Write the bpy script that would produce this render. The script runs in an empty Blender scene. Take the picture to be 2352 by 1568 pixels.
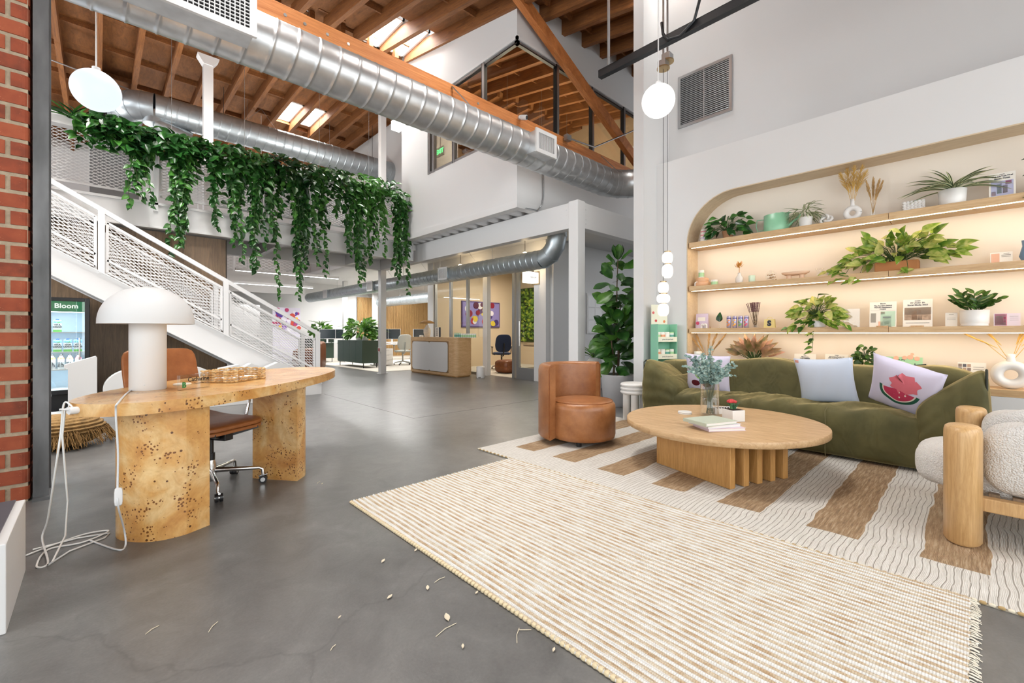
import bpy, bmesh, math, random
from mathutils import Vector, Matrix
random.seed(7)
PI = math.pi
SC = bpy.context.scene
COL = SC.collection

# ---------------------------------------------------------------- camera
FPX, CX, CY, HC = 1008.0, 1176.0, 764.0, 1.12      # focal length, principal point (px of 2352x1568), eye height
YAW = math.radians(-43.3)
cam_d = bpy.data.cameras.new('camera')
cam = bpy.data.objects.new('camera', cam_d); COL.objects.link(cam)
cam.location = (0, 0, HC); cam.rotation_euler = (PI/2, 0, YAW)
cam_d.sensor_width = 36.0; cam_d.lens = 36.0*FPX/2352.0
cam_d.shift_y = -(784-CY)/2352.0
cam_d.clip_start = 0.05; cam_d.clip_end = 200
SC.camera = cam
# ---------------------------------------------------------------- world, daylight, exposure
w = bpy.data.worlds.new('sky'); SC.world = w; w.use_nodes = True
bg = w.node_tree.nodes['Background']; bg.inputs[0].default_value = (.93, .965, 1, 1); bg.inputs[1].default_value = 1.0
def area(name, loc, rot, sx, sy, power, col=(1, 1, 1)):
    l = bpy.data.lights.new(name, 'AREA'); l.shape = 'RECTANGLE'; l.size = sx; l.size_y = sy; l.energy = power; l.color = col
    o = bpy.data.objects.new(name, l); COL.objects.link(o); o.location = loc; o.rotation_euler = rot
    return o
# daylight through the storefront glazing behind the camera (facing +Y) and on the left of it (facing +X)
area('storefront_daylight', (1.6, -2.9, 2.3), (PI/2, 0, 0), 8.4, 3.8, 170, (1, .995, .985))
area('side_daylight', (-3.9, .6, 2.0), (PI/2, 0, -PI/2), 6.0, 3.4, 90, (.97, .985, 1))
area('left_fill_low', (-3.9, 6.7, 2.6), (PI/2, 0, -PI/2), 3.2, 3.2, 210, (.97, .985, 1))  # added fill from the unseen left side, brightens stair and beams
area('left_fill_high', (-3.9, 13.5, 5.6), (PI/2, 0, -PI/2), 7.0, 1.6, 150, (.97, .985, 1))  # added high fill from the unseen left side, for the upper level
SC.view_settings.view_transform = 'Standard'; SC.view_settings.look = 'None'
SC.view_settings.exposure = 0.56; SC.view_settings.gamma = 1.0; SC.view_settings.use_curve_mapping = False
SC.cycles.max_bounces = 6; SC.cycles.diffuse_bounces = 4; SC.cycles.glossy_bounces = 3; SC.cycles.transmission_bounces = 6
SC.cycles.transparent_max_bounces = 20; SC.cycles.caustics_reflective = False; SC.cycles.caustics_refractive = False
SC.cycles.use_denoising = True; SC.cycles.use_adaptive_sampling = True; SC.cycles.adaptive_threshold = .08; SC.cycles.sample_clamp_indirect = 6.0

# ---------------------------------------------------------------- pixel to place helpers
_s, _c = math.sin(-YAW), math.cos(-YAW)            # forward = (_s,_c), right = (_c,-_s)
def ray(px, py):
    a = (px-CX)/FPX; return Vector((a*_c+_s, -a*_s+_c, -(py-CY)/FPX))
def onZ(px, py, z=0.0):
    d = ray(px, py); t = (z-HC)/d.z; return Vector((d.x*t, d.y*t, z))
def onX(px, py, X):
    d = ray(px, py); t = X/d.x; return Vector((X, d.y*t, HC+d.z*t))
def onY(px, py, Y):
    d = ray(px, py); t = Y/d.y; return Vector((d.x*t, Y, HC+d.z*t))
def atD(px, py, D):
    d = ray(px, py); return Vector((d.x*D, d.y*D, HC+d.z*D))

# ---------------------------------------------------------------- mesh builder
class MB:
    def __init__(s): s.v = []; s.f = []; s.m = []; s.sm = []
    def add(s, vs, fs, m=0, sm=False):
        b = len(s.v); s.v += [tuple(v) for v in vs]
        for f in fs: s.f.append([b+i for i in f]); s.m.append(m); s.sm.append(sm)
        return s
    def box(s, x0, x1, y0, y1, z0, z1, m=0):
        return s.add([(x, y, z) for z in (z0, z1) for y in (y0, y1) for x in (x0, x1)],
                     [(0, 2, 3, 1), (4, 5, 7, 6), (0, 1, 5, 4), (2, 6, 7, 3), (0, 4, 6, 2), (1, 3, 7, 5)], m)
    def hexa(s, vs, m=0):     # 8 corners, ordered like box
        return s.add(vs, [(0, 2, 3, 1), (4, 5, 7, 6), (0, 1, 5, 4), (2, 6, 7, 3), (0, 4, 6, 2), (1, 3, 7, 5)], m)
    def bar(s, p, q, w, h, m=0, up=(0, 0, 1)):     # box bar from p to q, w across, h along up
        p = Vector(p); q = Vector(q); d = (q-p).normalized(); u = Vector(up)
        if abs(d.dot(u)) > .99: u = Vector((1, 0, 0))
        r = d.cross(u).normalized(); u = r.cross(d).normalized()
        vs = []
        for e in (p, q):
            for j in (-1, 1):
                for i in (-1, 1): vs.append(e+r*(i*w/2)+u*(j*h/2))
        return s.add(vs, [(0, 1, 3, 2), (4, 6, 7, 5), (0, 4, 5, 1), (2, 3, 7, 6), (0, 2, 6, 4), (1, 5, 7, 3)], m)
    def cyl(s, p, q, r0, r1=None, n=16, m=0, caps=True, sm=True):
        r1 = r0 if r1 is None else r1
        p = Vector(p); q = Vector(q); d = (q-p).normalized()
        u = Vector((0, 0, 1)) if abs(d.z) < .9 else Vector((1, 0, 0))
        a = d.cross(u).normalized(); b = d.cross(a)
        vs = []
        for e, r in ((p, r0), (q, r1)):
            for k in range(n):
                t = 2*PI*k/n; vs.append(e+a*(r*math.cos(t))+b*(r*math.sin(t)))
        s.add(vs, [(k, (k+1) % n, n+(k+1) % n, n+k) for k in range(n)], m, sm)
        if caps: s.add(vs[:n], [tuple(range(n))[::-1]], m); s.add(vs[n:], [tuple(range(n))], m)
        return s
    def tube(s, pts, r, n=8, m=0, caps=True, sm=True):
        pts = [Vector(p) for p in pts]; rs = r if isinstance(r, (list, tuple)) else [r]*len(pts)
        vs = []; a = None
        for i, p in enumerate(pts):
            d = (pts[min(i+1, len(pts)-1)]-pts[max(i-1, 0)])
            d = d.normalized() if d.length > 1e-9 else Vector((0, 0, 1))
            if a is None:
                u = Vector((0, 0, 1)) if abs(d.z) < .9 else Vector((1, 0, 0)); a = d.cross(u).normalized()
            else:
                a = (a-d*a.dot(d)); a = a.normalized() if a.length > 1e-6 else d.orthogonal().normalized()
            b = d.cross(a)
            for k in range(n):
                t = 2*PI*k/n; vs.append(p+a*(rs[i]*math.cos(t))+b*(rs[i]*math.sin(t)))
        fs = [(i*n+k, i*n+(k+1) % n, (i+1)*n+(k+1) % n, (i+1)*n+k) for i in range(len(pts)-1) for k in range(n)]
        s.add(vs, fs, m, sm)
        if caps:
            s.add(vs[:n], [tuple(range(n))[::-1]], m); s.add(vs[-n:], [tuple(range(n))], m)
        return s
    def lathe(s, prof, c=(0, 0, 0), n=24, m=0, sm=True, sx=1, sy=1, caps=True):    # prof: (r,z) bottom to top
        vs = [(c[0]+sx*r*math.cos(2*PI*k/n), c[1]+sy*r*math.sin(2*PI*k/n), c[2]+z) for r, z in prof for k in range(n)]
        fs = [(i*n+k, i*n+(k+1) % n, (i+1)*n+(k+1) % n, (i+1)*n+k) for i in range(len(prof)-1) for k in range(n)]
        s.add(vs, fs, m, sm)
        if caps:
            if prof[0][0] > 1e-4: s.add(vs[:n], [tuple(range(n))[::-1]], m)
            if prof[-1][0] > 1e-4: s.add(vs[-n:], [tuple(range(n))], m)
        return s
    def prism(s, poly, z0, z1, m=0, fn=None, smside=False):    # poly (x,y) ccw; fn maps (x,y,z) to place
        n = len(poly); fn = fn or (lambda x, y, z: (x, y, z))
        vs = [fn(x, y, z0) for x, y in poly]+[fn(x, y, z1) for x, y in poly]
        s.add(vs, [(k, (k+1) % n, n+(k+1) % n, n+k) for k in range(n)], m, smside)
        s.add(vs[:n], [tuple(range(n))[::-1]], m); s.add(vs[n:], [tuple(range(n))], m)
        return s
    def grid(s, nu, nv, fn, m=0, sm=True, cu=False, cv=False):    # fn(u,v) with u,v in 0..1
        vs = [fn(i/(nu if cu else nu-1), j/(nv if cv else nv-1)) for i in range(nu) for j in range(nv)]
        fs = []
        for i in range(nu if cu else nu-1):
            for j in range(nv if cv else nv-1):
                fs.append((i*nv+j, ((i+1) % nu)*nv+j, ((i+1) % nu)*nv+(j+1) % nv, i*nv+(j+1) % nv))
        return s.add(vs, fs, m, sm)
    def soft(s, x0, x1, y0, y1, z0, z1, p=5, n=12, m=0, fn=None):   # rounded cushion body (p: squareness)
        cx, cy, cz = (x0+x1)/2, (y0+y1)/2, (z0+z1)/2; hx, hy, hz = (x1-x0)/2, (y1-y0)/2, (z1-z0)/2
        fn = fn or (lambda q: q)
        for ax in range(3):
            for sg in (-1, 1):
                def f(u, v):
                    q = [0, 0, 0]; q[ax] = sg; a = math.tan((2*u-1)*PI/4); b = math.tan((2*v-1)*PI/4)
                    q[(ax+1) % 3] = a*sg; q[(ax+2) % 3] = b
                    l = (abs(q[0])**p+abs(q[1])**p+abs(q[2])**p)**(1/p)
                    return fn(Vector((cx+hx*q[0]/l, cy+hy*q[1]/l, cz+hz*q[2]/l)))
                s.grid(n, n, f, m)
        return s
    def xf(s, M):
        s.v = [tuple(M @ Vector(v)) for v in s.v]; return s
    def build(s, name, mats, parent=None, bevel=0, seg=2, weld=False):
        me = bpy.data.meshes.new(name); me.from_pydata(s.v, [], s.f)
        if not isinstance(mats, (list, tuple)): mats = [mats]
        for mt in mats: me.materials.append(mt)
        me.polygons.foreach_set('material_index', s.m); me.polygons.foreach_set('use_smooth', s.sm)
        if weld:
            b = bmesh.new(); b.from_mesh(me); bmesh.ops.remove_doubles(b, verts=b.verts, dist=1e-4); b.to_mesh(me); b.free()
        me.update()
        o = bpy.data.objects.new(name, me); COL.objects.link(o)
        if parent is not None: o.parent = parent
        if bevel:
            md = o.modifiers.new('bevel', 'BEVEL'); md.width = bevel; md.segments = seg; md.limit_method = 'ANGLE'; md.angle_limit = .6
        return o
def tag(o, label=None, cat=None, group=None, kind=None):
    if label: o['label'] = label
    if cat: o['category'] = cat
    if group: o['group'] = group
    if kind: o['kind'] = kind
    return o
def thing(name, label, cat, loc=(0, 0, 0), rz=0, group=None):
    o = bpy.data.objects.new(name, None); COL.objects.link(o); o.empty_display_size = .1
    o.location = loc; o.rotation_euler = (0, 0, rz); return tag(o, label, cat, group)
def struct(name, mb, mats, label=None, bevel=0):
    o = mb.build(name, mats, bevel=bevel); o['kind'] = 'structure'
    if label: o['label'] = label; o['category'] = 'structure'
    return o
def share(o, name, loc, rot=(0, 0, 0), sc=(1, 1, 1), parent=None):    # another object with the same mesh
    c = bpy.data.objects.new(name, o if isinstance(o, bpy.types.Mesh) else o.data); COL.objects.link(c)
    c.location = loc; c.rotation_euler = rot; c.scale = sc; c.parent = parent; return c
def copy_tree(o, parent=None):
    c = o.copy(); COL.objects.link(c); c.parent = parent
    for ch in list(o.children): copy_tree(ch, c)
    return c
def mesh_of(mb, name, mats):
    o = mb.build(name, mats); me = o.data; bpy.data.objects.remove(o); return me
def text_mb(txt, size, depth=.001, align='CENTER', spacing=1.0, bold=0.0):
    cu = bpy.data.curves.new('t', 'FONT'); cu.body = txt; cu.size = size; cu.extrude = depth; cu.align_x = align; cu.align_y = 'CENTER'
    cu.space_character = spacing; cu.offset = bold; cu.resolution_u = 3
    o = bpy.data.objects.new('t', cu); COL.objects.link(o)
    dg = bpy.context.evaluated_depsgraph_get(); me = bpy.data.meshes.new_from_object(o.evaluated_get(dg))
    mb = MB(); mb.add([v.co[:] for v in me.vertices], [tuple(p.vertices) for p in me.polygons])
    bpy.data.objects.remove(o); bpy.data.curves.remove(cu); bpy.data.meshes.remove(me); return mb

# ---------------------------------------------------------------- materials
def newmat(name):
    m = bpy.data.materials.new(name); m.use_nodes = True; nt = m.node_tree
    return m, nt, nt.nodes['Principled BSDF']
def rgb(c):
    if isinstance(c, str):
        c = [int(c[i:i+2], 16)/255 for i in (0, 2, 4)]; c = [x/12.92 if x <= .04045 else ((x+.055)/1.055)**2.4 for x in c]
    return (c[0], c[1], c[2], 1)
def N(nt, t, **k):
    n = nt.nodes.new(t)
    for a, b in k.items():
        if a.startswith('i_'): n.inputs[a[2:].replace('_', ' ')].default_value = b
        else: setattr(n, a, b)
    return n
def ramp(nt, stops, fac=None):
    r = nt.nodes.new('ShaderNodeValToRGB'); e = r.color_ramp.elements
    while len(e) < len(stops): e.new(.5)
    for x, (p, c) in zip(e, stops): x.position = p; x.color = rgb(c)
    if fac is not None: nt.links.new(fac, r.inputs[0])
    return r
def M(name, col, rough=.5, metal=0, var=.0, vs=8, bump=0, bs=60, st=(1, 1, 1), sheen=0, emit=0, coat=0, trans=0, alpha=1, spec=None, det=4):
    m, nt, b = newmat(name); c = rgb(col); L = nt.links.new
    b.inputs['Base Color'].default_value = c; b.inputs['Roughness'].default_value = rough; b.inputs['Metallic'].default_value = metal
    if sheen: b.inputs['Sheen Weight'].default_value = sheen; b.inputs['Sheen Roughness'].default_value = .35; b.inputs['Sheen Tint'].default_value = (min(1, c[0]*2.2), min(1, c[1]*2.2), min(1, c[2]*2), 1)
    if coat: b.inputs['Coat Weight'].default_value = coat; b.inputs['Coat Roughness'].default_value = .15
    if trans: b.inputs['Transmission Weight'].default_value = trans
    if spec is not None: b.inputs['Specular IOR Level'].default_value = spec
    if alpha < 1: b.inputs['Alpha'].default_value = alpha
    if emit: b.inputs['Emission Color'].default_value = c; b.inputs['Emission Strength'].default_value = emit
    if var or bump:
        tc = N(nt, 'ShaderNodeTexCoord'); mp = N(nt, 'ShaderNodeMapping'); mp.inputs['Scale'].default_value = st
        L(tc.outputs['Object'], mp.inputs[0])
    if var:
        nz = N(nt, 'ShaderNodeTexNoise', i_Scale=vs, i_Detail=det); L(mp.outputs[0], nz.inputs[0])
        d = tuple(max(0, x*(1-var)) for x in c[:3]); l = tuple(min(1, x*(1+var*.6)) for x in c[:3])
        r = ramp(nt, [(.3, d), (.7, l)], nz.outputs[0]); L(r.outputs[0], b.inputs['Base Color'])
    if bump:
        nb = N(nt, 'ShaderNodeTexNoise', i_Scale=bs, i_Detail=3); L(mp.outputs[0], nb.inputs[0])
        bp = N(nt, 'ShaderNodeBump', i_Strength=bump, i_Distance=.01); L(nb.outputs[0], bp.inputs['Height']); L(bp.outputs[0], b.inputs['Normal'])
    return m
def WOOD(name, c1, c2, sc=3.0, st=(1, 12, 12), rough=.45, bump=.05, coat=0, knots=0):
    m, nt, b = newmat(name); L = nt.links.new
    tc = N(nt, 'ShaderNodeTexCoord'); mp = N(nt, 'ShaderNodeMapping'); mp.inputs['Scale'].default_value = st; L(tc.outputs['Object'], mp.inputs[0])
    oi = N(nt, 'ShaderNodeObjectInfo'); ad = N(nt, 'ShaderNodeVectorMath', operation='ADD'); sc2 = N(nt, 'ShaderNodeVectorMath', operation='SCALE')
    sc2.inputs[0].default_value = (7, 11, 5); L(oi.outputs['Random'], sc2.inputs['Scale']); L(mp.outputs[0], ad.inputs[0]); L(sc2.outputs[0], ad.inputs[1])
    n1 = N(nt, 'ShaderNodeTexNoise', i_Scale=sc, i_Detail=6, i_Roughness=.65, i_Distortion=1.2); L(ad.outputs[0], n1.inputs[0])
    n2 = N(nt, 'ShaderNodeTexNoise', i_Scale=sc*9, i_Detail=3); L(ad.outputs[0], n2.inputs[0])
    mx = N(nt, 'ShaderNodeMath', operation='MULTIPLY_ADD'); mx.inputs[1].default_value = .3; L(n2.outputs[0], mx.inputs[0]); L(n1.outputs[0], mx.inputs[2])
    r = ramp(nt, [(.45, c1), (.85, c2)], mx.outputs[0]); L(r.outputs[0], b.inputs['Base Color'])
    b.inputs['Roughness'].default_value = rough
    if coat: b.inputs['Coat Weight'].default_value = coat; b.inputs['Coat Roughness'].default_value = .2
    bp = N(nt, 'ShaderNodeBump', i_Strength=bump, i_Distance=.01); L(mx.outputs[0], bp.inputs['Height']); L(bp.outputs[0], b.inputs['Normal'])
    return m
def EM(name, col, s):
    m = M(name, col, emit=s); m.node_tree.nodes['Principled BSDF'].inputs['Base Color'].default_value = (.02, .02, .02, 1); return m

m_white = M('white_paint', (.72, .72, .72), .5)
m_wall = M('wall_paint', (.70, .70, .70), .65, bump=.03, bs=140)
m_steelw = M('white_steel', (.74, .74, .74), .38)
m_grey = M('grey_paint', (.42, .42, .42), .6)
m_black = M('black_plastic', (.012, .012, .014), .35)
m_dark = M('dark_metal', (.03, .032, .036), .4, .6)
m_chrome = M('polished_aluminium', (.75, .75, .75), .18, 1)
m_alu = M('anodised_aluminium', (.42, .43, .44), .35, .85)
m_wplast = M('white_plastic', (.78, .78, .78), .3)
m_ceram = M('white_ceramic', (.78, .77, .75), .35)
m_duct = M('galvanised_steel', (.60, .61, .62), .36, .85, var=.16, vs=6, bump=.03, bs=14)
m_duct2 = M('galvanised_spiral_pipe', (.46, .51, .54), .38, .8, var=.15, vs=6)
m_oak = WOOD('oak_veneer', 'C09868', 'DDBB8E', 2.2, (2, 2, 14))
m_oakx = WOOD('oak_board', 'AE8A60', 'D0B088', 2.0, (14, 2, 14))
m_oaky = WOOD('oak_shelf', 'B99468', 'D6B78B', 2.0, (14, 1.2, 14))
m_oakleg = WOOD('oak_solid', 'A5773F', 'C6975C', 2.5, (14, 14, 1.2), .4)
m_ash = WOOD('ash_solid', 'B48C5A', 'D4AE7C', 3, (16, 16, 1.1), .35)
m_roofj = WOOD('roof_joist_fir', '6A3F20', '96602F', 2.2, (12, .8, 12), .7, .15)
m_roofp = WOOD('roof_plywood', '6E4522', '935F31', 2.4, (5, 1.2, 5), .75, .1)
m_glulam = WOOD('fir_beam', 'B5652C', 'E2985A', 1.6, (.7, 14, 14), .55, .08)
m_glulam2 = WOOD('fir_web', '9C5A2B', 'CC8146', 2.0, (2, 14, 2), .6, .15)
m_walnut = WOOD('walnut_panel', '665440', '8C735A', 2.5, (14, 14, .9), .5)
m_slat = WOOD('oak_slat', 'A8824E', 'C6A06C', 2.0, (14, 14, 1), .5)
m_led = EM('warm_led', (1, .78, .48), 14)
m_ledw = EM('white_led', (1, 1, 1), 9)
m_globe = EM('globe_glass_cool', (.80, .89, 1), .74)
m_globe2 = EM('globe_glass_warm', (1, .98, .95), 1.0)
m_opal = EM('opal_glass', (1, .93, .82), .85)
def GLASS(name, tint=(1, 1, 1), refl=.12, rough=.02):
    m, nt, b = newmat(name); L = nt.links.new
    g = N(nt, 'ShaderNodeBsdfGlossy'); g.inputs['Roughness'].default_value = rough; g.inputs[0].default_value = (1, 1, 1, 1)
    t = N(nt, 'ShaderNodeBsdfTransparent'); t.inputs[0].default_value = (*tint, 1)
    fr = N(nt, 'ShaderNodeLayerWeight'); fr.inputs[0].default_value = .5; pw = N(nt, 'ShaderNodeMath', operation='POWER'); pw.inputs[1].default_value = 4.0; L(fr.outputs['Facing'], pw.inputs[0])
    mx = N(nt, 'ShaderNodeMixShader'); mu = N(nt, 'ShaderNodeMath', operation='MULTIPLY_ADD'); mu.inputs[1].default_value = .7; mu.inputs[2].default_value = refl*.4
    L(pw.outputs[0], mu.inputs[0]); L(mu.outputs[0], mx.inputs[0]); L(t.outputs[0], mx.inputs[1]); L(g.outputs[0], mx.inputs[2])
    L(mx.outputs[0], nt.nodes['Material Output'].inputs[0]); return m
m_glass = GLASS('window_glass', (.93, .95, .94))
m_acryl = GLASS('clear_acrylic', (.95, .96, .96), .15)
m_vase = GLASS('vase_glass', (.985, .99, .99), .12)
# ================================================================ STRUCTURE
def concrete():
    m, nt, b = newmat('polished_concrete'); L = nt.links.new
    tc = N(nt, 'ShaderNodeTexCoord')
    n1 = N(nt, 'ShaderNodeTexNoise', i_Scale=.9, i_Detail=8, i_Roughness=.62, i_Distortion=.6); L(tc.outputs['Object'], n1.inputs[0])
    n2 = N(nt, 'ShaderNodeTexNoise', i_Scale=90, i_Detail=3); L(tc.outputs['Object'], n2.inputs[0])
    vo = N(nt, 'ShaderNodeTexVoronoi', feature='DISTANCE_TO_EDGE', i_Scale=.33)
    dn = N(nt, 'ShaderNodeTexNoise', i_Scale=2.5, i_Detail=5); L(tc.outputs['Object'], dn.inputs[0])
    mv = N(nt, 'ShaderNodeVectorMath', operation='SCALE'); mv.inputs['Scale'].default_value = .5; L(dn.outputs['Color'], mv.inputs[0])
    av = N(nt, 'ShaderNodeVectorMath', operation='ADD'); L(tc.outputs['Object'], av.inputs[0]); L(mv.outputs[0], av.inputs[1]); L(av.outputs[0], vo.inputs[0])
    ma = N(nt, 'ShaderNodeMath', operation='MULTIPLY_ADD'); ma.inputs[1].default_value = .22; L(n2.outputs[0], ma.inputs[0]); L(n1.outputs[0], ma.inputs[2])
    n5 = N(nt, 'ShaderNodeTexNoise', i_Scale=5.5, i_Detail=9, i_Roughness=.72, i_Distortion=.8); L(tc.outputs['Object'], n5.inputs[0])
    mb5 = N(nt, 'ShaderNodeMath', operation='MULTIPLY_ADD'); mb5.inputs[1].default_value = .7; L(n5.outputs[0], mb5.inputs[0]); L(ma.outputs[0], mb5.inputs[2]); ms5 = N(nt, 'ShaderNodeMath', operation='SUBTRACT'); ms5.inputs[1].default_value = .35; L(mb5.outputs[0], ms5.inputs[0]); ma = ms5
    r = ramp(nt, [(.32, (.082, .080, .077)), (.6, (.128, .126, .122)), (.9, (.19, .187, .18))], ma.outputs[0])
    cr = ramp(nt, [(0, (.8, .8, .8)), (.0018, (1, 1, 1))], vo.outputs['Distance'])
    mx = N(nt, 'ShaderNodeMix', data_type='RGBA', blend_type='MULTIPLY'); mx.inputs[0].default_value = 1
    L(r.outputs[0], mx.inputs[6]); L(cr.outputs[0], mx.inputs[7]); L(mx.outputs[2], b.inputs['Base Color'])
    rr = ramp(nt, [(.2, (.27, .27, .27)), (.8, (.37, .37, .37))], n1.outputs[0]); L(rr.outputs[0], b.inputs['Roughness'])
    bp = N(nt, 'ShaderNodeBump', i_Strength=.05, i_Distance=.01); L(n2.outputs[0], bp.inputs['Height']); L(bp.outputs[0], b.inputs['Normal'])
    return m
m_conc = concrete()
m_carpet = M('loop_carpet', 'CFC8BC', .95, var=.12, vs=40, bump=.3, bs=300)
struct('floor', MB().box(-7, 20, -5, 22, -.2, 0), m_conc)
struct('floor_carpet', MB().box(5.8, 16, 11.75, 19.5, 0, .006), m_carpet)
o = struct('floor_joint', MB().box(3.0, 7.4, 5.06, 5.066, 0, .0012).box(3.0, 3.006, 5.06, 8.2, 0, .0012), M('joint', (.07, .065, .06), .6))

def plate(outer, inner, fn, name, mat):
    b = bmesh.new()
    for loop in (outer, inner):
        vs = [b.verts.new(fn(*p)) for p in loop]
        for i in range(len(vs)): b.edges.new((vs[i], vs[(i+1) % len(vs)]))
    bmesh.ops.triangle_fill(b, use_beauty=True, use_dissolve=False, edges=b.edges[:])
    me = bpy.data.meshes.new(name); b.to_mesh(me); b.free(); me.materials.append(mat)
    o = bpy.data.objects.new(name, me); COL.objects.link(o); return o
# right wall: projecting lower part with the arched shelf niche, upper wall set back
XB, XN, XU = 5.8, 6.11, 6.17
NY0, NY1, NZ0, NZ1, NR = 2.69, -2.3, .55, 2.92, .6
arc = [(NY0, NZ0)]
arc += [(NY0-NR+NR*math.cos(t), NZ1-NR+NR*math.sin(t)) for t in [PI/2*k/14 for k in range(15)]]
arc += [(NY1+NR-NR*math.cos(t), NZ1-NR+NR*math.sin(t)) for t in [PI/2*(14-k)/14 for k in range(15)]]
arc += [(NY1, NZ0)]
m_niche = M('niche_plaster', 'E9DFD2', .7)
m_trim = WOOD('niche_lining_oak', 'C6AF8E', 'D8C4A6', 2, (10, 1.5, 10), .5)
wr = plate([(3.15, 0), (3.15, 3.51), (-3.2, 3.51), (-3.2, 0)], arc, lambda y, z: (XB, y, z), 'wall_right', m_wall); wr['kind'] = 'structure'
MB().box(XB+.003, XU+.3, -3.2, 3.15, 3.49, 3.509).box(XU, XU+.15, -3.2, 3.15, 3.51, 7.0).build('wall_upper', M('upper_wall_shaded', (.60, .60, .60), .65), wr)  # greyer colour paints in the shading of the set-back upper wall
mb = MB()
n = len(arc)
mb.add([(XN, y, z) for y, z in arc], [tuple(range(n))])
mb.build('niche_back', m_niche, wr)
mb = MB()                                   # lining of the niche: thin oak band following the arch
for (y0, z0), (y1, z1) in zip(arc, arc[1:]):
    mb.add([(XB-.004, y0, z0), (XB-.004, y1, z1), (XN, y1, z1), (XN, y0, z0)], [(0, 1, 2, 3)], 0, True)
mb.build('niche_lining', m_trim, wr)
mb = MB()
pin = arc; 
for i in range(len(arc)-1):
    (y0, z0), (y1, z1) = arc[i], arc[i+1]
    d = Vector((y1-y0, z1-z0)).normalized(); nn = Vector((-d.y, d.x))
    if i > 14 or True:
        mb.add([(XB-.005, y0, z0), (XB-.005, y1, z1), (XB-.005, y1+nn.x*-.012, z1+nn.y*-.012), (XB-.005, y0+nn.x*-.012, z0+nn.y*-.012)], [(0, 1, 2, 3)])
mb.build('niche_edge', m_trim, wr)
for i, (z0, z1, lo) in enumerate(((2.26, 2.33, 1), (1.68, 1.745, 1), (1.12, 1.18, 1), (.555, .62, 0))):
    for y0, y1 in ((.62, NY0-.02), (-1.6, .617)):                          # each shelf is two boards butted together
        MB().box(XB-.005, XN, y0, y1, z0, z1).build('shelf_board', m_oaky, wr, bevel=.003)
    if lo:
        MB().box(XB+.025, XB+.037, -1.6, NY0-.04, z0-.004, z0+.002).build('led_strip', m_led, wr)
        area('shelf_led', (XB+.06, .5, z0-.015), (0, math.radians(-20), 0), .03, 4.2, 2.0, (1, .72, .41))
# partition stub at the end of the shelf wall
struct('wall_stub', MB().box(5.455, 8.6, 3.151, 3.305, 0, 6.9), m_wall)
# return-air grille on the upper wall
t = thing('wall_grille', 'square grey louvred return air grille high on the white wall', 'grille', (XU, 2.625, 4.465))
mb = MB(); a = .355
for s in (-1, 1):
    mb.box(-.02, 0, s*a-.02, s*a+.02, -a-.02, a+.02); mb.box(-.02, 0, -a+.02, a-.02, s*a-.02, s*a+.02)
mb.build('frame', m_alu, t); MB().box(-.012, -.001, -a, a, -a, a).build('dark_back', m_black, t)
MB().box(-.018, -.005, -.008, .008, -a+.02, a-.02).build('divider', m_alu, t)
sl = None
for k in range(25):
    z = -a+.035+k*(2*a-.07)/24
    if sl is None: sl = MB().bar((-.012, -a+.02, 0), (-.012, a-.02, 0), .016, .004, up=(.6, 0, .8)).build('louvre_blade', m_alu, t); sl.location.z = z
    else: share(sl, 'louvre_blade', (0, 0, z), parent=t)

# ---------------------------------------------------------------- roof
def RZ(X, Y): return 6.5+.19*(min(Y, 9.0)-5.33)+.08*(X-4)
roof = struct('ceiling', MB().hexa([(-5, -4, 5.55), (16, -4, 6.2), (-5, 2.6, 6.6), (16, 2.6, 7.3), (-5, -4, 5.6), (16, -4, 6.3), (-5, 2.6, 6.7), (16, 2.6, 7.4)]), m_roofp)
JX = [5.13+.605*k for k in range(-13, 12)]
tilt = math.atan(.19)
fj = MB().box(-.045, .045, 0, 6.5/math.cos(tilt), 0, .3).build('joist', m_roofj, roof); first = True
for X in JX:
    loc = (X, 2.5, RZ(X, 2.5))
    if first: fj.location = loc; fj.rotation_euler = (tilt, 0, 0); first = False
    else: share(fj, 'joist', loc, (tilt, 0, 0), parent=roof)
JB = [4.25+.605*k for k in range(-12, 13)]
bj = None
for X in JB:
    loc = (X, 8.9, RZ(X, 9))
    if bj is None: bj = MB().box(-.045, .045, 0, 10.6, 0, .3).build('joist', m_roofj, roof); bj.location = loc
    else: share(bj, 'joist', loc, parent=roof)
pf = mesh_of(MB().box(0, .605, 0, 1.3/math.cos(tilt)-.006, 0, .02), 'plywood_sheet', [m_roofp])
pb = mesh_of(MB().box(0, .605, 0, 1.314, 0, .02), 'plywood_sheet', [m_roofp])
bk = mesh_of(MB().box(.045, .56, -.02, .02, 0, .1), 'blocking', [m_roofj])
SKY1 = {(3.92, 4), (4.525, 4), (.29, 0), (.895, 0), (2.71, 0), (3.315, 0), (5.13, 0), (5.735, 0), (.29, 2), (.895, 2), (-.315, 3), (.29, 3)}; SKY2 = {(3.645, 4), (4.25, 4)}  # first pair and the back pair are seen; the rest are added for light
wells = []
for X in JX[:-1]:
    for r in range(5):
        y = 2.5+1.3*r; z = RZ(X+.3, y)+.3
        if (round(X, 3), r) in SKY1: wells.append((X, 7.9, 9.05, RZ(X+.3, 8.4)+.3) if r == 4 else (X, y, y+1.25, RZ(X+.3, y+.6)+.3)); continue
        share(pf, 'plywood_sheet', (X, y, z), (tilt, 0, 0), parent=roof)
        if 0 < X < 11: share(bk, 'blocking', (X, y, z-.1), (tilt, 0, 0), parent=roof)
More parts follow.
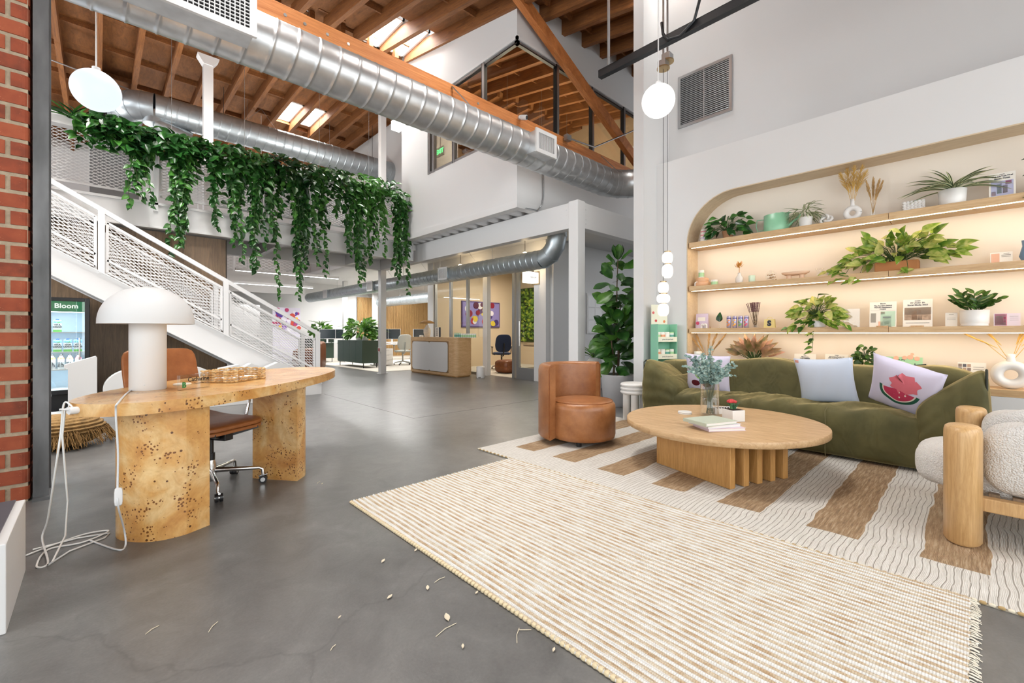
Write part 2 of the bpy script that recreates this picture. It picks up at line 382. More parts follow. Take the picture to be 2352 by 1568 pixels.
for X in JB[:-1]:
    for r in range(8):
        y = 9.0+1.317*r; z = RZ(X+.3, 9)+.3
        if (round(X, 3), r-0) in {(3.645, 3), (4.25, 3)}: wells.append((X, y, y+1.317, z)); continue
        share(pb, 'plywood_sheet', (X, y, z), parent=roof)
        share(bk, 'blocking', (X, y+.3*((int(X*7) % 3)-1), z-.1), parent=roof)
m_well = M('skylight_shaft_paint', (.85, .83, .8), .6)
for i, (X, y0, y1, z) in enumerate(wells):
    sk = struct('window_%d' % (i+1), MB().box(X+.05, X+.09, y0, y1, z-.02, z+.7).box(X+.52, X+.56, y0, y1, z-.02, z+.7).box(X+.05, X+.56, y0, y0+.04, z-.02, z+.7).box(X+.05, X+.56, y1-.04, y1, z-.02, z+.7), m_well, 'white skylight shaft between the roof joists')
    MB().box(X+.29, X+.32, y0, y1, z+.55, z+.6).build('glazing_bar', m_well, sk)
    MB().box(X+.05, X+.56, y0, y1, z+.68, z+.69).build('pane', m_glass, sk)
    area('daylight_and_fill', (X+.3, (y0+y1)/2, z+.62), (0, 0, 0), .42, y1-y0-.15, 120 if y0 > 7.8 else (85 if y0 < 3 else 130), (1, .98, .95))  # lights the seen skylights and the added ones alike
# storefront glazing behind the camera
sf = struct('wall_front', MB().box(-4.2, 7.5, -3.3, -3.15, 4.3, 6.4).box(-4.2, 7.5, -3.3, -3.15, 0, .2), m_wall)
for k in range(9): xx = -4.1+k*1.45; MB().box(xx-.04, xx+.04, -3.27, -3.18, .2, 4.3).build('mullion', m_dark, sf)
MB().box(-4.1, 7.5, -3.23, -3.22, .2, 4.3).build('pane', m_glass, sf)
sg = struct('wall_side_storefront', MB().box(-4.35, -4.2, -3.3, 4.9, 4.0, 6.6).box(-4.35, -4.2, -3.3, 4.9, 0, .2), m_wall)
for k in range(6): yy = -3.1+k*1.55; MB().box(-4.32, -4.23, yy-.04, yy+.04, .2, 4.0).build('mullion', m_dark, sg)
MB().box(-4.28, -4.27, -3.1, 4.8, .2, 4.0).build('pane', m_glass, sg)
# outer walls
m_brickw = M('far_brick', '7A4532', .85, var=.3, vs=9)
wb = struct('wall_back', MB().box(-5, 16, 19.5, 19.7, 0, 8), m_wall)
wlf = struct('wall_left', MB().box(-4.2, -4.0, 4.9, 19.5, 0, 8), m_brickw)
for y0, y1, z0, z1 in ((5.1, 8.3, 1.0, 4.2), (10.0, 17.0, 4.8, 6.4)):          # unseen windows added on the left wall to go with the fill lights
    MB().box(-4.0, -3.97, y0, y1, z0, z1).build('window_pane', m_glass, wlf)
    k = int((y1-y0)/1.1)
    for j in range(k+1): yy = y0+(y1-y0)*j/k; MB().box(-4.0, -3.95, yy-.03, yy+.03, z0, z1).build('window_mullion', m_alu, wlf)
struct('wall_far', MB().box(16, 16.2, 3.3, 19.5, 0, 8), m_wall)

# ---------------------------------------------------------------- mezzanine steel and upper office
m_soff = M('soffit_paint', (.66, .66, .66), .6)
sl = struct('floor_upper', MB().box(5.75, 16, 5.46, 19.5, 3.24, 3.36), m_soff)
mb = MB()                                       # corrugated deck under the overhang, ribs run across
y = 5.45
while y < 11.0:
    mb.add([(5.16, y, 3.24), (5.76, y, 3.24), (5.16, y+.05, 3.30), (5.76, y+.05, 3.30), (5.16, y+.17, 3.30), (5.76, y+.17, 3.30), (5.16, y+.22, 3.24), (5.76, y+.22, 3.24), (5.16, y+.32, 3.24), (5.76, y+.32, 3.24)],
           [(0, 2, 3, 1), (2, 4, 5, 3), (4, 6, 7, 5), (6, 8, 9, 7)]); y += .32
mb.build('corrugated_deck', M('deck_galvanised', (.62, .62, .63), .45, .35), sl)
# upper office shell: solid band, glazed band, band up to the roof
BX, BY = 5.14, 5.33
uo = struct('wall_upper_office', MB().box(BX, BX+.14, BY, 9.2, 3.36, 4.5).box(BX+.14, 12, BY, BY+.14, 3.36, 4.5), m_wall, 'white drywall box of the upstairs office overhanging the steel beam')
MB().box(BX-.012, BX+.14, BY-.012, 9.2, 3.235, 3.36).box(BX+.14, 5.7, BY-.012, BY+.14, 3.235, 3.36).build('fascia_band', m_white, uo)
MB().box(5.7, 12, BY, BY+.14, 3.25, 3.36).build('lower_band', m_wall, uo)
MB().box(BX, BX+.14, BY, 8.05, 6.10, 7.35).box(BX+.14, 12, BY, BY+.14, 6.10, 7.6).build('upper_band', m_wall, uo)
MB().box(BX, BX+.14, 8.05, 9.2, 4.5, 7.5).build('end_wall', m_wall, uo)
mb = MB()                                       # splayed reveal over the glazing
mb.box(BX-.02, BX+.02, BY-.02, 8.05, 6.07, 6.12).box(BX-.02, 12, BY-.02, BY+.02, 6.07, 6.12)
mb.build('window_reveal', m_white, uo)
wy = [onX(p, 200, BX).y for p in (1110, 1042, 995)]; wx = [onY(p, 200, BY).x for p in (1281, 1362, 1434)]
wy = [y for y in wy]+[8.03]; wx = wx+[wx[-1]+1.0, wx[-1]+2.2]
fr = MB(); H0, H1 = 4.5, 6.08
fr.box(BX+.0, BX+.06, BY, 8.05, H1-.05, H1).box(BX, 12, BY, BY+.06, H1-.05, H1).box(BX, BX+.06, BY, 8.05, H0, H0+.05).box(BX, 12, BY, BY+.06, H0, H0+.05)
wf = fr.build('window_frame', m_alu, uo)
g0 = BY+.03
for y in wy:
    MB().box(BX-.01, BX+.07, y-.03, y+.03, H0, H1).build('mullion', m_alu, uo)
    MB().box(BX-.012, BX+.072, y+.03, y+.045, H0, H1).build('gasket', m_black, uo)
    MB().box(BX+.025, BX+.033, g0, y-.03, H0+.05, H1-.05).build('pane', m_glass, uo); g0 = y+.045
g0 = BX+.03
for x in wx:
    MB().box(x-.03, x+.03, BY-.01, BY+.07, H0, H1).build('mullion', m_alu, uo)
    MB().box(x-.045, x-.03, BY-.012, BY+.072, H0, H1).build('gasket', m_black, uo)
    MB().box(g0, x-.045, BY+.025, BY+.033, H0+.05, H1-.05).build('pane', m_glass, uo); g0 = x+.03
MB().box(BX-.002, BX+.06, BY-.002, 8.05, H1-.075, H1-.055).box(BX, 12, BY-.002, BY+.06, H1-.075, H1-.055).build('gasket', m_black, uo)
struct('wall_upper_side', MB().box(6.6, 6.75, 9.2, 19.5, 3.36, 7.6), m_wall)
struct('wall_upper_end', MB().box(5.28, 6.6, 9.08, 9.2, 3.36, 7.6), m_wall)
struct('wall_office_side', MB().box(11.55, 11.7, 5.48, 12.9, 3.36, 7.9), M('tan_paint_side', 'B79E80', .7))
struct('wall_office_divider', MB().box(6.76, 11.54, 12.9, 13.0, 3.36, 7.8), M('tan_paint', 'B79E80', .7))
# posts and beams
def post(x, y, w, z1, label, z0=0):
    mb = MB().box(x-w/2, x-w/2+.02, y-w/2, y+w/2, 0, z1).box(x+w/2-.02, x+w/2, y-w/2, y+w/2, 0, z1).box(x-w/2, x+w/2, y-.012, y+.012, 0, z1)
    mb = MB().box(x-w/2, x+w/2, y-w/2, y+w/2, z0+.012, z1).box(x-w/2-.03, x+w/2+.03, y-w/2-.03, y+w/2+.03, z0, z0+.012)
    o = mb.build('steel_post', m_steelw, bevel=.006); o['kind'] = 'structure'; o['label'] = label; o['category'] = 'post'; return o
post(5.66, 4.47, .19, 3.25, 'white square steel post at the corner of the mezzanine beams behind the tan chair')
post(5.66, 11.19, .16, RZ(5.6, 9), 'white steel post standing between the green cabinets and the rounded counter')
p2 = post(1.69, 11.2, .17, RZ(1.7, 9)-.05, 'white steel post rising through the hanging plants to the roof', 3.23)
MB().prism([(-.085, 0), (.085, 0), (.19, .16), (.19, .19), (-.19, .19), (-.19, .16)], 11.1, 11.3, fn=lambda x, y, z: (1.69+x, z, RZ(1.7, 9)-.25+y)).build('capital', m_steelw, p2)
def ibeam(p, q, w, h):
    mb = MB(); p = Vector(p); q = Vector(q)
    mb.bar(p, q, .03, h).bar(p+Vector((0, 0, h/2-.012)), q+Vector((0, 0, h/2-.012)), w, .024).bar(p-Vector((0, 0, h/2-.012)), q-Vector((0, 0, h/2-.012)), w, .024)
    return mb
bm = struct('beam_side', MB().box(5.58, 5.74, 4.57, 11.11, 2.82, 3.235), m_steelw, 'long white steel edge beam running from the corner post to the far post', bevel=.004)
for z in (2.9, 2.97, 3.05, 3.13):
    MB().cyl((5.575, 4.63, z), (5.582, 4.63, z), .012, n=8).build('bolt', m_steelw, bm)
bm2 = struct('beam_cross', MB().box(5.755, 12, 4.39, 4.55, 2.82, 3.235), m_steelw, 'white steel beam from the corner post into the shelf wall', bevel=.004)
for z in (2.9, 2.97, 3.05, 3.13):
    MB().cyl((5.80, 4.384, z), (5.80, 4.391, z), .012, n=8).build('bolt', m_steelw, bm2)
struct('beam_balcony', MB().box(-4, 5.41, 9.2, 9.3, 2.82, 3.24).box(-4, 5.41, 9.17, 9.2, 3.2, 3.24).box(-4, 5.41, 9.17, 9.2, 2.82, 2.85).box(5.41, 5.43, 9.17, 9.4, 2.82, 3.24), m_steelw, 'white steel channel along the balcony edge under the hanging plants', bevel=.003)
mz = struct('floor_balcony', MB().box(-4, 5.57, 9.3, 11.3, 3.1, 3.23).box(-4, 1.7, 11.3, 19.5, 3.1, 3.23), m_soff)
for x in (-2, .2, 2.6, 4.6):
    MB().box(x, x+.12, 9.31, 11.25, 2.86, 3.1).build('joist_beam', m_steelw, mz)
MB().box(-4, 5.57, 11.13, 11.27, 2.82, 3.1).build('joist_beam', m_steelw, mz)
fm = struct('floor_far_mezzanine', MB().box(-4, 5.7, 17.6, 19.5, 3.05, 3.2), m_soff)
MB().box(-4, 5.7, 17.5, 17.6, 2.55, 3.25).build('fascia', m_white, fm)
# white enclosing fin above the end of the office wall


# ---------------------------------------------------------------- timber truss, ducts
TY = 5.10
tr = thing('timber_truss', 'orange fir roof truss with a diagonal web in front of the upstairs glazing', 'truss', (0, 0, 0))
MB().box(-3.9, 11.9, TY, TY+.14, 4.405, 4.64).build('bottom_chord', m_glulam, tr, bevel=.008)
def webline(p, q, w, name, m, y):
    a = onY(*p, y); b = onY(*q, y); d = (b-a)
    return MB().bar(a-d*.35, b+d*.0, .12, w, up=(0, 0, 1)).build(name, m, tr, bevel=.006)
webline((1197, 0), (1462, 372), .21, 'web_diagonal', m_glulam2, TY+.07)
webline((1275, 0), (1462, 103), .16, 'top_chord', m_glulam2, TY+.07)
for px in (655, 700, 752, 800, 1098, 1232):
    p = onY(px, 0, TY); 
    MB().cyl((p.x, TY-.006, 4.53), (p.x, TY+.001, 4.53), .018, n=10).build('bolt', m_alu, tr)
def spiral_duct(name, label, p, q, r, pitch, mat, ext=None):
    p = Vector(p); q = Vector(q); L = (q-p).length; prof = []
    mb = MB(); d = (q-p)/L; n = 32
    u = Vector((0, 0, 1)); a = d.cross(u).normalized(); b = a.cross(d)
    rings = [(0, r)]
    k = pitch
    while k < L-.03:
        rings += [(k-.03, r), (k-.011, r), (k-.004, r+.005), (k+.004, r+.005), (k+.011, r), (k+.03, r)]; k += pitch
    rings.append((L, r)); vs = []
    for s, rr in rings:
        for j in range(n):
            t = 2*PI*j/n; sh = .18*r*math.sin(t) if 0 < s < L else 0           # seam leans like a helix
            vs.append(p+d*min(max(s+sh, 0), L)+a*(rr*math.cos(t))+b*(rr*math.sin(t)))
    fs = [(i*n+j, i*n+(j+1) % n, (i+1)*n+(j+1) % n, (i+1)*n+j) for i in range(len(rings)-1) for j in range(n)]
    mb.add(vs, fs, 0, True); mb.add(vs[:n], [tuple(range(n))[::-1]]); mb.add(vs[-n:], [tuple(range(n))])
    if ext: mb.tube(ext, r, n=n)
    t = thing(name, label, 'duct'); mb.build('pipe', mat, t); return t
def elbow(c, a0, a1, ax, R, k=5): return [Vector(c)+ax[0]*(R*math.cos(a0+(a1-a0)*i/k))+ax[1]*(R*math.sin(a0+(a1-a0)*i/k)) for i in range(k+1)]
X, Y, Z = Vector((1, 0, 0)), Vector((0, 1, 0)), Vector((0, 0, 1))
DZ, DY, DR = 3.895, 4.70, .25
def segs(path, r, mat, parent, name='elbow_segment'):
    MB().tube(path, r, n=32).build('elbow', mat, parent)
    for i, a in enumerate(path):
        d = (path[min(i+1, len(path)-1)]-path[max(i-1, 0)]).normalized(); MB().cyl(a-d*.012, a+d*.012, r+.006, n=32).build('elbow_seam', mat, parent)
d1 = spiral_duct('spiral_duct', 'large galvanised spiral duct hung under the orange timber chord', (-5, DY, DZ), (6.75, DY, DZ), DR, .2, m_duct)
segs(elbow((6.75, DY-.55, DZ), PI/2, 0, (X, Y), .55, 5)+[Vector((7.3, 3.4, DZ))], DR, m_duct, d1)
def register(parent, x0, x1, yf, z0, z1, yb, m, nx, nz, bars_only=False):
    MB().box(x0, x1, yf+.03, yb, z0, z1).build('register_box', m_duct, parent)
    mb = MB(); b = .035
    mb.box(x0-.02, x1+.02, yf, yf+.03, z0-.02, z0+b).box(x0-.02, x1+.02, yf, yf+.03, z1-b, z1+.02).box(x0-.02, x0+b, yf, yf+.03, z0+b, z1-b).box(x1-b, x1+.02, yf, yf+.03, z0+b, z1-b)
    f = mb.build('register_frame', m, parent); MB().box(x0+b, x1-b, yf+.022, yf+.026, z0+b, z1-b).build('register_dark', m_black, parent)
    for i in range(1, nx): xx = x0+b+(x1-x0-2*b)*i/nx; MB().box(xx-.0035, xx+.0035, yf+.006, yf+.02, z0+b, z1-b).build('register_blade', m, f)
    if not bars_only:
        for i in range(1, nz): zz = z0+b+(z1-z0-2*b)*i/nz; MB().box(x0+b, x1-b, yf+.008, yf+.018, zz-.0035, zz+.0035).build('register_blade', m, f)
m_reg = M('register_white', (.7, .7, .7), .45)
pr1 = onY(1268, 345, DY-.5); pr2 = onY(455, 10, DY-.5)
register(d1, pr1.x-.2, pr1.x+.2, DY-.40, DZ-.17, DZ+.13, DY-.15, m_reg, 14, 4, True)
register(d1, .12, .98, DY-.42, DZ-.2, DZ+.18, DY-.15, m_reg, 22, 10)
for px in (1045, 1385):
    p = onY(px, 240, TY); 
    MB().bar((p.x-.06, TY-.01, 4.6), (p.x, DY-.05, DZ+DR-.03), .03, .006, up=(0, -1, .3)).build('hanger_strap', m_alu, d1)
d2 = spiral_duct('spiral_duct', 'spiral duct running behind the hanging plants above the balcony', (.9, 12.5, 6.08), (6.6, 12.5, 6.08), .31, .2, m_duct2)
segs(elbow((.9, 12.95, 6.08), -PI/2, -PI, (X, Y), .45, 4)+[Vector((.45, 13.4, 6.08))], .31, m_duct2, d2)
MB().cyl((.9, 12.5, 5.72), (.9, 12.5, 6.0), .2, n=24).cyl((.9, 12.5, 5.72), (1.55, 12.5, 5.55), .2, n=24).build('branch_collar', m_duct2, d2)
for x in (2.2, 4.2, 6.0): MB().cyl((x, 12.5, 6.38), (x, 12.5, RZ(x, 9)), .006, n=6).build('hanger_rod', m_dark, d2)
d3 = spiral_duct('spiral_duct', 'blue grey spiral duct hung below the beam beside the meeting room', (6.2, 5.7, 2.53), (6.2, 18.5, 2.53), .18, .16, m_duct2)
segs([Vector((6.2, 5.35, 3.23)), Vector((6.2, 5.35, 2.92)), Vector((6.2, 5.40, 2.74)), Vector((6.2, 5.52, 2.60)), Vector((6.2, 5.7, 2.53))], .18, m_duct2, d3)
for y in (7.2, 9.2, 11.0): 
    MB().cyl((6.2, y, 2.7), (6.2, y, 3.24), .006, n=6).build('hanger_rod', m_alu, d3)
    MB().bar((6.12, y+.5, 2.72), (5.95, y+.6, 3.0), .02, .004).build('hanger_strap', m_alu, d3)
for y in (8.75, 12.6, 16.2):
    MB().box(5.97, 6.06, y-.16, y+.16, 2.40, 2.66).build('register_box', m_duct2, d3)
    f = MB().box(5.955, 5.972, y-.18, y+.18, 2.38, 2.42).box(5.955, 5.972, y-.18, y+.18, 2.64, 2.68).box(5.955, 5.972, y-.18, y-.15, 2.42, 2.64).box(5.955, 5.972, y+.15, y+.18, 2.42, 2.64).build('register_frame', m_reg, d3)
    for i in range(1, 9): MB().box(5.958, 5.97, y-.15+.0333*i-.008, y-.15+.0333*i+.006, 2.42, 2.64).build('register_blade', m_reg, f)
d4 = spiral_duct('spiral_duct', 'second spiral duct above the desks by the oak slat wall', (9.4, 12.3, 2.5), (9.4, 19, 2.5), .2, .18, m_duct2)
for y in (13, 15, 17): MB().cyl((9.4, y, 2.7), (9.4, y, 3.24), .006, n=6).build('hanger_rod', m_alu, d4)
for y in (14.1,): MB().box(9.12, 9.25, y-.18, y+.18, 2.36, 2.66).build('register_box', m_reg, d4)
# ================================================================ STAIR, BALCONY RAIL, BRICK, LETTERS, FRIDGE
m_mesh = M('white_expanded_metal', (.8, .8, .8), .45)
def strips(mb, L, H, fn, W=.095, D=.048, w=.0095):
    """diamond mesh on a panel: fn(u,v,d) gives the place"""
    k = D/W; nmax = int((H+k*L)/D)+1
    for sg in (1, -1):
        for i in range(-nmax, nmax+1):
            c = i*D+(0 if sg > 0 else H % D)
            pts = []
            for u in (0, L):
                v = c+sg*k*u
                if 0 <= v <= H: pts.append((u, v))
            for v in (0, H):
                u = (v-c)/(sg*k)
                if 0 < u < L: pts.append((u, v))
            if len(pts) < 2: continue
            pts = sorted(pts)[::len(pts)-1] if len(pts) > 2 else sorted(pts)
            (u0, v0), (u1, v1) = pts[0], pts[-1]
            if abs(u1-u0) < .01: continue
            off = .001 if sg > 0 else -.001
            vs = [fn(u0, v0-w/2, off-.002), fn(u1, v1-w/2, off-.002), fn(u1, v1+w/2, off-.002), fn(u0, v0+w/2, off-.002),
                  fn(u0, v0-w/2, off+.002), fn(u1, v1-w/2, off+.002), fn(u1, v1+w/2, off+.002), fn(u0, v0+w/2, off+.002)]
            mb.add(vs, [(0, 1, 2, 3), (7, 6, 5, 4), (0, 4, 5, 1), (3, 2, 6, 7)])
    return mb
def st_z(x): return 2.24-.595*(x+.46)
stair = thing('staircase', 'white steel staircase with diamond mesh railing climbing behind the burl desk', 'staircase', (0, 0, 0))
for yy in (8.26, 9.08):
    MB().prism([(-2.1, 3.215), (-2.1, 2.9), (2.58, 0), (2.98, 0), (2.98, .195)], yy, yy+.05, fn=lambda x, y, z: (x, z, y)).build('stringer', m_steelw, stair)
    MB().bar((-2.1, yy+.01, 3.215), (2.98, yy+.01, .195), .09, .014).bar((-2.1, yy+.01, 2.9), (2.58, yy+.01, .01), .09, .014).build('stringer_flange', m_steelw, stair)
nst = 17
for k in range(nst):
    x = 2.85-k*.29; z = .18*(k+1)
    MB().box(x-.3, x, 8.31, 9.08, z-.04, z).build('tread', m_grey, stair)
    MB().box(x-.012, x, 8.31, 9.08, z-.18, z-.04).build('riser', m_white, stair)
xs = [-1.43, .03, 1.49, 2.92]
def rail_z(x): return 3.14-.59*(x+.47)
for yy in (8.285, 9.10):
    nm = 'inner' if yy > 9 else 'outer'
    MB().bar((-2.1, yy, rail_z(-2.1)-.03), (2.95, yy, rail_z(2.95)-.03), .05, .06).build('handrail', m_steelw, stair)
    for x in xs: MB().box(x-.035, x+.035, yy-.032, yy+.032, st_z(x)-.02, rail_z(x)-.04).build('rail_post', m_steelw, stair)
    xe = [-2.1]+xs
    for x0, x1 in zip(xe, xe[1:]):
        a, b = x0+.06, x1-.06; L = b-a
        f = lambda u, v, d: (a+u, yy+d, st_z(a+u)+.04+v)
        p = strips(MB(), L, .69, f).build('mesh_panel', m_mesh, stair); p['kind'] = 'stuff'
        fr = MB()
        for v in (.69, .17, 0): fr.bar(f(0, v, 0), f(L, v, 0), .03, .03 if v else .02)
        for u in (0, L): fr.bar(f(u, 0, 0), f(u, .69, 0), .03, .03)
        fr.build('panel_frame', m_steelw, stair)
# balcony railing
rail = thing('balcony_railing', 'white balcony railing with diamond mesh panels behind the hanging plants', 'railing', (0, 0, 0))
bx = [-3.6, -1.05, .68, 2.3, 3.9, 5.36]
MB().box(-3.9, 5.4, 9.215, 9.265, 4.26, 4.31).build('top_rail', m_steelw, rail)
for x in bx: MB().box(x-.03, x+.03, 9.17, 9.23, 3.1, 4.26).build('rail_post', m_steelw, rail)
for x0, x1 in zip(bx, bx[1:]):
    a = x0+.06; L = x1-x0-.12; f = lambda u, v, d: (a+u, 9.235+d, 3.36+v)
    p = strips(MB(), L, .82, f).build('mesh_panel', m_mesh, rail); p['kind'] = 'stuff'
    fr = MB()
    for v in (0, .82): fr.bar(f(0, v, 0), f(L, v, 0), .03, .03)
    for u in (0, L): fr.bar(f(u, 0, 0), f(u, .82, 0), .03, .03)
    fr.build('panel_frame', m_steelw, rail)
rail2 = thing('balcony_railing', 'white mesh railing of the far mezzanine at the back of the office', 'railing', (0, 0, 0))
MB().box(-1, 5.6, 17.52, 17.57, 4.16, 4.2).build('top_rail', m_steelw, rail2)
for x in (-1, 1.2, 3.4, 5.55): MB().box(x-.03, x+.03, 17.52, 17.57, 3.2, 4.16).build('rail_post', m_steelw, rail2)
p = strips(MB(), 6.5, .8, lambda u, v, d: (-1+u, 17.545+d, 3.3+v), .2, .1, .022).build('mesh_panel', m_mesh, rail2); p['kind'] = 'stuff'
# walnut panelling under the balcony
wp = struct('wall_stair', MB().box(-3.9, 1.70, 9.36, 9.46, 0, 2.8), M('panel_joint', (.06, .05, .04), .7), 'walnut panelled wall under the balcony behind the drinks fridge')
x = -3.9
while x < 1.68:
    MB().box(x+.002, min(x+.62, 1.70)-.002, 9.345, 9.362, 0, 2.8).build('panel', m_walnut, wp); x += .62
# brick pier with steel column
m_mortar = M('mortar', 'B4A48C', .95, var=.15, vs=30, bump=.4, bs=120)
def brickmat():
    m, nt, b = newmat('red_brick'); L = nt.links.new
    tc = N(nt, 'ShaderNodeTexCoord'); oi = N(nt, 'ShaderNodeObjectInfo')
    nz = N(nt, 'ShaderNodeTexNoise', noise_dimensions='4D', i_Scale=14, i_Detail=5); L(tc.outputs['Object'], nz.inputs[0])
    mm = N(nt, 'ShaderNodeMath', operation='MULTIPLY'); mm.inputs[1].default_value = 50; L(oi.outputs['Random'], mm.inputs[0]); L(mm.outputs[0], nz.inputs['W'])
    ad = N(nt, 'ShaderNodeMath', operation='MULTIPLY_ADD'); ad.inputs[1].default_value = .45; L(oi.outputs['Random'], ad.inputs[0]); L(nz.outputs[0], ad.inputs[2])
    r = ramp(nt, [(.35, '6E3320'), (.7, '93452A'), (1, 'A25233')], ad.outputs[0])
    vo = N(nt, 'ShaderNodeTexVoronoi', i_Scale=110); L(tc.outputs['Object'], vo.inputs[0])
    sp = ramp(nt, [(.12, (1, 1, 1)), (.2, (0, 0, 0))], vo.outputs['Distance'])
    mx = N(nt, 'ShaderNodeMix', data_type='RGBA'); L(sp.outputs[0], mx.inputs[0]); L(r.outputs[0], mx.inputs[6]); mx.inputs[7].default_value = rgb('D09A70')
    n3 = N(nt, 'ShaderNodeTexNoise', i_Scale=20); L(tc.outputs['Object'], n3.inputs[0])
    gt = N(nt, 'ShaderNodeMath', operation='GREATER_THAN'); gt.inputs[1].default_value = .58; L(n3.outputs[0], gt.inputs[0])
    m2 = N(nt, 'ShaderNodeMath', operation='MULTIPLY'); L(sp.outputs[0], m2.inputs[0]); L(gt.outputs[0], m2.inputs[1]); L(m2.outputs[0], mx.inputs[0])
    L(mx.outputs[2], b.inputs['Base Color']); b.inputs['Roughness'].default_value = .8
    bp = N(nt, 'ShaderNodeBump', i_Strength=.4, i_Distance=.006); L(nz.outputs[0], bp.inputs['Height']); L(bp.outputs[0], b.inputs['Normal'])
    return m
m_brick = brickmat()
BRY = 4.33; BRX = onY(69, 500, BRY).x
bw = struct('wall_brick', MB().box(-2.6, BRX-.010, BRY+.010, 4.75, 0, 5.9), m_mortar, 'red brick pier with pale mortar at the left edge')
CH = .1135; bl = .285
def brick(w):
    def rounded(q): return q
    mb = MB()
    z0, z1 = .013, CH-.013
    return mb.box(.012, w-.012, 0, .1, z0, z1)
bfull = mesh_of(brick(bl), 'brick', [m_brick]); bhalf = mesh_of(brick(bl/2), 'brick', [m_brick])
def bullmesh(w):     # brick with a rounded outer corner
    mb = MB(); r = .035; poly = [(-w+.012, 0), (-r, 0)]+[(-r+r*math.sin(t), r-r*math.cos(t)) for t in (PI/8, PI/4, 3*PI/8, PI/2)]+[(0, .4), (-w+.012, .4)]
    return mesh_of(mb.prism(poly, .013, CH-.013), 'brick', [m_brick])
bull = bullmesh(.098); bull2 = bullmesh(.24)
for k in range(51):
    z = k*CH
    odd = k % 2
    o = share(bull2 if odd else bull, 'brick', (BRX, BRY+random.uniform(-.002, .002), z), parent=bw); x = BRX-(.24 if odd else .098)
    for j in range(3 if z < 4.8 else 2):
        x -= bl
        share(bfull, 'brick', (x, BRY+random.uniform(-.003, .002), z), parent=bw)
m_raw = M('raw_steel', (.15, .152, .155), .5, .55, var=.5, vs=6, bump=.06, bs=25, st=(1, 1, .3))
sx0, sx1 = BRX+.012, onY(114, 500, 4.4).x
mb = MB().box(sx0, sx1, 4.33, 4.345, .02, 6.1).box(sx0, sx1, 4.52, 4.535, .02, 6.1).box((sx0+sx1)/2-.006, (sx0+sx1)/2+.006, 4.345, 4.52, .02, 6.1)
cs = struct('steel_column', mb, m_raw, 'raw dark steel column bolted to the end of the brick pier')
MB().box(sx0-.0, sx1+.01, 4.28, 4.58, 0, .02).build('base_plate', m_raw, cs)
# oversized white letters on a plinth below the stair
m_let = M('letter_white', (.66, .66, .655), .55)
LY = 7.95
pl = tag(MB().box(-1.6, 2.42, LY-.05, LY+.32, 0, .09).build('letter_plinth', m_let, bevel=.004), 'low white plinth under the oversized letters', 'plinth')
def ring(cx, cz, rx, rz, ix, iz, n=40):
    mb = MB(); vs = []
    for y in (0, .2):
        for (a, b) in ((rx, rz), (ix, iz)):
            vs += [(cx+a*math.cos(2*PI*k/n), y, cz+b*math.sin(2*PI*k/n)) for k in range(n)]
    fs = []
    for k in range(n):
        k2 = (k+1) % n
        fs += [(k, k2, n+k2, n+k), (2*n+k, 3*n+k, 3*n+k2, 2*n+k2), (k, 2*n+k, 2*n+k2, k2), (n+k, n+k2, 3*n+k2, 3*n+k)]
    mb.add(vs, fs); return mb
def letter(ch, mb, x, lab):
    o = mb.build('letter_%s' % ch, m_let, bevel=.004); o.location = (x, LY, .09); return tag(o, lab, 'letter')
xb = onY(190, 900, LY).x
ypoly = lambda x, y, z: (x, z, y)
# B: stem, two bowls
mb = ring(-.06, .53, .30, .215, .10, .08); mb.v = mb.v
b2 = ring(-.03, .227, .36, .225, .13, .085)
mb.add(b2.v, b2.f); mb.box(-.36, -.14, 0, .2, 0, .74)
letter('b', mb, xb-.62, 'oversized white letter B partly hidden by the steel column')
letter('l', MB().prism([(-.19, 0), (.19, 0), (.19, .03), (.135, .07), (.135, .70), (.12, .72), (-.17, .62), (-.17, .58), (-.135, .57), (-.135, .07), (-.19, .03)], 0, .2, fn=ypoly), xb, 'oversized white letter l with a slanted top in front of the fridge')
letter('o', ring(0, .265, .31, .265, .1, .19), xb+.50, 'oversized white letter o behind the mushroom lamp')
letter('o', ring(0, .265, .31, .265, .1, .19), xb+1.14, 'oversized white letter o behind the desk chair')
mp = [(-.52, 0), (-.2, 0), (-.2, .05), (-.24, .08), (-.24, .36), (-.18, .42), (-.12, .36), (-.12, 0), (.14, 0), (.14, .36), (.2, .42), (.26, .36), (.26, .08), (.24, .05), (.24, 0), (.54, 0), (.54, .05), (.5, .08), (.5, .4), (.44, .5), (.3, .54), (.16, .48), (.08, .44), (0, .5), (-.1, .54), (-.24, .46), (-.26, .53), (-.52, .48), (-.52, .43), (-.48, .42), (-.48, .08), (-.52, .05)]
letter('m', MB().prism(mp, 0, .2, fn=ypoly), xb+2.02, 'oversized white letter m at the foot of the staircase')

R2 = math.radians
# drinks fridge
fx1 = onY(206, 780, 8.55).x; fx0 = fx1-.62; FY = 8.55
fr = thing('drinks_fridge', 'tall black glass door drinks fridge lit inside with a green header', 'fridge', (fx0, FY, 0))
W, Dp, Hh = .62, .6, 1.60
m_frin = M('fridge_liner', (.55, .68, .78), .4)
MB().box(0, .035, 0, Dp, .05, Hh).box(W-.035, W, 0, Dp, .05, Hh).box(.035, W-.035, Dp-.03, Dp, .05, Hh).box(.035, W-.035, 0, Dp, Hh-.04, Hh).box(.035, W-.035, 0, Dp, .05, .3).box(.04, W-.04, .05, Dp, 0, .05).build('body', m_black, fr, bevel=.004)
MB().box(.036, W-.036, Dp-.04, Dp-.031, .3, Hh-.04).box(.036, .04, .03, Dp-.04, .3, Hh-.04).box(W-.04, W-.036, .03, Dp-.04, .3, Hh-.04).build('liner', m_frin, fr)
hd = MB().box(.04, W-.04, .005, .02, Hh-.19, Hh-.045).build('header_sign', EM('header_green', (.02, .22, .09), .6), fr)
